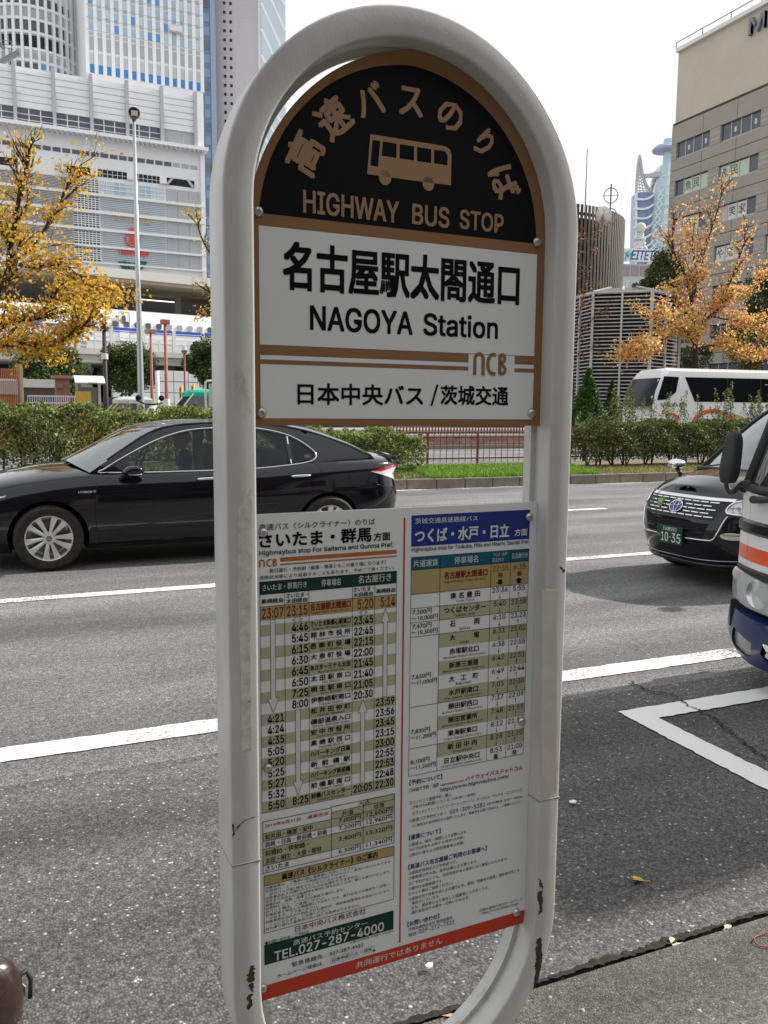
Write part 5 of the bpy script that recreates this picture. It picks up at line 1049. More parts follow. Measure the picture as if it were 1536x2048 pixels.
pL = [(tl(px, py).x, tl(px, py).z) for px, py in ((-120, 815), (0, 812), (60, 822), (130, 815), (200, 822), (300, 826), (400, 822), (440, 836), (520, 850), (640, 862), (720, 868), (790, 866), (822, 884))]
hedge(-12, pL[-1][0], 16.9, 1.3, lambda x: interp(x, *zip(*pL)), 'leafy green hedge behind the black sedan, taller at its left end', 120000, 11, HC_, 240, .20, None, .034)
pR = [(tl(px, py).x, tl(px, py).z) for px, py in ((1150, 872), (1170, 852), (1230, 846), (1330, 850), (1430, 846), (1536, 840), (1700, 838))]
spz = [(tl(px, 800).x, h_) for px, h_ in ((1150, .35), (1180, .55), (1235, .8), (1260, .5), (1350, 1.15), (1380, .85), (1420, .95), (1450, .4), (1500, .9), (1536, .6), (1600, .5))]
hedge(pR[0][0]-.1, 24, 16.9, 1.3, lambda x: interp(x, *zip(*pR)), 'dark clipped hedge on the right with long feathery shoots rising above it', 95000, 12, [(.10, .14, .03, 5), (.045, .07, .018, 4), (.17, .21, .06, 3), (.32, .33, .14, 1.6), (.34, .24, .11, .9)], 120, .6, lambda x: interp(x, *zip(*spz)), .030)
# ================================================================ trees
BARK = mat('bark', (.055, .042, .033), .95, var=.4, vscale=12, bump=.4, bscale=40)
def tree(name, base, label, limbs, leafn, lsize, cols, M_, seed, spread, height, trunk_r=.16, depth=4, leafup=.1, group=None, start=.3, kids=3, droop=0, ang=.6, lean=(0, 0), sub=.72, cat='tree', flat=1.0, twig=.16, bias=0):
    """recursive limbs; leaves gather along the outer twigs"""
    rs = random.Random(seed); root = empty(name, base, 0, label, cat, group); TB = MB(); CB = MB(); tips = []
    def grow(p, d, L_, r, lv):
        n = 5; pts = [p]; q = p.copy(); dd = d.copy()
        for k in range(n):
            dd = (dd+Vector((rs.gauss(0, .10), rs.gauss(0, .10), rs.gauss(0, .05)+(.05 if lv < 2 else -droop)))).normalized(); q = q+dd*L_/n; pts.append(q.copy())
        (TB if lv == 0 else CB).tube(pts, [lerp(r, r*.6, k/n) for k in range(n+1)], 7 if lv < 2 else 4, caps=False)
        if lv >= depth-2:
            for k in range(1, n+1): tips.append((pts[k], lv))
        if lv < depth:
            m = kids+(1 if lv == 0 else 0)
            for k in range(m):
                t = lerp(start if lv else .85, 1, (k+rs.random()*.6)/m); i = min(n, max(1, int(t*n))); ax = Vector((rs.gauss(0, 1), rs.gauss(0, 1), rs.gauss(0, .3))).normalized(); a = ang*(.6+.7*rs.random())
                nd = (dd+ax*a*spread); nd.z *= flat; nd.normalize(); grow(pts[i], nd, L_*sub*(.8+.4*rs.random()), r*.55, lv+1)
    if limbs is None: grow(Vector((0, 0, 0)), Vector((lean[0], lean[1], 1)).normalized(), height*.34, trunk_r, 0)
    else:
        TB.tube([Vector(q) for q in limbs[0]], [lerp(trunk_r, trunk_r*.7, k/(len(limbs[0])-1)) for k in range(len(limbs[0]))], 9, caps=False)
        for P, r in limbs[1:]:
            P = [Vector(q) for q in P]; CB.tube(smoothpts(P, 4), [lerp(r, r*.35, k/((len(P)-1)*4)) for k in range((len(P)-1)*4+1)], 6, caps=False)
            for i in range(1, len(P)):
                d = (P[i]-P[i-1]).normalized()
                for k in range(kids+1): ax = Vector((rs.gauss(0, 1), rs.gauss(0, 1), rs.gauss(0, .5))).normalized(); grow(P[i-1].lerp(P[i], rs.random()), (d+ax*ang*spread).normalized(), height*twig*(.7+.6*rs.random()), r*.35, depth-2)
    TB.build('trunk', BARK, root, fix=False, smooth=True); br = CB.build('branches', BARK, root, fix=False, smooth=True); br['kind'] = 'stuff'
    nr = np.random.RandomState(seed); T = np.array([t[0][:] for t in tips]); zz = T[:, 2]; pw = np.exp(-bias*(zz-zz.min())/max(.1, np.ptp(zz)))*(.15+nr.rand(len(T))**2); idx = nr.choice(len(T), leafn, p=pw/pw.sum()); C = T[idx]+nr.normal(size=(leafn, 3))*lsize*np.array([2.0, 2.0, 1.5])
    o = leaves('crown', C, lsize, cols, M_, root, 1.25, leafup, seed); o['kind'] = 'stuff'; return root
AUT = [(.72, .46, .05, 5), (.78, .56, .08, 4), (.66, .30, .06, 2.5), (.55, .50, .10, 2), (.42, .20, .07, .8)]; ORA = [(.80, .44, .18, 4), (.76, .55, .19, 4), (.62, .28, .11, 2), (.45, .40, .14, 1)]
# left autumn tree on the median: limbs traced as space curves at Y about 17
YT = 18.3; bx = atY(-60, 960, YT); P_ = lambda px, py, dy=0: tuple(atY(px, py, YT+dy)-Vector((bx.x, YT, KZ)))
limL = [[(0, 0, 0), (0, 0, 1.5), tuple(Vector(P_(-35, 700)))],
 ([P_(-35, 700), P_(0, 690, -.2), P_(45, 688, -.4), P_(90, 690, -.7), P_(135, 674, -1), P_(165, 662, -1.2)], 0.068),
 ([P_(-38, 690), P_(5, 650, .1), P_(60, 640, .2), P_(120, 625, .2), P_(182, 618, .3)], 0.062),
 ([P_(-38, 660), P_(10, 560, 0), P_(20, 500, -.1), P_(30, 440, -.1), P_(45, 370, -.2), P_(60, 310, -.2)], 0.074),
 ([P_(15, 530), P_(60, 500, .3), P_(100, 440, .4), P_(130, 385, .5), P_(152, 335, .5)], 0.034),
 ([P_(18, 525), P_(70, 535, -.3), P_(120, 530, -.5), P_(165, 556, -.8), P_(192, 572, -.8)], 0.037),
 ([P_(20, 500), P_(-10, 420, .5), P_(-20, 350, .6)], 0.037),
 ([P_(60, 640), P_(110, 600, .6), P_(160, 590, .9)], 0.031)]
tree('autumn_tree', (bx.x, YT, KZ), 'orange and yellow autumn tree leaning in from the left edge above the hedge', limL, 8800, .058, AUT, M_LEAFY, 21, .95, 5.0, .19, 3, kids=3, droop=.01, twig=.095, bias=1.4)
# twigs of another autumn tree peeping past the left of the sign
b2 = atY(520, 900, 24); Q_ = lambda px, py, dy=0: tuple(atY(px, py, 24+dy)-Vector((b2.x, 24, 0)))
tree('autumn_tree', (b2.x, 24, 0), 'sparse autumn tree mostly hidden by the sign, its orange twigs reaching past the left post', [[(0, 0, 0), (0, 0, 2), Q_(515, 720)], ([Q_(515, 720), Q_(480, 640, 0), Q_(440, 600, 0), Q_(405, 575, 0)], .06), ([Q_(515, 700), Q_(470, 560, 0), Q_(440, 530, 0), Q_(410, 490, 0), Q_(395, 450, 0)], .05), ([Q_(480, 640), Q_(440, 620, .3), Q_(400, 635, .3)], .03), ([Q_(515, 700), Q_(530, 500, 0), Q_(540, 420, 0)], .06)], 750, .055, AUT, M_LEAFY, 23, .8, 2.0, .12, 3, kids=2)
# orange tree at the right, vase of upright limbs
YR = 34.5; b3 = atY(1391, 900, YR); T_ = lambda px, py, dy=0: tuple(atY(px, py, YR+dy)-Vector((b3.x, YR, 0)))
limR = [[(0, 0, 0), (0, 0, 2), T_(1390, 695)],
 ([T_(1390, 700), T_(1378, 670, -.3), T_(1350, 650, -.6), T_(1318, 640, -1)], 0.072), ([T_(1390, 698), T_(1384, 640, .2), T_(1382, 600, .2), T_(1375, 560, .3), T_(1350, 510, .4), T_(1345, 470, .4)], 0.096),
 ([T_(1382, 600), T_(1398, 560, 0), T_(1410, 500, 0), T_(1432, 430, -.2), T_(1445, 380, -.2)], 0.060), ([T_(1391, 698), T_(1402, 650, -.3), T_(1420, 632, -.5), T_(1440, 610, -.7), T_(1470, 540, -.8), T_(1490, 480, -1)], 0.078),
 ([T_(1420, 632), T_(1460, 640, -1), T_(1500, 645, -1.3), T_(1530, 660, -1.5)], 0.048), ([T_(1440, 610), T_(1480, 590, 0), T_(1515, 560, .3)], 0.042), ([T_(1384, 640), T_(1365, 620, .8), T_(1335, 590, 1.0)], 0.036), ([T_(1350, 650), T_(1330, 680, -1), T_(1300, 690, -1.3), T_(1275, 700, -1.4)], 0.036), ([T_(1398, 560), T_(1385, 500, .5), T_(1390, 430, .6)], 0.036), ([T_(1391, 698), T_(1430, 690, -1), T_(1475, 700, -1.6)], 0.042)]
tree('autumn_tree', (b3.x, YR, 0), 'orange autumn tree with upright dark limbs behind the white coach', limR, 13500, .10, ORA, M_LEAFY, 31, .75, 7.5, .22, 3, kids=3, twig=.12, bias=2.2)
# reddish bare-twigged tree in front of the vent tower, half hidden by the sign
b4 = atY(1140, 900, 36); R_ = lambda px, py, dy=0: tuple(atY(px, py, 36+dy)-Vector((b4.x, 36, 0)))
tree('thin_tree', (b4.x, 36, 0), 'nearly bare reddish tree in front of the vent tower beside the right post', [[(0, 0, 0), (0, 0, 3), R_(1142, 690)], ([R_(1142, 690), R_(1165, 600), R_(1180, 520), R_(1195, 440)], .03), ([R_(1142, 700), R_(1175, 650), R_(1205, 620), R_(1235, 600)], .025), ([R_(1142, 690), R_(1155, 560), R_(1160, 460)], .025), ([R_(1142, 720), R_(1180, 700), R_(1210, 705)], .022)], 1100, .07, [(.32, .12, .08, 4), (.40, .2, .1, 2)], M_LEAFY, 33, .8, 6.0, .11, 3, kids=2)
EVG = [(.05, .085, .022, 5), (.085, .13, .035, 4), (.03, .05, .015, 3), (.16, .19, .07, 1.3)]
def bush(name, base, rx, rz_, zc_, n, ls, label, cols, seed, stem=.07, cone=False, group=None, cat='tree', lump=.36, stems=1):
    rs = np.random.RandomState(seed); root = empty(name, base, 0, label, cat, group); B = MB()
    for k in range(stems): B.tube([(rs.normal()*.05*stems, 0, -.02), (rs.normal()*.1, 0, zc_*.6), (rs.normal()*.1*rx, 0, zc_+rz_*.2)], [stem, stem*.8, stem*.3], 7, caps=False)
    for k in range(9): a = rs.rand()*6.28; B.tube([(0, 0, zc_-rz_*.5), (rx*.5*math.cos(a), rx*.5*math.sin(a), zc_+rz_*rs.uniform(-.2, .5)), (rx*.85*math.cos(a), rx*.85*math.sin(a), zc_+rz_*rs.uniform(-.3, .6))], [stem*.5, stem*.3, stem*.1], 5, caps=False)
    B.build('trunk', BARK, root, fix=False)
    # clumps of leaves over a lumpy body
    n = int(n*2.0); ls *= .72; m = max(26, int(n/300)); d = rs.normal(size=(m, 3)); d /= np.linalg.norm(d, axis=1)[:, None]; cr = rs.uniform(.55, .93, m)[:, None]; cc = d*cr
    if cone: hgt = rs.rand(m); a = rs.rand(m)*6.28; w = (1-hgt)*.9+.03; cc = np.stack([w*np.cos(a), w*np.sin(a), hgt*2-1], 1)
    idx = rs.randint(0, m, n); g = rs.normal(size=(n, 3)); g /= np.linalg.norm(g, axis=1)[:, None]; sz = (lump*(.7+.6*rs.rand(m)))[idx][:, None]
    if cone: sz = sz*(.45+.55*(1-(cc[idx, 2:3]+1)/2))
    C = (cc[idx]+g*sz*rs.rand(n, 1)**.4)*np.array([rx, rx, rz_])+np.array([0, 0, zc_])
    o = leaves('crown', C, ls, cols, M_LEAF, root, 1.5, .25, seed); o['kind'] = 'stuff'; return root
gy = .02
def at_bush(px, py, Y, rpx, rpy, n, ls, name, label, cols, seed, z0=gy, **k):
    c = atY(px, py, Y); dep = (c-Vector((0, 0, EYE))).dot(CW); rx = rpx/F_PX*dep; rz_ = rpy/F_PX*dep; return bush(name, (c.x, Y, z0), rx, rz_, c.z-z0, n, ls, label, cols, seed, **k)
at_bush(102, 742, 40, 72, 50, 9000, .10, 'evergreen_tree', 'broad dark evergreen tree under the autumn tree, leftmost of the round evergreens', EVG, 41)
at_bush(258, 738, 41, 52, 50, 8000, .10, 'evergreen_tree', 'round evergreen tree behind the steel lamp pole', EVG, 42)
at_bush(418, 724, 40, 46, 46, 7000, .10, 'evergreen_tree', 'round evergreen tree cut off by the left post of the sign', EVG, 43)
at_bush(1330, 560, 56, 34, 54, 8000, .15, 'evergreen_tree', 'tall pointed evergreen in front of the MEITETSU billboard', [(.11, .145, .05, 4), (.16, .19, .075, 3), (.05, .07, .025, 3)], 44)
at_bush(1290, 580, 57, 26, 24, 3000, .13, 'evergreen_tree', 'lighter bushy evergreen just left of the tall pointed one', [(.10, .15, .04, 4), (.07, .10, .03, 3)], 45)
at_bush(1530, 600, 44, 42, 72, 6000, .12, 'evergreen_tree', 'dark green tree at the right edge above the coach', EVG, 46)
at_bush(1500, 690, 46, 60, 50, 5000, .13, 'yellowing_tree', 'low yellowing tree behind the coach at the right edge', [(.30, .26, .05, 3), (.10, .12, .03, 4), (.42, .32, .05, 2)], 47)
at_bush(1385, 716, 48, 40, 26, 3000, .10, 'evergreen_shrub', 'dark green shrub at the foot of the orange tree', EVG, 50, cat='shrub')
at_bush(1176, 790, 21.5, 28, 48, 7000, .055, 'conifer_bush', 'small cone-shaped conifer bush beside the right post', [(.05, .13, .02, 5), (.09, .19, .03, 4), (.03, .07, .015, 3)], 48, cone=True, cat='shrub', lump=.42)
at_bush(1222, 800, 22.5, 16, 34, 2500, .055, 'conifer_bush', 'second conifer bush partly hidden right of the cone-shaped one', [(.05, .10, .02, 5), (.03, .06, .015, 3)], 49, cone=True, cat='shrub', lump=.42)
# ================================================================ vehicles
M_CARBLK = mat('black_car_paint', (.003, .003, .005), .14, spec=.3, coat=.75)
M_CHROME = mat('chrome', (.75, .76, .78), .1, metal=1)
M_TRIM = mat('black_trim', (.008, .008, .008), .45); M_WELL = mat('wheel_well', (.006, .006, .006), .9)
M_TYRE = mat('tyre_rubber', (.014, .013, .012), .75, bump=.25, bscale=90, var=.4, vscale=20, col2=(.04, .037, .032))
M_ALLOY = mat('alloy', (.72, .72, .70), .3, metal=.45)
M_DISC = mat('brake_disc', (.16, .15, .14), .4, metal=.8)
M_LENS = mat('clear_lens', (.85, .88, .88), .05, spec=.8, alpha=.35, coat=1); M_REFL = mat('lamp_reflector', (.6, .62, .63), .15, metal=.8)
M_REDL = mat('red_lens', (.45, .01, .015), .08, coat=1); M_LAMPW = mat('milky_lamp', (.72, .72, .74), .12, coat=1)
M_INT = mat('car_interior', (.03, .03, .032), .8)
def glass(name, tint, a):
    """thin car glass: mostly clear tint with a mirror-like sheen"""
    M = bpy.data.materials.new(name); M.use_nodes = True; n = M.node_tree; n.nodes.clear(); N = n.nodes.new; K = n.links.new
    o = N('ShaderNodeOutputMaterial'); t = N('ShaderNodeBsdfTransparent'); t.inputs[0].default_value = (*tint, 1); g = N('ShaderNodeBsdfGlossy'); g.inputs['Roughness'].default_value = .015; g.inputs[0].default_value = (.95, 1, 1, 1)
    f = N('ShaderNodeFresnel'); f.inputs[0].default_value = 1.5; m1 = N('ShaderNodeMath'); m1.operation = 'MULTIPLY_ADD'; m1.inputs[1].default_value = .8; m1.inputs[2].default_value = a; m1.use_clamp = True
    K(f.outputs[0], m1.inputs[0]); x = N('ShaderNodeMixShader'); K(m1.outputs[0], x.inputs[0]); K(t.outputs[0], x.inputs[1]); K(g.outputs[0], x.inputs[2]); K(x.outputs[0], o.inputs[0]); return M
M_GLS = glass('side_glass', (.62, .68, .65), .0); M_WSH = glass('windscreen_glass', (.55, .60, .60), .20)
def sup(t, n): c, s = math.cos(t), math.sin(t); return math.copysign(abs(c)**(2/n), c), math.copysign(abs(s)**(2/n), s)
def car_shell(S, root):
    """closed lower body: superellipse slices stacked from sill to shoulder, arches cut out.
    local axes: x from the nose to the tail, y across (negative = near side), z up"""
    n = S.get('n', 5); NS = 96
    ts = []
    D = [sup(math.pi-math.pi*i/4000, n) for i in range(4001)]; cum = [0]
    for i in range(4000): cum.append(cum[-1]+math.dist((D[i][0]*2.4, D[i][1]*.9), (D[i+1][0]*2.4, D[i+1][1]*.9)))
    for i in range(NS+1): ts.append(np.interp(cum[-1]*i/NS, cum, [math.pi-math.pi*j/4000 for j in range(4001)]))
    U = [sup(t, n) for t in ts]                                        # (-1,0) nose .. (1,0) tail on +y side
    vs = [0, .06, .14, .24, .34, .44, .52, .58, .63, .69, .76, .84, .91, .96, 1]
    def pt(u, v, sgn):
        xf, xr, W = interp(v, S['vf'], S['xf']), interp(v, S['vr'], S['xr']), interp(v, S['vw'], S['w'])
        x = (xf+xr)/2+u[0]*(xr-xf)/2
        zt, zb = interp(x, *S['top']), interp(x, *S['bot']); y = u[1]*W
        f = S.get('bulge')
        return (x, sgn*y, zb+(zt-zb)*v)
    ring = lambda v: [pt(u, v, 1) for u in U]+[pt(u, v, -1) for u in U[-2:0:-1]]
    B = MB(); rings_ = [ring(v) for v in vs]; B.loft(rings_, caps=False)
    def cap(v, flip, crown):
        P = []
        for u in U:
            a, b = pt(u, v, 1), pt(u, v, -1); row = []
            for k in range(9):
                q = k/8; c = crown(a[0])*(1-(2*q-1)**4*.35-(2*q-1)**2*.65) if crown else 0
                row.append((a[0], lerp(a[1], b[1], q), a[2]+c))
            P.append(row)
        B.grid(P[1:-1], flip); 
        B.add([P[0][0]]+P[1], [(0, i, i+1) for i in range(1, 9)]); B.add([P[-1][0]]+P[-2], [(0, i, i+1) for i in range(1, 9)])
    cap(1, False, lambda x: interp(x, *S['crown'])); cap(0, True, None)
    body = B.build('body', M_CARBLK, root, auto=S.get('auto', 38)); cut = MB()
    bm = bmesh.new(); bm.from_mesh(body.data); bmesh.ops.remove_doubles(bm, verts=bm.verts, dist=1e-4); bmesh.ops.recalc_face_normals(bm, faces=bm.faces); bm.to_mesh(body.data); bm.free()
    for xw in S['axles']:
        for sg in (-1, 1):
            rr_ = S['arch']; y0, y1 = sorted((sg*.55, sg*1.2)); P = [(xw+rr_*math.cos(a), S['zw']+rr_*math.sin(a)*.98) for a in [2*math.pi*k/40 for k in range(40)]]
            cut.prism(P, y0, y1)
    c = cut.build('cutter', M_WELL); body.data.materials.append(M_WELL)
    m_ = body.modifiers.new('b', 'BOOLEAN'); m_.object = c; m_.operation = 'DIFFERENCE'; m_.solver = 'EXACT'; m_.material_mode = 'TRANSFER'
    c.parent = root; bpy.context.view_layer.update(); dg = bpy.context.evaluated_depsgraph_get(); me = bpy.data.meshes.new_from_object(body.evaluated_get(dg)); body.modifiers.clear(); body.data = me
    bpy.data.objects.remove(c); me.set_sharp_from_angle(angle=R(S.get('auto', 38)))
    S['pt'] = pt; S['U'] = U
    def side(x, z, off=0):                                             # outer skin on the near side at (x, z)
        zt, zb = interp(x, *S['top']), interp(x, *S['bot']); v = min(1, max(0, (z-zb)/(zt-zb)))
        xf, xr, W = interp(v, S['vf'], S['xf']), interp(v, S['vr'], S['xr']), interp(v, S['vw'], S['w'])
        k = min(.9999, abs((x-(xf+xr)/2)/((xr-xf)/2))); return (x, -(W*(1-k**n)**(1/n))-off, z)
    S['side'] = side
    def nose(y, z, off=0):                                             # front skin at (y, z)
        xs_ = interp(0, S['vf'], S['xf']); zt, zb = interp(.3, *S['top']), interp(.3, *S['bot'])
        for _ in range(3):
            v = min(1, max(0, (z-zb)/(zt-zb))); xf, xr, W = interp(v, S['vf'], S['xf']), interp(v, S['vr'], S['xr']), interp(v, S['vw'], S['w'])
            k = min(.9999, abs(y/W)); x = (xf+xr)/2-(xr-xf)/2*(1-k**n)**(1/n); zt, zb = interp(x, *S['top']), interp(x, *S['bot'])
        return (x-off, y, z)
    S['nose'] = nose
    return body
def strip_on(surf, P, w, name, material, parent, off=.004, n=8, th=None):
    """raised strip following the skin through 2D points"""
    Q = smoothpts([Vector(p) for p in P], n); B = MB()
    B.tube([surf(q[0], q[1], off) for q in Q], w/2, 6); return B.build(name, material, parent, smooth=True)
def wheel(root, x, y, z, r, wdt, style, sgn=-1, rz=0, rot0=0):
    """road wheel with its outer face on the -y side when sgn = -1"""
    w = empty('wheel', (x, y, z), rz); w.parent = root
    Mx = Matrix.Rotation(R(90), 4, 'X')                                # lathe axis z -> -y (outer face at -y)
    if sgn > 0: Mx = Matrix.Rotation(R(-90), 4, 'X')
    B = MB(); ri = r*.685
    B.lathe([(ri, -.02), (ri*1.0, 0), (r*.76, .012), (r*.9, .01), (r*.97, -.008), (r, -.035), (r, -wdt+.035), (r*.97, -wdt), (r*.8, -wdt-.005), (ri, -wdt+.01), (ri, -.02)], 56, Mx)
    B.build('tyre', M_TYRE, w, auto=30)
    B = MB(); B.lathe([(ri, .0), (ri*.985, .006), (ri*.955, .003), (ri*.93, -.015), (ri*.9, -.09), (ri*.88, -.16), (ri*.2, -.165), (0, -.165)], 56, Mx); B.build('rim', M_ALLOY, w, auto=30)
    B = MB(); B.lathe([(.0, -.085), (ri*.72, -.085), (ri*.72, -.1), (0, -.1)], 36, Mx); B.build('brake_disc', M_DISC, w, auto=30)
    me = None
    for k in range(10):
        a = 2*math.pi*k/10+rot0+(.02 if k % 2 else -.02); B = MB(); rows_ = []
        for t, wd_, dz, dep in ((.15, .034, -.014, .05), (.3, .030, -.018, .05), (.6, .042, -.008, .04), (.85, .056, -.002, .03), (.985, .068, -.001, .025)):
            rad = ri*t; tw = (t-.3)*.07*(1 if k % 2 else -1); c_, s_ = math.cos(a+tw), math.sin(a+tw); rows_.append([(rad*c_-s_*o_, rad*s_+c_*o_, h_) for o_, h_ in ((-wd_/2, dz-dep), (-wd_/2, dz-.006), (-wd_/4, dz), (wd_/3, dz-.002), (wd_/2, dz-.012), (wd_/2, dz-dep))])
        B.loft(rows_); B.v = [tuple(Mx @ Vector(q)) for q in B.v]; B.build('spoke', M_ALLOY, w, auto=28)
    B = MB(); B.lathe([(0, .0), (ri*.13, -.001), (ri*.15, -.006), (ri*.27, -.014), (ri*.29, -.03), (ri*.25, -.08)], 30, Mx); B.build('hub', M_ALLOY, w, auto=30)
    B = MB(); B.lathe([(0, .0035), (ri*.11, .002), (ri*.125, -.002)], 24, Mx); B.build('centre_cap', mat('cap_grey', (.1, .1, .11), .3, metal=.6), w, auto=30)
    B = MB(); e = ri*.08
    B.tube([tuple(Mx @ Vector((e*math.cos(t), e*.72*math.sin(t), .0045))) for t in [2*math.pi*i/24 for i in range(24)]], .0016, 5, closed=True); B.tube([tuple(Mx @ Vector((e*.34*math.cos(t), e*.7*math.sin(t), .0045))) for t in [2*math.pi*i/16 for i in range(16)]], .0014, 5, closed=True)
    B.build('emblem', M_CHROME, w, smooth=True)
    for k in range(5):
        a = 2*math.pi*k/5+rot0+.3; B = MB(); B.lathe([(0, .002), (.0085, .0), (.0095, -.02)], 8, Mx @ Matrix.Translation((ri*.21*math.cos(a), ri*.21*math.sin(a), -.012))); B.build('wheel_nut', M_TRIM, w)
    return w
def outline_tube(surf, P, r, closed=True, n=4, off=.002):
    Q = smoothpts([Vector(p) for p in P], n, closed); return [surf(q[0], q[1], off) for q in Q]
def cross(Lc, bulge=(0, 0, 0), n=10, mirror=True):
    """patch between a near-side curve and its mirror image, bulged in the middle"""
    P = []
    for i, q in enumerate(Lc):
        b = bulge(i/(len(Lc)-1)) if callable(bulge) else bulge; row = []
        for k in range(n+1):
            t = k/n; e = 1-(2*t-1)**2; row.append((q[0]+b[0]*e, lerp(q[1], -q[1], t), q[2]+b[2]*e))
        P.append(row)
    return P
# ---------------------------------------------------------------- people (seated busts with arms)
M_SKIN = mat('skin', (.50, .32, .23), .55); M_HAIR = mat('dark_hair', (.012, .01, .009), .6); M_SUIT = mat('dark_suit', (.03, .032, .04), .8); M_SHIRT = mat('white_shirt', (.7, .7, .7), .8)
def person(loc, face, label, shirt, k=1.0, reach=True, group=None):
    """seated person; local -x is the way they face"""
    root = empty('person', loc, 0, label, 'person', group)
    def skin_body(name, verts, edges, rad, material, parent, lv=2):
        me = bpy.data.meshes.new(name); me.from_pydata(verts, edges, []); o = bpy.data.objects.new(name, me); COL.objects.link(o); o.parent = parent; me.materials.append(material)
        m_ = o.modifiers.new('s', 'SKIN'); m_.use_smooth_shade = True
        for i, r_ in enumerate(rad): me.skin_vertices[0].data[i].radius = (r_, r_) if not isinstance(r_, tuple) else r_
        me.skin_vertices[0].data[0].use_root = True
        q = o.modifiers.new('u', 'SUBSURF'); q.levels = lv; q.render_levels = lv; return o
    v = [(0, 0, .1), (0, 0, .3), (.01, 0, .46), (0, 0, .53), (-.015, 0, .60), (0, .17, .49), (0, -.17, .49), (-.08, .21, .27), (-.08, -.21, .27), (-.32, .15, .33) if reach else (-.25, .17, .16), (-.32, -.15, .33) if reach else (-.25, -.17, .16),
         (-.2, .1, .08), (-.2, -.1, .08), (-.5, .11, .1), (-.5, -.11, .1), (-.52, .11, -.3), (-.52, -.11, -.3), (-.64, .11, -.34), (-.64, -.11, -.34)]
    e = [(0, 1), (1, 2), (2, 3), (3, 4), (2, 5), (2, 6), (5, 7), (6, 8), (7, 9), (8, 10), (0, 11), (0, 12), (11, 13), (12, 14), (13, 15), (14, 16), (15, 17), (16, 18)]
    rd = [(.13, .16), (.11, .15), (.09, .12), .055, .05, .06, .06, .045, .045, .032, .032, .08, .08, .065, .065, .045, .045, .04, .04]
    body = skin_body('body', v, e, rd, shirt, root)
    B = MB(); N_ = 14; rings_ = []
    for i in range(N_+1):
        t = i/N_; z = .595+.235*t; w = math.sin(math.pi*min(1, t*.93+.05))**.55
        rings_.append([(-.022+(-.02 if t < .35 else 0)+.095*w*math.cos(a)*(1 if math.cos(a) > 0 else .98), .073*w*math.sin(a), z) for a in [2*math.pi*j/20 for j in range(20)]])
    B.loft(rings_); head = B.build('head', M_SKIN, root, smooth=True)
    B = MB(); B.loft([[(-.118, -.012, .70), (-.118, .012, .70), (-.105, 0, .735)], [(-.143, -.012, .70), (-.143, .012, .70), (-.125, 0, .735)]]); B.build('nose', M_SKIN, head, smooth=True)
    B = MB(); B.box(-.121, -.022, .664, -.112, .022, .671); B.build('mouth', mat('lips', (.3, .12, .1), .5), head)
    for s in (-1, 1):
        B = MB(); B.lathe([(0, .008), (.01, .004), (.012, 0)], 10, Matrix.Translation((-.108, .03*s, .735)) @ Matrix.Rotation(R(-90), 4, 'Y')); B.build('eye', M_TRIM, head)
        B = MB(); B.loft([[(-.01+.02*math.cos(a), s*.072, .715+.032*math.sin(a)) for a in [2*math.pi*j/10 for j in range(10)]], [(-.005+.014*math.cos(a), s*.088, .718+.026*math.sin(a)) for a in [2*math.pi*j/10 for j in range(10)]]]); B.build('ear', M_SKIN, head, smooth=True)
    B = MB(); rings_ = []
    for i in range(9):
        t = i/8; z = .70+.14*t; w = math.sin(math.pi*min(1, .42+t*.55))**.5; rings_.append([(-.018+max(-.108*w*min(1, .25+t*1.0), .104*w*math.cos(a)), .080*w*math.sin(a), z) for a in [2*math.pi*j/20 for j in range(20)]])
    B.loft(rings_); B.build('hair', M_HAIR, root, smooth=True)
    for s in (-1, 1):
        hp = Vector((-.32, .15*s, .33) if reach else (-.25, .17*s, .16)); B = MB()
        B.tube([hp+Vector((.02, 0, 0)), hp+Vector((-.03, 0, .005)), hp+Vector((-.075, 0, 0))], [.026, .034, .028], 8)
        for f in range(4): o_ = (f-1.5)*.017; B.tube([hp+Vector((-.06, o_, .005)), hp+Vector((-.10, o_, .0)), hp+Vector((-.115+abs(f-1.2)*.006, o_, -.025))], [.0095, .009, .007], 6)
        B.tube([hp+Vector((-.02, -.03*s, 0)), hp+Vector((-.055, -.045*s, -.005)), hp+Vector((-.08, -.04*s, -.015))], [.012, .010, .008], 6); B.build('hand', M_SKIN, root, smooth=True)
    root.scale = (k, k, k); return root
# ---------------------------------------------------------------- black sedan
sed = empty('sedan', (-.78, 9.37, 0), 0, 'glossy black hybrid sedan passing in the nearest lane behind the sign', 'car')
S1 = dict(n=5.2, vf=[0, .12, .45, .7, .9, 1], xf=[.12, .03, 0, .03, .12, .2], vr=[0, .15, .4, .62, .8, .93, 1], xr=[4.66, 4.76, 4.78, 4.75, 4.73, 4.78, 4.79],
          vw=[0, .08, .25, .45, .6, .75, .88, .96, 1], w=[.80, .865, .895, .905, .915, .905, .885, .85, .815],
          top=([0, .3, .6, 1.0, 1.35, 1.55, 2.2, 3.0, 3.55, 4.0, 4.35, 4.6, 4.8], [.66, .77, .835, .885, .915, .92, .93, .955, .985, 1.0, 1.0, .99, .97]),
          bot=([0, .5, 1.5, 3.2, 4.2, 4.8], [.2, .17, .19, .2, .22, .32]),
          crown=([0, .4, .9, 1.3, 1.5, 1.7, 3.6, 4.1, 4.3, 4.6, 4.8], [.03, .07, .10, .09, .03, -.0, .0, .05, .085, .075, .05]), axles=(.97, 3.80), arch=.365, zw=.32)
car_shell(S1, sed); side = S1['side']
for x in (.97, 3.80):
    wheel(sed, x, -.895, .318, .318, .215, 'sedan', -1, 0, .1 if x < 2 else .3); wheel(sed, x, .895, .318, .318, .215, 'sedan', 1)
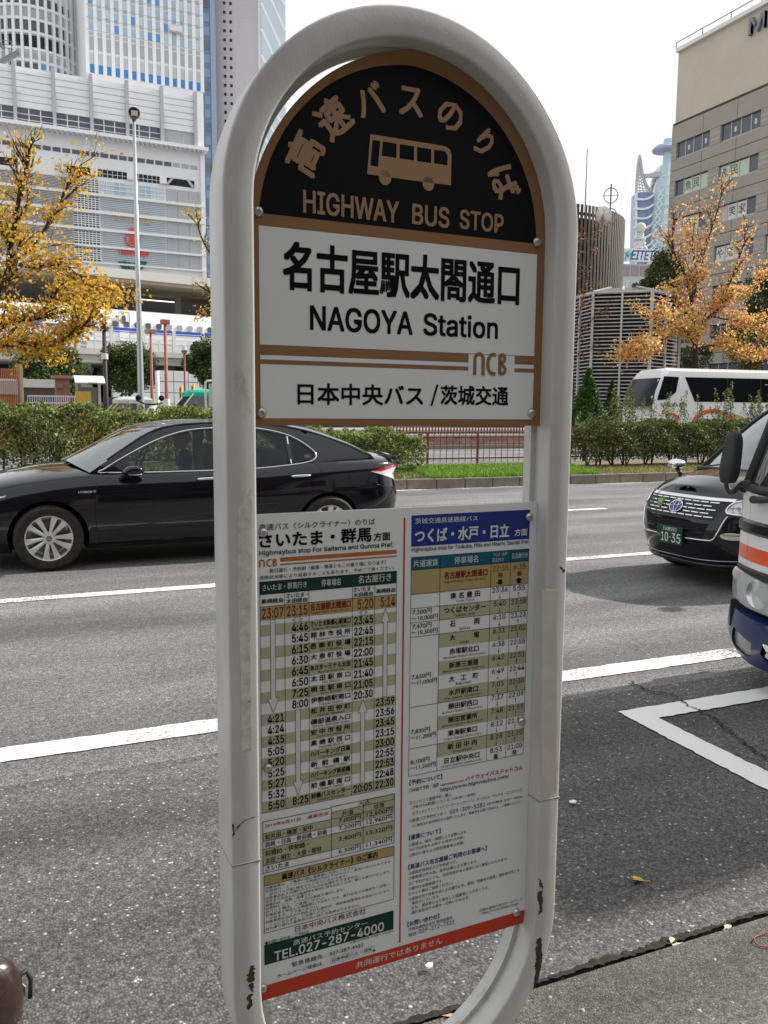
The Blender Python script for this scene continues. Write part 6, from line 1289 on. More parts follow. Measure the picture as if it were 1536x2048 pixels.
# side glass area: surface between shoulder and roof rail
ROOF = ([1.36, 1.6, 1.94, 2.2, 2.5, 2.8, 3.1, 3.35, 3.6, 3.85, 4.1, 4.3, 4.42], [.93, 1.09, 1.30, 1.375, 1.40, 1.405, 1.395, 1.37, 1.325, 1.25, 1.155, 1.06, 1.0])
def ghs(x, z, off=0):
    zb = interp(x, *S1['top']); t = min(1.2, max(-.1, (z-zb)/(1.40-zb))); w0 = interp(x, [1.3, 1.8, 3.4, 4.4], [.80, .825, .82, .70]); w1 = interp(x, [1.3, 1.9, 3.2, 4.4], [.60, .61, .575, .50])
    return (x, -(lerp(w0, w1, t**1.25 if t > 0 else 0)+off), z)
win1 = smoothpts([Vector(q) for q in [(1.50, .945), (1.72, 1.075), (2.0, 1.215), (2.25, 1.30), (2.45, 1.335), (2.62, 1.345)]], 5); 
fw = [(q.x, q.y) for q in win1]+[(2.66, .945), (2.3, .938), (1.9, .935)]
rw = [(q.x, q.y) for q in smoothpts([Vector(q) for q in [(2.76, 1.35), (2.95, 1.345), (3.15, 1.325), (3.36, 1.275)]], 5)]+[(3.37, .985), (3.1, .96), (2.76, .95)]
qw = [(q.x, q.y) for q in smoothpts([Vector(q) for q in [(3.41, 1.262), (3.52, 1.205), (3.62, 1.13), (3.665, 1.075), (3.63, 1.035), (3.53, 1.01), (3.41, .99)]], 4)]
side_poly = list(zip(*ROOF)); side_poly = side_poly+[(x, interp(x, *S1['top'])-.005) for x in (4.3, 4.0, 3.6, 3.2, 2.8, 2.4, 2.0, 1.6, 1.4)]
for mir in (False, True):
    sf = (lambda x, z, off=0: ghs(x, z, off)) if not mir else (lambda x, z, off=0: (x, -ghs(x, z, off)[1], z))
    panel(side_poly, [fw, rw, qw], sf, .06, 'pillar_panel', M_CARBLK, sed)
    for P, nm in ((fw, 'window'), (rw, 'window'), (qw, 'quarter_window')):
        panel(P, [], lambda x, z: sf(x, z, -.008), .08, nm, M_GLS, sed)
    al = [(1.46, .93)]+[(q.x-.012, q.y+.014) for q in win1]+[(2.9, 1.368), (3.15, 1.345), (3.38, 1.292), (3.54, 1.215), (3.65, 1.13), (3.69, 1.07), (3.65, 1.02), (3.54, .992), (3.3, .965), (3.0, .942), (2.5, .93), (1.9, .925)]
    B = MB(); B.tube([sf(q.x, q.y, .004) for q in smoothpts([Vector(q) for q in al], 4, True)], .008, 6, closed=True); B.build('chrome_trim', M_CHROME, sed, smooth=True)
    B = MB(); B.bar(sf(3.39, .985, .002), sf(3.39, 1.27, .002), .012, .01); B.build('chrome_trim', M_CHROME, sed)
    B = MB(); B.bar(sf(2.71, .94, .001), sf(2.71, 1.355, .001), .09, .008, up=(1, 0, 0)); B.build('door_pillar', M_TRIM, sed)
rl = smoothpts([Vector((x, z)) for x, z in zip(*ROOF)], 4)
rail = [ghs(q.x, q.y) for q in rl]; seg = lambda a, b: [Vector(q) for q in rail if a-.001 <= q[0] <= b+.001]
def gpatch(Lc, bul, name, m_): B = MB(); B.grid(cross(Lc, bul, 12)); return B.build(name, m_, sed, smooth=True)
gpatch(seg(1.36, 2.2), lambda t: (lerp(-.20, -.10, t), 0, lerp(.10, .045, t)), 'windscreen', M_WSH)
gpatch(seg(2.2, 3.36), lambda t: (lerp(-.10, .12, t), 0, lerp(.045, .045, t)), 'roof', M_CARBLK)
gpatch(seg(3.36, 4.42), lambda t: (lerp(.12, .10, t), 0, lerp(.045, .07, t)), 'rear_window', glass('rear_glass', (.12, .13, .13), .05))
B = MB(); B.tube([Vector(q)+Vector((0, .01, .008)) for q in seg(1.5, 4.3)], .012, 6); B.build('roof_rail', M_CARBLK, sed, smooth=True)
# seams, creases, handles, mirror, lamps
M_SEAM = mat('panel_gap', (.001, .001, .001), .9)
for P in ([(1.43, .86), (1.40, .70), (1.40, .45), (1.43, .24)], [(2.70, .93), (2.71, .7), (2.70, .4), (2.68, .25)], [(3.64, 1.0), (3.70, .93), (3.71, .86), (3.60, .72), (3.42, .5), (3.38, .30)], [(1.43, .24), (2.68, .25), (3.38, .27)], [(4.05, .885), (4.03, .80), (4.06, .76), (4.22, .76), (4.26, .80), (4.25, .89)], [(.2, .66), (.6, .80), (1.1, .875), (1.4, .895)]):
    strip_on(side, P, .005, 'panel_gap', M_SEAM, sed, -.0005)
for P, w in (([(1.40, .375), (1.9, .42), (2.5, .50), (3.0, .565), (3.2, .575), (3.22, .54), (3.12, .475), (3.0, .44)], .016), ([(1.44, .21), (2.0, .24), (2.6, .29), (3.3, .30)], .010)):
    strip_on(side, P, w, 'body_crease', M_CARBLK, sed, -.002)
for x in (2.37, 3.36):
    B = MB(); pts = [side(x+dx, .835+x*.006+dz, of) for dx, dz, of in ((0, 0, .0), (.03, .002, .022), (.12, .006, .03), (.2, .008, .024), (.235, .01, 0))]; B.tube(pts, [.008, .014, .015, .014, .008], 10); B.build('door_handle', M_CHROME, sed, smooth=True)
    B = MB(); B.lathe([(.045, .001), (.03, .0)], 16); c = side(x+.12, .835, -.004); B.v = [(c[0]+v[0]*1.6, c[1]-v[2], c[2]+v[1]) for v in B.v]; B.build('handle_recess', M_SEAM, sed)
for sg in (-1, 1):
    mr = [(1.63, .935), (1.66, .985), (1.73, 1.015), (1.82, 1.01), (1.865, .965), (1.855, .92), (1.75, .912), (1.65, .915)]
    B = MB(); cx_, cz_ = 1.75, .96
    B.loft([[(cx_+(a-cx_)*k, sg*yy, cz_+(b-cz_)*k) for a, b in mr] for k, yy in ((.5, .86), (.85, .89), (1, .94), (.98, 1.0), (.8, 1.04), (.4, 1.06))]); m_ = B.build('mirror', M_CARBLK, sed, smooth=True); m_.modifiers.new('s', 'SUBSURF').levels = 1; m_.modifiers['s'].render_levels = 2
    B = MB(); B.bar((1.66, sg*.84, .86), (1.73, sg*.95, .93), .10, .03); B.build('mirror_stalk', M_TRIM, sed, bevel=.006)
    B = MB(); B.tube([(1.64, sg*.945, .925), (1.72, sg*1.03, .918), (1.8, sg*1.04, .92), (1.855, sg*.97, .93)], .006, 6); B.build('mirror_trim', M_CHROME, sed, smooth=True)
    tsf = (lambda x, z, off=0: side(x, z, off)) if sg < 0 else (lambda x, z, off=0: (x, -side(x, z, off)[1], z))
    P = [(4.30, .885), (4.50, .925), (4.66, .945), (4.735, .945), (4.75, .90), (4.745, .80), (4.72, .745), (4.6, .80), (4.45, .845)]
    panel(P, [], lambda x, z: tsf(x, z, .006), .03, 'tail_lamp', M_LAMPW, sed)
    panel([(4.30, .888), (4.50, .928), (4.66, .948), (4.735, .947), (4.745, .925), (4.6, .915), (4.45, .885)], [], lambda x, z: tsf(x, z, .009), .03, 'tail_lamp_band', M_REDL, sed)
    panel([(4.60, .62), (4.70, .60), (4.735, .66), (4.68, .735), (4.62, .69)], [], lambda x, z: tsf(x, z, .006), .03, 'bumper_corner', M_CARBLK, sed)
    panel([(.10, .66), (.35, .70), (.62, .735), (.60, .72), (.35, .655), (.12, .60)], [], lambda x, z: tsf(x, z, .006), .03, 'headlamp', M_LAMPW, sed)
deck = lambda x, q: interp(x, *S1['top'])+interp(x, *S1['crown'])*(1-q**4*.35-q**2*.65)
B = MB(); B.loft([[(x+.03*(1-q*q)*(x-4.4)*2, q*.66, deck(x, q*.8)+dz) for dz in (-.01, h_)] + [(x+.06+.03*(1-q*q)*(x-4.4)*2, q*.66, deck(x+.04, q*.8)+dz) for dz in (h_, -.012)] for q in [k/8-1 for k in range(17)] for x, h_ in ((4.62, .02),)]); B.build('boot_lip', M_CARBLK, sed, auto=40)
T = MB(); V_, F_ = glyphs('HYBRID'); text(T, 'HYBRID', 1.245, .742, 1.375, .762, .03); T.v = [side(a, b, .004) for a, b, c in T.v]; T.build('lettering', mat('letter_silver', (.7, .7, .72), .4), sed, fix=False)['kind'] = 'stuff'
B = MB(); B.lathe([(0, .004), (.012, .003), (.014, 0)], 14); c = side(1.395, .755); B.v = [(c[0]+v[0], c[1]-v[2]-.002, c[2]+v[1]) for v in B.v]; B.build('badge', mat('badge_blue', (.1, .2, .6), .3), sed)
B = MB(); B.box(3.56, -.75, 1.045, 3.62, -.745, 1.075); B.build('inspection_sticker', mat('sticker_white', (.6, .7, .62), .6), sed)
# cabin: seats, dashboard, wheel, belt-line deck
def seat(x, y, parent):
    s = empty('seat', (x, y, 0)); s.parent = parent
    B = MB(); B.box(-.25, -.24, .52, .27, .24, .66); B.build('cushion', M_INT, s, bevel=.04)
    B = MB(); B.box(-.06, -.24, 0, .06, .24, .58); b = B.build('backrest', M_INT, s, bevel=.05); b.location = (.26, 0, .6); b.rotation_euler = (0, R(16), 0)
    B = MB(); B.box(-.04, -.13, 0, .05, .13, .17); b = B.build('headrest', M_INT, s, bevel=.04); b.location = (.43, 0, 1.18)
for x, y in ((2.35, -.36), (2.35, .36)): seat(x, y, sed)
B = MB(); B.box(3.15, -.65, .6, 3.4, .65, 1.12); B.build('rear_seat', M_INT, sed, bevel=.06)
B = MB(); B.box(1.45, -.74, .85, 1.85, .74, .98); B.build('dashboard', M_INT, sed, bevel=.05)
st = MB(); st.tube([(0, .18*math.cos(a), .18*math.sin(a)) for a in [2*math.pi*k/24 for k in range(24)]], .014, 8, closed=True); st.bar((0, -.17, 0), (0, .17, 0), .03, .02); o = st.build('steering_wheel', M_TRIM, sed, smooth=True); o.location = (1.98, .36, .98); o.rotation_euler = (0, R(25), 0)
person((-.78+2.47, 9.37+.36, .52), 0, 'dark-suited driver seen dimly through the front window of the black sedan', M_SUIT, .97)
person((-.78+2.98, 9.37-.30, .50), 0, 'passenger in a pale shirt behind the driver in the black sedan', M_SHIRT, .92, reach=False)
# ---------------------------------------------------------------- black taxi
txi = empty('taxi', (5.40, 5.90, 0), R(-1), 'tall black taxi with a green number plate following behind the white truck', 'taxi')
S2 = dict(n=3.4, vf=[0, .1, .3, .5, .72, .88, 1], xf=[.13, .06, .015, 0, .015, .07, .17], vr=[0, .5, 1], xr=[4.30, 4.36, 4.30], vw=[0, .08, .25, .5, .7, .85, .95, 1], w=[.80, .84, .865, .87, .865, .85, .82, .78],
          top=([0, .15, .4, .8, 1.1, 2, 3.5, 4.4], [.80, .84, .89, .945, .975, .99, 1.02, 1.02]), bot=([0, .5, 1.5, 4.4], [.20, .19, .2, .25]), crown=([0, .12, .4, .9, 1.15, 1.4, 4.4], [.03, .05, .085, .095, .03, 0, 0]), axles=(.80, 3.55), arch=.345, zw=.31)
car_shell(S2, txi); nose = S2['nose']; tside = S2['side']
for x in (.80, 3.55):
    for sg in (-1, 1): wheel(txi, x, sg*.825, .305, .305, .19, 'taxi', sg, 0, .2)
ROOF2 = ([1.0, 1.2, 1.45, 1.7, 1.95, 2.3, 3.0, 3.7, 4.1, 4.3], [.97, 1.12, 1.33, 1.52, 1.65, 1.70, 1.71, 1.69, 1.5, 1.02])
def ghs2(x, z, off=0):
    zb = interp(x, *S2['top']); t = min(1.2, max(0, (z-zb)/(1.70-zb))); return (x, -(lerp(.775, .62, t**1.3)+off), z)
w1 = [(1.30, 1.02), (1.75, 1.40), (1.95, 1.56), (2.2, 1.62), (2.35, 1.62), (2.35, 1.03)]; w2 = [(2.45, 1.03), (2.45, 1.62), (3.2, 1.62), (3.25, 1.04)]; w3 = [(3.35, 1.05), (3.33, 1.61), (3.75, 1.58), (4.0, 1.42), (4.12, 1.08)]
for sg in (-1, 1):
    sf = (lambda x, z, off=0: ghs2(x, z, off)) if sg < 0 else (lambda x, z, off=0: (x, -ghs2(x, z, off)[1], z))
    panel(list(zip(*ROOF2))+[(x, interp(x, *S2['top'])-.005) for x in (4.2, 3.5, 2.8, 2.1, 1.5, 1.1)], [w1, w2, w3], sf, .12, 'pillar_panel', M_CARBLK, txi)
    for P in (w1, w2, w3): panel(P, [], lambda x, z: sf(x, z, -.008), .2, 'window', M_GLS, txi)
rl2 = [ghs2(q.x, q.y) for q in smoothpts([Vector((x, z)) for x, z in zip(*ROOF2)], 5)]; seg2 = lambda a, b: [Vector(q) for q in rl2 if a-.001 <= q[0] <= b+.001]
for a, b, nm, m_, bl in ((1.0, 1.95, 'windscreen', M_WSH, lambda t: (lerp(-.24, -.13, t), 0, lerp(.03, .04, t))), (1.95, 3.7, 'roof', M_CARBLK, lambda t: (lerp(-.13, .04, t), 0, .05)), (3.7, 4.3, 'rear_window', M_GLS, (.06, 0, .05))):
    B = MB(); B.grid(cross(seg2(a, b), bl, 12)); B.build(nm, m_, txi, smooth=True)
for sg in (-1, 1):
    B = MB(); B.tube([(q[0]-.004, sg*(abs(q[1])+.002), q[2]+.004) for q in seg2(1.0, 1.95)], .017, 6); B.build('windscreen_pillar', M_TRIM, txi, smooth=True)
B = MB(); B.tube([(1.0-.24*(1-(y/.77)**2)-.01, y, 1.0+.022*(1-(y/.77)**2)) for y in [-.76+.076*k for k in range(21)]], .018, 6); B.build('cowl', M_TRIM, txi, smooth=True)
for y0 in (-.1, .5):
    B = MB(); B.tube([(.80+.1*abs(y0), y0, 1.03), (.86+.1*abs(y0), y0-.25, 1.07), (.98, y0-.52, 1.09)], .008, 5); B.build('wiper', M_TRIM, txi)
def npanel(P, name, m_, off, h=.05): return panel(P, [], lambda y, z: nose(y, z, off), h, name, m_, txi)
npanel([(-.50, .795), (.50, .795), (.43, .625), (-.43, .625)], 'grille_backing', M_TRIM, .002)
B = MB(); B.loft([[nose(y, .806+h_ - .03*abs(y)*0, of) for h_, of in ((-.012, .002), (-.012, .016), (.012, .014), (.012, .0))] for y in [-.52+.052*k for k in range(21)]]); B.build('grille_bar', M_CHROME, txi, auto=40)
for r_ in range(5):
    z = .778-.031*r_; wlim = .475-.012*r_
    for k in range(-5, 6):
        y = k*.096+(.048 if r_ % 2 else 0)
        if abs(y)+.036 > wlim or (abs(y) < .11 and r_ in (0, 1, 2, 3, 4) and abs(z-.716) < .055 and abs(y) < .085): continue
        B = MB(); B.loft([[nose(y+d, z+h_, of) for h_, of in ((-.0042, .003), (-.0042, .010), (.0042, .010), (.0042, .003))] for d in (-.040, 0, .040)]); B.build('grille_slat', M_CHROME, txi)
# maker's emblem: three ovals
def oval(cy, cz, ry, rz_, r, name, m_, off=.014):
    B = MB(); B.tube([nose(cy+ry*math.cos(a), cz+rz_*math.sin(a), off) for a in [2*math.pi*k/36 for k in range(36)]], r*.72, 6, closed=True); return B
B = oval(0, .716, .078, .052, .0065, 'e', None); b2 = oval(0, .716, .024, .048, .005, 'e', None); B.add(b2.v, b2.f); b2 = oval(0, .742, .052, .019, .005, 'e', None); B.add(b2.v, b2.f); B.build('emblem', M_CHROME, txi, smooth=True)
npanel([(.074*math.cos(a), .716+.048*math.sin(a)) for a in [2*math.pi*k/24 for k in range(24)]], 'emblem_backing', mat('emblem_blue', (.05, .08, .25), .3), .010)
npanel([(.175, .765), (.265, .765), (.262, .715), (.215, .685), (.178, .70)], 'green_badge', mat('badge_green', (.02, .22, .1), .5), .017)
T = MB(); text(T, 'JR', -.255, .722, -.19, .757, .05); T.v = [nose(-a, b, .020) for a, b, c in T.v]; T.build('lettering', mat('badge_yellow', (.7, .5, .05), .5), txi, fix=False)['kind'] = 'stuff'
for sg in (-1, 1):
    P = [(sg*a, b) for a, b in [(.515, .775), (.55, .80), (.66, .81), (.76, .815), (.79, .76), (.785, .70), (.66, .685), (.535, .69), (.50, .72)]]
    B = MB(); B.tube([nose(q.x, q.y, .008) for q in smoothpts([Vector(p_) for p_ in P], 4, True)], .011, 6, closed=True); B.build('lamp_surround', M_CHROME, txi, smooth=True)
    npanel([(a*.99, .75+(b-.75)*.93) for a, b in P], 'lamp_housing', M_REFL, -.0, .04)
    npanel(P, 'headlight', M_LENS, .012, .04)
    for k in range(4):
        c = nose(sg*(.58+.045*k), .748, .004); B = MB(); B.lathe([(0, .01), (.013, .006), (.016, 0)], 12, Matrix.Translation(c) @ Matrix.Rotation(R(-90), 4, 'Y')); B.build('led', mat('led_white', (.9, .9, .85), .2), txi)
    B = MB(); B.tube([nose(q.x, q.y, .008) for q in smoothpts([Vector((sg*a, b)) for a, b in [(.525, .67), (.50, .60), (.475, .52), (.44, .46), (.38, .45), (.25, .447), (.175, .446)]], 5)], .007, 6); B.build('chrome_strip', M_CHROME, txi, smooth=True)
    npanel([(sg*a, b) for a, b in [(.60, .36), (.74, .38), (.76, .28), (.64, .26)]], 'fog_recess', M_TRIM, .004); B = MB(); c = nose(sg*.68, .32, .006); B.lathe([(0, .008), (.03, .004), (.034, 0)], 14, Matrix.Translation(c) @ Matrix.Rotation(R(-90), 4, 'Y')); B.build('fog_lamp', M_REFL, txi)
npanel([(-.40, .595), (.40, .595), (.37, .52), (-.37, .52)], 'air_intake', M_WELL, .003)
npanel([(-.37, .505), (.37, .505), (.34, .47), (-.34, .47)], 'air_intake', M_WELL, .003)
B = MB(); B.tube([nose(y, .262+.05*(abs(y)/.8)**3, .006) for y in [-.78+.078*k for k in range(21)]], .006, 6); B.build('chrome_strip', mat('dull_chrome', (.35, .35, .37), .2, metal=1), txi, smooth=True)
B = MB(); B.tube([nose(y, .215+.05*(abs(y)/.8)**3, .012) for y in [-.72+.072*k for k in range(21)]], .022, 8); B.build('bumper_lip', M_CARBLK, txi, smooth=True)
for y in (-.30, .30):
    c = nose(y, .545, .006); B = MB(); B.lathe([(0, .004), (.012, .002), (.014, 0)], 12, Matrix.Translation(c) @ Matrix.Rotation(R(-90), 4, 'Y')); B.build('parking_sensor', M_CARBLK, txi)
c = nose(0, .45, .022); B = MB(); B.box(c[0]-.006, -.165, .3675, c[0], .165, .5325); pl = B.build('number_plate', mat('plate_green', (.008, .055, .03), .4), txi, bevel=.003)
T = MB(); MP = lambda x: Matrix(((0, 0, -1, x), (-1, 0, 0, 0), (0, 1, 0, 0), (0, 0, 0, 1)))
text(T, '名古屋', -.085, .487, .01, .521, .01); text(T, '500', .016, .489, .092, .521, .006); text(T, 'う', -.150, .422, -.125, .45, .01); text(T, '10', -.105, .385, -.012, .472, .012); text(T, '-', .0, .428, .022, .434, 0); text(T, '35', .032, .385, .148, .472, .012)
o = T.build('lettering', mat('plate_white', (.75, .78, .74), .4), pl, fix=False); o.data.transform(MP(c[0]-.0068)); o['kind'] = 'stuff'
# oval sticker on the bumper
npanel([(-.565+.072*math.cos(a), .50+.032*math.sin(a)) for a in [2*math.pi*k/24 for k in range(24)]], 'oval_sticker', mat('sticker_pale', (.6, .6, .55), .5), .004, .03)
T = MB(); text(T, 'Omotenashi', .51, .502, .62, .52, .02); T.v = [nose(-a, b, .007) for a, b, c_ in T.v]; T.build('lettering', mat('sticker_gold', (.35, .25, .1), .5), txi, fix=False)['kind'] = 'stuff'
for sg in (-1, 1):                                                        # fender mirrors
    B = MB(); B.tube([(.74, sg*.70, .90), (.72, sg*.74, .96), (.71, sg*.77, 1.0)], [.028, .022, .02], 10); B.build('mirror_stalk', M_TRIM, txi, smooth=True)
    B = MB(); B.loft([[(.72+dx, sg*(.79)+k*.085*math.cos(a), 1.035+k*.05*math.sin(a)+.004) for a in [2*math.pi*j/20 for j in range(20)]] for dx, k in ((-.075, .3), (-.06, .75), (-.02, 1), (.05, 1), (.06, .9))]); B.build('fender_mirror', M_CHROME, txi, smooth=True)
for P in ([(-.52, .87), (-.30, .885), (0, .89), (.30, .885), (.52, .87)],): B = MB(); B.tube([(nose(y, .84, 0)[0]+.03, y, z-.02) for y, z in P], .004, 5); B.build('panel_gap', M_SEAM, txi)
B = MB(); B.box(1.1, -.7, .9, 1.45, .7, 1.02); B.build('dashboard', M_INT, txi, bevel=.04)
for x, y in ((1.95, -.35), (1.95, .35)): seat(x, y, txi)
B = MB(); B.box(2.05, -.12, 1.74, 2.17, .12, 1.86); B.build('roof_lamp', mat('lamp_cream', (.7, .68, .6), .4), txi, bevel=.03)
person((5.40+2.1, 5.90+.33, .52), 0, 'taxi driver in a dark suit behind the windscreen of the tall black taxi', M_SUIT, .97)
# ---------------------------------------------------------------- white truck at the kerb
trk = empty('truck', (3.71, 2.86, 0), 0, 'white truck with an orange stripe and dark blue bumper cut off by the right edge', 'truck')
M_TW = mat('truck_white', (.74, .74, .72), .28, coat=.6, var=.05, vscale=2, dirt=((.5, .48, .44), .72, 7)); M_TO = mat('stripe_orange', (.75, .10, .03), .28, coat=.6); M_TB = mat('bumper_blue', (.008, .02, .10), .35, coat=.6, var=.25, vscale=15)
M_RUB = mat('black_plastic', (.022, .024, .023), .6, bump=.1, bscale=200)
HW = .845
def tfront(y, z, off=0):
    u = min(1, abs(y)/HW); x = .21*u**3
    if z > 1.10: x += (z-1.10)*.42
    else: x += max(0, (z-.75))*.03
    d = Vector((-1, math.copysign(.63*u*u/HW*1, y), 0)).normalized()*off; return (x+d.x, y+d.y, z)
def tz(x, y, y0=None): return None
def fpan(P, name, m_, off=0, h=.07): return panel(P, [], lambda y, z: tfront(y, z, off), h, name, m_, trk, auto=50)
# cab shell: front skin, sides, roof, rear
ys = [-HW+2*HW*k/28 for k in range(29)]; wsL = [(-.76, 1.13), (.76, 1.13), (.70, 1.88), (-.70, 1.88)]
def bandpoly(z0, z1, y0=-HW, y1=HW): n = 18; return [(lerp(y0, y1, k/n), z0) for k in range(n+1)]+[(lerp(y1, y0, k/n), z1) for k in range(n+1)]
seam_y = .70
for a, b, m_, nm in ((.45, .635, M_TRIM, 'lamp_panel'), (.665, .705, M_TW, 'front_panel'), (.705, .79, M_TO, 'orange_stripe'), (.79, .86, M_TW, 'front_panel'), (.94, 1.10, M_TW, 'front_panel')):
    for y0, y1 in ((-seam_y, seam_y), (seam_y+.003, HW), (-HW, -seam_y-.003)): fpan(bandpoly(a, b, y0, y1), nm if abs(y0+y1) < .01 or nm != 'front_panel' else 'corner_panel', m_)
B = MB(); 
for a, b, of in ((.86, .94, .012),): B.loft([[tfront(y, z, o_) for z, o_ in ((a, -.002), (a+.015, of), (b-.015, of), (b, -.002))] for y in ys]); 
B.build('black_band', mat('gloss_black', (.006, .006, .007), .3, coat=.2), trk, auto=40)
for s0, s1 in ((.08, .80), (-.80, -.08)):
    B = MB(); B.loft([[tfront(y, z, o_) for z, o_ in ((.60+.045*abs(y)/.8-.01, 0), (.61+.045*abs(y)/.8-.01, .02), (.66, .02), (.668, 0))] for y in [lerp(s0, s1, k/10) for k in range(11)]]); B.build('lamp_eyebrow', M_RUB, trk, auto=40)
panel([(-HW, 1.10), (HW, 1.10), (.78, 1.98), (-.78, 1.98)], [wsL], lambda y, z: tfront(y, z), .12, 'windscreen_surround', M_TW, trk)
fpan(wsL, 'windscreen', M_WSH, -.004, .12)
P = [tfront(q.x, q.y, .006) for q in smoothpts([Vector(q) for q in [(-.74, 1.125), (0, 1.115), (.74, 1.125), (.775, 1.17), (.72, 1.84), (.66, 1.90), (-.66, 1.90), (-.72, 1.84), (-.775, 1.17)]], 6, True)]
B = MB(); B.tube(P, .026, 8, closed=True); B.build('windscreen_seal', M_RUB, trk, smooth=True)
for sg in (-1, 1):
    sidep = [(.21, .45), (.215, 1.10), (.58, 1.98), (1.62, 1.98), (1.62, .45), (1.35, .45), (1.28, .68), (1.1, .78), (.88, .80), (.66, .72), (.58, .55), (.56, .45)]
    sw = [(.42, 1.15), (.66, 1.80), (1.38, 1.82), (1.38, 1.15)]
    ff = lambda x, z: (x, sg*(HW-max(0, z-1.1)*.075), z)
    panel(sidep, [sw], ff, .2, 'cab_side', M_TW, trk); panel(sw, [], lambda x, z: (x, sg*(HW-.01-max(0, z-1.1)*.075), z), .3, 'side_window', M_GLS, trk)
    panel([(.22, .705), (1.2, .705), (1.2, .79), (.22, .79)], [], lambda x, z: (x, sg*(HW+.002), z), .3, 'orange_stripe', M_TO, trk)
    # headlight with the indicator at the corner
    hp = [(sg*a, b) for a, b in [(.26, .60), (.50, .625), (.70, .645), (.80, .645), (.835, .60), (.835, .50), (.80, .465), (.62, .45), (.38, .445), (.24, .46), (.22, .55)]]
    fpan([(a*.985, .545+(b-.545)*.95) for a, b in hp], 'lamp_housing', mat('lamp_dull', (.55, .57, .56), .25, metal=.4, var=.2, vscale=12), .004, .05)
    fpan(hp, 'headlight', mat('hazed_lens', (.62, .66, .64), .08, alpha=.55, coat=1, var=.15, vscale=10, col2=(.5, .54, .52)), .028, .04)
    B = MB(); c = tfront(sg*.52, .545, .006); B.lathe([(0, .0), (.05, .006), (.075, .018), (.08, .02)], 24, Matrix.Translation(c) @ Matrix.Rotation(R(-90), 4, 'Y')); B.build('reflector_bowl', M_REFL, trk, auto=50)
    c = tfront(sg*.825, .60, .0); B = MB(); B.loft([[(c[0]-.01+dx*.05, c[1]+sg*of+k*.0, c[2]+k*.045*math.sin(a)) if False else (c[0]+.028*k*math.cos(a), c[1]+sg*of, c[2]+k*.042*math.sin(a)) for a in [2*math.pi*j/18 for j in range(18)]] for of, k, dx in ((-.02, 1, 0), (.012, 1, 0), (.024, .8, 0), (.028, .4, 0))]); B.build('indicator', mat('indicator', (.70, .55, .48), .15, coat=1), trk, smooth=True)
def bfr(y, z, off=0):
    u = min(1, abs(y)/.875); return (-.055-off+.25*u**3.2, y, z)
Bm = []
prof_ = [(.39, .00), (.405, .012), (.395, .03), (.33, .04), (.24, .035), (.165, .012), (.155, .0)]
def bz(z, y): return z-.02*(1-abs(y)/.875)-(.0 if z > .3 else -.12*max(0, (abs(y)/.875-.55)/.45)**1.5)
for holes_side in (1,):
    pol = bandpoly(.15, .40, -.875, .875)
    lo = [(y, .15+.14*max(0, (abs(y)/.875-.60)/.40)**1.4) for y in [-.875+1.75*k/24 for k in range(25)]]; hi = [(y, .395+.03*(abs(y)/.875)**2) for y in [.875-1.75*k/24 for k in range(25)]]
    fogs = [[(sg*a, b) for a, b in [(.50, .275), (.70, .31), (.735, .30), (.74, .235), (.70, .205), (.56, .19), (.505, .20)]] for sg in (-1, 1)]; mid = [(-.36, .20), (.36, .20), (.42, .24), (.40, .30), (-.40, .30), (-.42, .24)]
    panel(lo+hi, fogs+[mid], lambda y, z: bfr(y, z, .012*math.sin(max(0, min(1, (z-.15)/.25))*math.pi)), .05, 'bumper', M_TB, trk, auto=50)
    for f_ in fogs: panel(f_, [], lambda y, z: bfr(y, z, -.012), .05, 'fog_lamp', mat('fog_lens', (.30, .33, .31), .1, coat=1), trk)
    for f_ in fogs+[mid]:
        Q = smoothpts([Vector(q) for q in f_], 3, True); B = MB(); B.loft([[bfr(q.x, q.y, o_) for q in Q] for o_ in (.008, -.04)], caps=False); B.build('bumper_recess', M_RUB, trk, auto=50)
    B = MB(); B.grid([[bfr(a, b, 0) for a, b in hi], [(bfr(a, b, 0)[0]+.07, a*.96, b+.004) for a, b in hi]]); B.build('bumper_top', M_TB, trk)
    for sg in (-1, 1):
        B = MB(); B.loft([[(.195+dx, sg*.875*k, z) for z in (.29, .30, .42, .425)]+[(.195+dx, sg*(.875*k-.02), z) for z in (.425, .42, .30, .29)] for dx, k in ((0, 1), (.12, 1.0), (.26, .985))]); B.build('bumper_end', M_TB, trk, auto=50)
B = MB(); B.box(.10, -.78, .30, .20, .78, .46); B.build('cross_member', M_WELL, trk)
B = MB(); B.add([(.58, -.78, 1.98), (.58, .78, 1.98), (1.62, .78, 1.98), (1.62, -.78, 1.98)], [(0, 1, 2, 3)]); B.build('cab_roof', M_TW, trk)
B = MB(); B.box(1.60, -.82, .5, 1.63, .82, 1.97); B.build('cab_back', M_TW, trk)
B = MB(); B.box(.25, -.8, .95, .60, .8, 1.08); B.build('dashboard', M_INT, trk, bevel=.04)
B = MB(); B.tube([tfront(.62, 1.065, .03), tfront(.50, 1.075, .05), tfront(.2, 1.12, .035)], [.022, .018, .012], 8); B.build('wiper', M_RUB, trk, smooth=True)
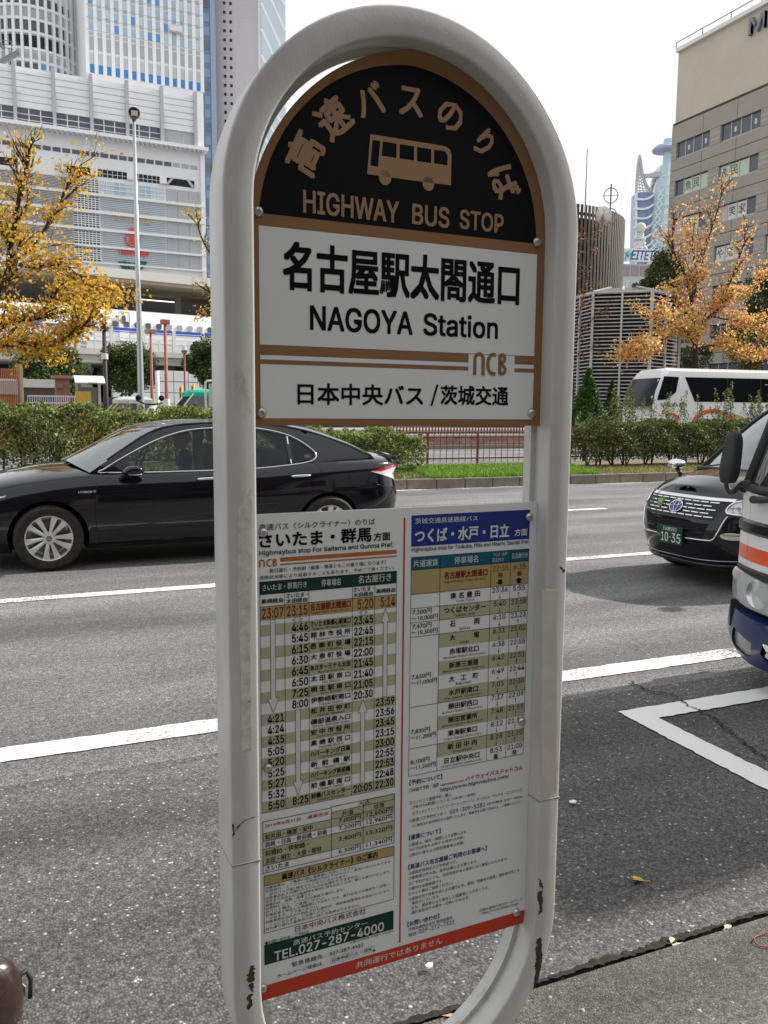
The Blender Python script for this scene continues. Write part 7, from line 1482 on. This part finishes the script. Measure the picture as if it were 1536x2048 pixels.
# mirror on its arm, far side
mq = atX(1463, 915, 3.80)-Vector((3.71, 2.86, 0)); B = MB(); mk = []
for t, k in ((-.042, .2), (-.038, .78), (-.024, 1), (.02, 1), (.032, .9), (.035, .2)):
    ring_ = []
    for j in range(28):
        a = 2*math.pi*j/28; cx_, sz_ = sup(a, 3.6); yy = cx_*.052*(1-.12*sz_)*k; zz = sz_*.150*(k if k > .5 else .3); ring_.append((mq.x+t+.015*sz_, mq.y+yy, mq.z+zz))
    mk.append(ring_)
B.loft(mk); B.build('mirror', M_RUB, trk, smooth=True)
ar = [atX(*q, 3.84)-Vector((3.71, 2.86, 0)) for q in [(1453, 955), (1453, 968), (1458, 981), (1466, 984), (1476, 975), (1484, 968), (1495, 968), (1503, 971)]]
B = MB(); B.tube(smoothpts(ar, 4), .0155, 10); B.build('mirror_arm', M_RUB, trk, smooth=True)
B = MB(); B.tube([ar[-3], ar[-2], ar[-1]], [.02, .027, .024], 10); B.build('mirror_bracket', M_RUB, trk, smooth=True)
for x in (.95, 4.2):
    for sg in (-1, 1): wheel(trk, x, sg*.80, .36, .36, .2, 'truck', sg)
B = MB(); B.box(1.72, -.86, .95, 5.2, .86, 2.9); B.build('cargo_box', M_TW, trk, bevel=.02)
B = MB(); B.box(.3, -.35, .4, 5.1, .35, .6); B.build('chassis', M_TRIM, trk)
# ---------------------------------------------------------------- brown leather bag at the lower left
pb = atZ(-26, 2062, .012); bag = empty('leather_bag', (pb.x, pb.y, .012), .5, 'shiny brown leather bag with a dark strap standing at the lower left corner', 'bag')
B = MB(); rg_ = []
for z, kx, ky in ((0, .8, .75), (.015, 1, .95), (.07, 1.05, 1.0), (.12, .98, .88), (.155, .8, .6), (.175, .5, .32), (.18, .1, .08)): rg_.append([(.085*kx*sup(a, 2.6)[0], .06*ky*sup(a, 2.6)[1], z) for a in [2*math.pi*j/28 for j in range(28)]])
B.loft(rg_); o = B.build('bag_body', mat('brown_leather', (.022, .012, .010), .22, var=.4, vscale=14, col2=(.05, .026, .02), bump=.12, bscale=60, coat=.5), bag, smooth=True)
B = MB(); B.tube([(.07, -.01, .10), (.10, -.01, .11), (.112, -.01, .08), (.108, -.01, .03)], .006, 6); B.build('strap', M_RUB, bag, smooth=True)
B = MB(); B.box(.090, -.02, .045, .096, .01, .075); B.build('buckle', M_CHROME, bag, bevel=.002)
# ================================================================ office building behind the sidewalk on the camera's own side
ob = empty('office_building', (0, -13.5, 0), 0, 'brown office block with window rows standing behind the sidewalk', 'building')
M_OB = mat('office_wall', (.17, .15, .13), .8, var=.15, vscale=.6); M_OG = mat('office_glass', (.03, .04, .05), .08, coat=.5)
B = MB(); B.box(-34, -18, 0, 60, 0, 14.5); B.build('wall', M_OB, ob)
for k in range(4): MBk = MB().box(-34, 0, 3.2+3.2*k, 60, .18, 3.5+3.2*k).build('ledge', M_OB, ob)
me_w = MB().box(-1.4, 0, 0, 1.4, .06, 1.7).mesh('window'); me_w.materials.append(M_OG)
for r_ in range(4):
    for k in range(24): inst(me_w, 'window', ob, (-32.5+3.9*k, .002, 1.2+3.2*r_))
# ================================================================ coach
o = atD(1262, 824, 34.3); bus = empty('coach', (o.x, o.y, 0), -R(8), 'white touring coach with long dark windows and a red ring emblem behind the hedge', 'bus')
BW = mat('coach_white', (.78, .78, .77), .25, coat=.6); BG = mat('coach_glass', (.008, .009, .011), .12, spec=.3)
HB = 3.38
def bsec(x, inset=0, top=HB): 
    w = 1.24-inset; return [(x, y, z) for y, z in [(-w, .35), (-w, 2.2), (-w+.03, 2.9), (-w+.12, top-.12), (-w+.35, top), (w-.35, top), (w-.12, top-.12), (w-.03, 2.9), (w, 2.2), (w, .35)]]
def nosepl(z): return interp(z, [.35, 1.2, 1.9, 2.5, 3.0, 3.38], [.08, .0, .04, .22, .48, .85])
rings = []
for t, ins, tp in ((0, .22, HB-.05), (.12, .06, HB-.02), (.35, .01, HB), (1.5, 0, HB), (11.6, 0, HB), (11.8, .08, HB-.1)):
    S_ = bsec(t, ins, tp); rings.append([(q[0]+(nosepl(q[2])*max(0, 1-t/1.4) if t < 1.5 else 0)+.55*(abs(q[1])/1.24)**4*max(0, 1-t/.5)*.5, q[1], q[2]) for q in S_])
B = MB(); B.loft(rings); B.build('body', BW, bus, auto=35)
def bs(x, z, off=.01): return (x, -(1.24-max(0, z-2.2)*.043)-off, z)
panel([(1.62, 3.02), (9.6, 3.02), (10.1, 2.05), (2.1, 2.05)], [], lambda x, z: bs(x, z, .012), .5, 'side_window', BG, bus)
for x in (3.6, 5.2, 6.8, 8.4): B = MB(); B.bar(bs(x, 2.06, .016), bs(x, 3.0, .016), .04, .01); B.build('window_divider', M_TRIM, bus)
B = MB(); B.bar(bs(5.4, 2.78, .018), bs(9.7, 2.78, .018), .02, .03); B.build('window_rail', FIN, bus)
# wrap-round windscreen
def fr(y, z, off=.012):
    xx = nosepl(z)+.02; e = .28*(abs(y)/1.2)**4*1; return (xx+e-off, y, z)
panel([(-1.12, 1.85), (1.12, 1.85), (1.05, 2.98), (-1.05, 2.98)], [], lambda y, z: fr(y, z, .03), .12, 'windscreen', BG, bus)
panel([(.36, 2.10), (.80, 2.12), (1.22, 2.42), (1.34, 3.02), (.66, 3.04)], [], lambda x, z: bs(x, z, .014), .12, 'corner_window', BG, bus)
T = MB(); text(T, 'NAGOYA 観光', .55, 1.82, 1.75, 2.02, .02); T.v = [bs(a, b, .015) for a, b, c in T.v]; T.build('lettering', mat('coach_letter', (.25, .23, .2), .5), bus, fix=False)['kind'] = 'stuff'
def arcband(cx, cz, rx, rz_, t0, t1, w, m_, nm='emblem_ring'):
    P = [Vector((cx+rx*math.cos(R(lerp(t0, t1, k/20))), cz+rz_*math.sin(R(lerp(t0, t1, k/20))))) for k in range(21)]; B = MB()
    B.grid([[bs(cx+(p.x-cx)*(1-w), cz+(p.y-cz)*(1-w), .012) for p in P], [bs(p.x, p.y, .012) for p in P]]); B.build(nm, m_, bus)
CR_ = mat('emblem_red', (.65, .10, .06), .4); CO_ = mat('emblem_gold', (.55, .33, .08), .4); CB_ = mat('emblem_blue2', (.03, .08, .45), .4)
arcband(3.0, 1.05, 1.05, .72, 20, 160, .22, CR_); arcband(2.75, 1.0, .75, .5, 200, 330, .2, CR_); arcband(3.6, 1.25, 1.0, .35, 10, 100, .3, CO_); arcband(2.6, .9, .6, .4, 60, 180, .3, CO_); arcband(1.05, 1.35, .34, .26, -60, 150, .35, CR_)
for dx in (0, .16, .32): B = MB(); B.bar(bs(.75+dx, 1.05, .014), bs(1.0+dx, 1.5, .014), .07, .01); B.build('emblem_bar', CB_ if dx < .3 else CR_, bus)
for x in (2.3, 8.6):
    for sg in (-1, 1): wheel(bus, x, sg*1.1, .48, .48, .28, 'coach', sg)
# ================================================================ street furniture beyond the hedge
STEEL = mat('galvanised_pole', (.50, .52, .54), .35, metal=.5, var=.15, vscale=6, stretch=(1, 1, .2)); BRN = mat('brown_paint', (.05, .032, .03), .6, var=.3, vscale=9); RP = mat('pink_red_paint', (.34, .12, .10), .6, var=.2, vscale=9)
c = atD(283, 826, 24.5); cz1 = atD(262, 232, 24.5*1.08); lamp = empty('street_lamp', (c.x, c.y, .15), 0, 'tall tapered steel street lamp with a round head rising from the hedge', 'street lamp')
ht = vz(270, 236, 24.5)-.15
B = MB(); B.tube([(0, 0, 0), (0, 0, ht*.12), (0, 0, ht*.5), (0, 0, ht)], [.105, .095, .07, .042], 16); B.build('pole', STEEL, lamp, smooth=True)
hd = Matrix.Translation((0, 0, ht)) @ Matrix.Rotation(R(65), 4, 'X') @ Matrix.Rotation(R(-20), 4, 'Y')
B = MB(); B.lathe([(0, -.14), (.07, -.14), (.13, -.08), (.165, .0), (.17, .05), (.15, .06)], 20, Matrix.Translation((0, -.10, ht+.09)) @ Matrix.Rotation(R(75), 4, 'X')); B.build('lamp_head', mat('lamp_brown', (.13, .11, .10), .5), lamp, auto=40)
B = MB(); B.lathe([(0, 0), (.035, 0), (.05, .1), (.10, .16), (.11, .18), (0, .18)], 14, Matrix.Translation((0, 0, ht-.16))); B.build('lamp_neck', MATS['lamp_brown'], lamp, auto=40)
B = MB(); B.box(-.09, -.175, ht+.0, .09, -.162, ht+.15); B.build('lamp_glass', mat('lamp_glass', (.42, .40, .33), .2, coat=1), lamp)
def post(name, px, ytop, D, r_, label, m_, cat='lamp post', z0=.02, r2=None):
    a = atD(px, 826, D); e = empty(name, (a.x, a.y, z0), 0, label, cat); h_ = vz(px, ytop, D)-z0; B = MB(); B.tube([(0, 0, 0), (0, 0, h_*.3), (0, 0, h_)], [r_, r_*.9, (r2 or r_*.7)], 10); B.build('pole', m_, e, smooth=True); return e, h_
e, h_ = post('speaker_pole', 213, 650, 31, .10, 'dark brown pole with a small camera on top left of the steel lamp', BRN, 'pole')
B = MB(); B.lathe([(0, 0), (.13, 0), (.16, .12), (.13, .3), (.05, .36), (0, .36)], 14, Matrix.Translation((0, 0, h_-.2))); B.build('pole_head', BRN, e, auto=40); B = MB(); B.box(-.05, -.12, h_+.15, .10, .1, h_+.3); B.build('camera_box', FIN, e, bevel=.02); B = MB(); B.tube([(.05, 0, h_-.05), (.35, 0, h_-.0), (.4, 0, h_-.1)], .012, 5); B.build('bracket', BRN, e)
B = MB(); B.lathe([(.105, 1.75), (.12, 1.76), (.12, 1.95), (.105, 1.96)], 14, Matrix.Translation((0, 0, 1.6))); B.build('collar', mat('collar_white', (.6, .6, .58), .5), e)
for z in (1.25, .8): B = MB(); B.cbox((0, -.1, z), (.09, .02, .09)); B.build('plate', CON, e)
e, h_ = post('globe_lamp', 305, 660, 34, .08, 'slim red-brown lamp post with two small round heads right of the steel lamp', RP, z0=.02, r2=.045)
for dx in (-.12, .10): B = MB(); B.lathe([(0, 0), (.10, .0), (.13, .08), (.11, .17), (0, .18)], 16, Matrix.Translation((dx, 0, h_-.14))); B.build('lamp_head', mat('lamp_peach', (.45, .27, .20), .5), e, auto=40)
B = MB(); B.lathe([(0, 0), (.13, 0), (.12, 1.5), (.1, 1.6), (0, 1.6)], 12); B.build('lower_sleeve', mat('pink_sleeve', (.46, .22, .19), .6), e, auto=40)
e, h_ = post('box_lamp', 334, 644, 34, .09, 'red-brown lamp post with a square box head, tallest of the red posts', RP, z0=.02, r2=.06)
B = MB(); B.cbox((0, 0, h_), (.36, .36, .19)); B.build('lamp_head', mat('lamp_salmon', (.40, .16, .13), .6), e, bevel=.03); B = MB(); B.lathe([(.0, 0), (.13, 0), (.125, 1.6), (0, 1.65)], 12); B.build('lower_sleeve', MATS['pink_sleeve'], e, auto=40); B = MB(); B.lathe([(.13, 1.66), (.135, 1.66), (.13, 1.98), (.12, 1.98)], 12); B.build('collar', CONL, e, auto=40)
e, h_ = post('small_lamp', 371, 704, 38, .06, 'short dark red lamp post with a clear glass head beside the hidden evergreen', mat('dark_red_paint', (.22, .04, .06), .5), z0=.02)
B = MB(); B.lathe([(0, -.1), (.08, -.08), (.14, .02), (.15, .06), (.0, .09)], 14, Matrix.Translation((0, 0, h_))); B.build('lamp_head', mat('lamp_slate', (.12, .16, .17), .4), e, auto=40); B = MB(); B.lathe([(0, .1), (.11, .1), (.09, .26), (0, .28)], 14, Matrix.Translation((0, 0, h_))); B.build('lamp_glass', LBG, e)
e, h_ = post('white_post', 316, 742, 33, .09, 'plain white post between the two red lamp posts', CONL, 'post', r2=.09)
for k, px in enumerate((364, 388)):
    e, h_ = post('delineator_post', px, 772+k*-3, 36, .06, ('left', 'right')[k]+' one of two orange marker posts behind the turquoise-roofed taxi', mat('marker_orange', (.72, .34, .03), .5), 'marker post', r2=.055); B = MB(); B.cbox((-.06, 0, h_*.85), (.05, .05, h_*.25)); B.build('marker_band', BRN, e)
# white tubular sign frame
a = atY(412, 826, 21); b = atY(470, 826, 21); sf_ = empty('sign_frame', (a.x, 21, 0), 0, 'white tubular frame holding a board beside the left post of the sign', 'sign'); zt_, zb_ = atY(420, 762, 21).z, atY(420, 818, 21).z; w = b.x-a.x
B = MB(); r = .08; B.tube(smoothpts([Vector(q) for q in [(0, 0, zb_+r), (0, 0, zt_-r), (.03, 0, zt_-.02), (r, 0, zt_), (w-r, 0, zt_), (w, 0, zt_-r), (w, 0, zb_+r), (w-r, 0, zb_), (r, 0, zb_), (.02, 0, zb_+.03)]], 3, True), .028, 8, closed=True); B.build('frame', mat('tube_white', (.72, .73, .72), .4), sf_, smooth=True)
MB().box(.08, .0, zb_+.05, w-.04, .02, zt_-.06).build('board', mat('board_pale', (.62, .66, .60), .6, var=.25, vscale=7, col2=(.45, .5, .42)), sf_); MB().box(.0+.0, -.02, 0, .04, .02, zb_+.1).build('leg', MATS['tube_white'], sf_); MB().box(w-.04, -.02, 0, w, .02, zb_+.1).build('leg', MATS['tube_white'], sf_)
# booth, shelter, board, fences to the left
def boxat(name, x0, y0, x1, y1, Y, dp, m_, label, cat, zbase=.02):
    a, b = atY(x0, y1, Y), atY(x1, y0, Y); e = empty(name, (a.x, Y, zbase), 0, label, cat); return e, b.x-a.x, b.z-zbase
e, w, h_ = boxat('vent_booth', 112, 750, 139, 800, 29.3, 1, None, 'reddish brown vent booth with a flat cap behind the hedge', 'booth'); PKB = mat('booth_brown', (.30, .16, .125), .7, var=.15, vscale=4)
MB().box(0, 0, 0, w, .6, h_-.12).build('booth_body', PKB, e, bevel=.01); MB().box(-.1, -.1, h_-.12, w+.05, .7, h_-.02).build('cap', mat('booth_cap', (.36, .19, .14), .7), e); MB().box(.06, -.14, h_-.42, w*.5, .0, h_-.28).build('hood', PKB, e)
e, w, h_ = boxat('bus_shelter', 147, 752, 204, 800, 30, 1, None, 'shelter with a curved white roof right of the reddish booth', 'shelter'); B = MB(); zl_ = atY(175, 773, 30).z-.02
B.loft([[(x, 1.2*math.sin(t)-0.0, zl_+(h_-zl_)*math.cos(t)) for t in [R(-75+15*k) for k in range(8)]]+[(x, 1.16*math.sin(t), zl_-.04+(h_-zl_)*math.cos(t)) for t in [R(30-15*k) for k in range(8)]] for x in (0, w*.04, w)], closed=True); B.build('curved_roof', mat('shelter_white', (.66, .66, .65), .6, var=.12, vscale=3), e)
for x in (.1, w-.12): MB().box(x-.04, -.3, 0, x+.04, -.22, zl_+.1).build('post', CONL, e)
MB().box(.1, .8, 0, w-.1, .85, zl_).build('back_panel', mat('shelter_grey', (.2, .18, .17), .6), e); B = MB(); q0, q1 = atY(170, 772, 28.7), atY(183, 769, 28.7)
B = MB(); text(B, 'バスのりば', w*.42, zl_+.02, w*.72, zl_+.12, .03); B.v = [(q[0], -1.18, q[1]-.0) for q in B.v]; B.build('lettering', M_TRIM, e, fix=False)['kind'] = 'stuff'
e, w, h_ = boxat('yellow_board', 151, 783, 182, 825, 26, 1, None, 'plain yellow-orange board standing behind the hedge', 'board'); MB().box(0, 0, .15, w, .04, h_).build('board', mat('board_yellow', (.62, .40, .07), .6, var=.15, vscale=3), e); MB().box(.05, .04, 0, .1, .08, h_).build('leg', CONL, e); MB().box(w-.1, .04, 0, w-.05, .08, h_).build('leg', CONL, e)
e, w, h_ = boxat('slatted_screen', -60, 736, 34, 800, 30.5, 1, None, 'orange slatted screen with a pale corrugated panel at the left edge', 'screen'); ORS = mat('slat_orange', (.55, .20, .09), .6); 
for k in range(26): MB().box(k*w/26+.012, 0, .1, (k+1)*w/26-.012, .04, h_-.02).build('slat', ORS, e)
MB().box(0, .05, h_*.3, w, .09, h_*.34).build('rail', BRN, e); MB().box(0, .05, h_*.93, w, .09, h_*.97).build('rail', BRN, e)
n = 22; zp1 = atY(10, 760, 30.4).z; zp0 = atY(10, 790, 30.4).z
B = MB(); B.grid([[(lerp(0, w, k/(n*2)), -.10+.03*(k % 2), z) for k in range(n*2+1)] for z in (zp0, zp1)]); B.build('corrugated_panel', mat('corrugated_pale', (.50, .38, .34), .5), e)
e, w, h_ = boxat('subway_entrance', -30, 722, 110, 800, 34, 1, None, 'low brown entrance building with a white fascia behind the autumn tree', 'building'); MB().box(0, 0, 0, w, 4, h_-1.0).build('wall', mat('entrance_brown', (.16, .13, .11), .7, var=.2, vscale=1), e); MB().box(-.2, -.4, h_-1.0, w+.2, 4, h_-.7).build('fascia', CONL, e)
for k in range(4): MB().box(.8+k*1.1, -.02, .6, 1.6+k*1.1, .0, h_-1.3).build('window', DKW, e)
e, w, h_ = boxat('white_railing', 56, 793, 152, 830, 24.5, 1, None, 'thin white railing just above the hedge between the screen and the booth', 'railing'); 
for z in (h_, h_-.18, h_-.5): MB().box(0, -.015, z-.02, w, .015, z+.02).build('rail', CONL, e)
for k in range(22): MB().box(k*w/22, -.01, .1, k*w/22+.02, .01, h_).build('upright', CONL, e)
# ivy-wrapped post by the tree
e, h_ = post('rusty_post', 40, 728, 29.5, .17, 'brown bundled post in front of the orange screen at the left', mat('bundle_brown', (.14, .10, .065), .9, var=.5, vscale=14, stretch=(3, 3, .2)), 'post', r2=.15)
# ---- parked cars and a scooter seen over the hedge
def farcar(name, px, Y, L_, top, bodym, roofm, label, cat, rz=0):
    a = atY(px, 826, Y); e = empty(name, (a.x, Y, 0), rz, label, cat); k = top/1.5; B = MB()
    ring = lambda x, w, z0, z1: [(x, -w, z0), (x, -w*1.0, z1*.8), (x, -w*.93, z1), (x, w*.93, z1), (x, w, z1*.8), (x, w, z0)]
    B.loft([ring(*q) for q in ((0, .7, .3, .6), (.12, .8, .25, .72), (.9, .84, .25, .86*k), (L_*.5, .85, .25, .92*k), (L_-.4, .84, .25, .95*k), (L_-.05, .8, .28, .88*k), (L_, .7, .35, .8*k))]); B.build('body', bodym, e, auto=35)
    zs = .9*k; B = MB(); B.loft([[(x, -w, z), (x, w, z), (x, w*.96, z+.001), (x, -w*.96, z+.001)] for x, w, z in ((.95, .72, zs),)]+[]) if False else None
    G_ = MB(); G_.loft([[(lerp(.85, 1.55, t), -lerp(.76, .6, t), lerp(zs-.02, top-.06, t)), (lerp(L_-.35, L_-.75, t), -lerp(.76, .6, t), lerp(zs-.02, top-.06, t)), (lerp(L_-.35, L_-.75, t), lerp(.76, .6, t), lerp(zs-.02, top-.06, t)), (lerp(.85, 1.55, t), lerp(.76, .6, t), lerp(zs-.02, top-.06, t))] for t in (0, .5, 1)]); G_.build('glazing', mat('far_car_glass', (.03, .04, .045), .08, coat=1), e)
    Rf = MB(); Rf.loft([[(1.45+q, -.62+q*.6, top-.06+h2), (L_-.7-q, -.62+q*.6, top-.06+h2), (L_-.7-q, .62-q*.6, top-.06+h2), (1.45+q, .62-q*.6, top-.06+h2)] for q, h2 in ((0, -.05), (.0, .06), (.06, .12), (.3, .15))]); Rf.build('roof', roofm, e, auto=25)
    for x in (1.2, L_*.55, L_-.8): 
        for s in (-1, 1): B = MB(); B.bar((x if x > 1.3 else .9, s*.765, zs-.03), (x+.05 if x > 1.3 else 1.55, s*.61, top-.04), .09, .03, up=(1, 0, 0)); B.build('pillar', bodym, e)
    for x in (.85, L_-.9):
        for s in (-1, 1): B = MB(); B.lathe([(0, .0), (.16, 0), (.17, -.02), (.29, -.01), (.31, -.05), (.31, -.2), (0, -.2)], 24, Matrix.Translation((x, s*.84, .31)) @ Matrix.Rotation(R(90 if s < 0 else -90), 4, 'X')); B.build('wheel', M_TYRE, e, auto=30)
    return e
TQ = mat('turquoise', (.02, .50, .33), .6, spec=.15)
c1 = farcar('taxi', 262, 23.4, 4.3, 2.02, mat('white_paint', (.66, .68, .67), .3, coat=.6), TQ, 'taxi with a turquoise roof parked behind the hedge by the white frame', 'taxi')
c2 = farcar('parked_car', 128, 26.8, 3.2, 1.84, mat('yellow_paint', (.60, .42, .08), .35, coat=.6), mat('roof_white', (.62, .64, .66), .5), 'pale-roofed yellow car just showing over the hedge by the steel lamp', 'car')
c = atY(300, 815, 20.8); sc = empty('motor_scooter', (c.x, 20.8, 0), 0, 'small pale motor scooter whose mirrors show above the hedge', 'scooter'); zz = atY(300, 796, 20.8).z
B = MB(); B.loft([[(x-.0+w*math.cos(a), w*.6*math.sin(a)*1.2, z) for a in [2*math.pi*j/12 for j in range(12)]] for x, w, z in ((0, .10, .35), (.02, .17, .6), (.05, .16, zz-.35), (.08, .08, zz-.18))]); B.build('front_shield', mat('scooter_pale', (.62, .60, .56), .4), sc, smooth=True)
B = MB(); B.tube([(-.32, 0, zz-.05), (-.12, 0, zz-.14), (.1, 0, zz-.16), (.3, 0, zz-.1)], .018, 6); B.build('handlebar', M_TRIM, sc, smooth=True)
for s in (-1, 1): B = MB(); B.lathe([(0, .0), (.065, .01), (.07, .03), (0, .045)], 12, Matrix.Translation((s*.27, 0, zz+.0)) @ Matrix.Rotation(R(90), 4, 'X')); B.build('mirror', M_TRIM, sc)
B = MB(); B.cbox((.35, .5, .72), (.34, .8, .14)); B.build('seat', mat('scooter_seat', (.30, .12, .09), .6), sc, bevel=.05)
for y in (-.05, 1.05): B = MB(); B.lathe([(.12, -.05), (.24, -.05), (.25, 0), (.24, .05), (.12, .05), (.12, -.05)], 20, Matrix.Translation((.2, y, .25)) @ Matrix.Rotation(R(90), 4, 'Y')); B.build('wheel', M_TYRE, sc)
B = MB(); B.bar((.05, 0, .35), (.25, 1.0, .4), .25, .2); B.build('frame', MATS['scooter_pale'], sc)
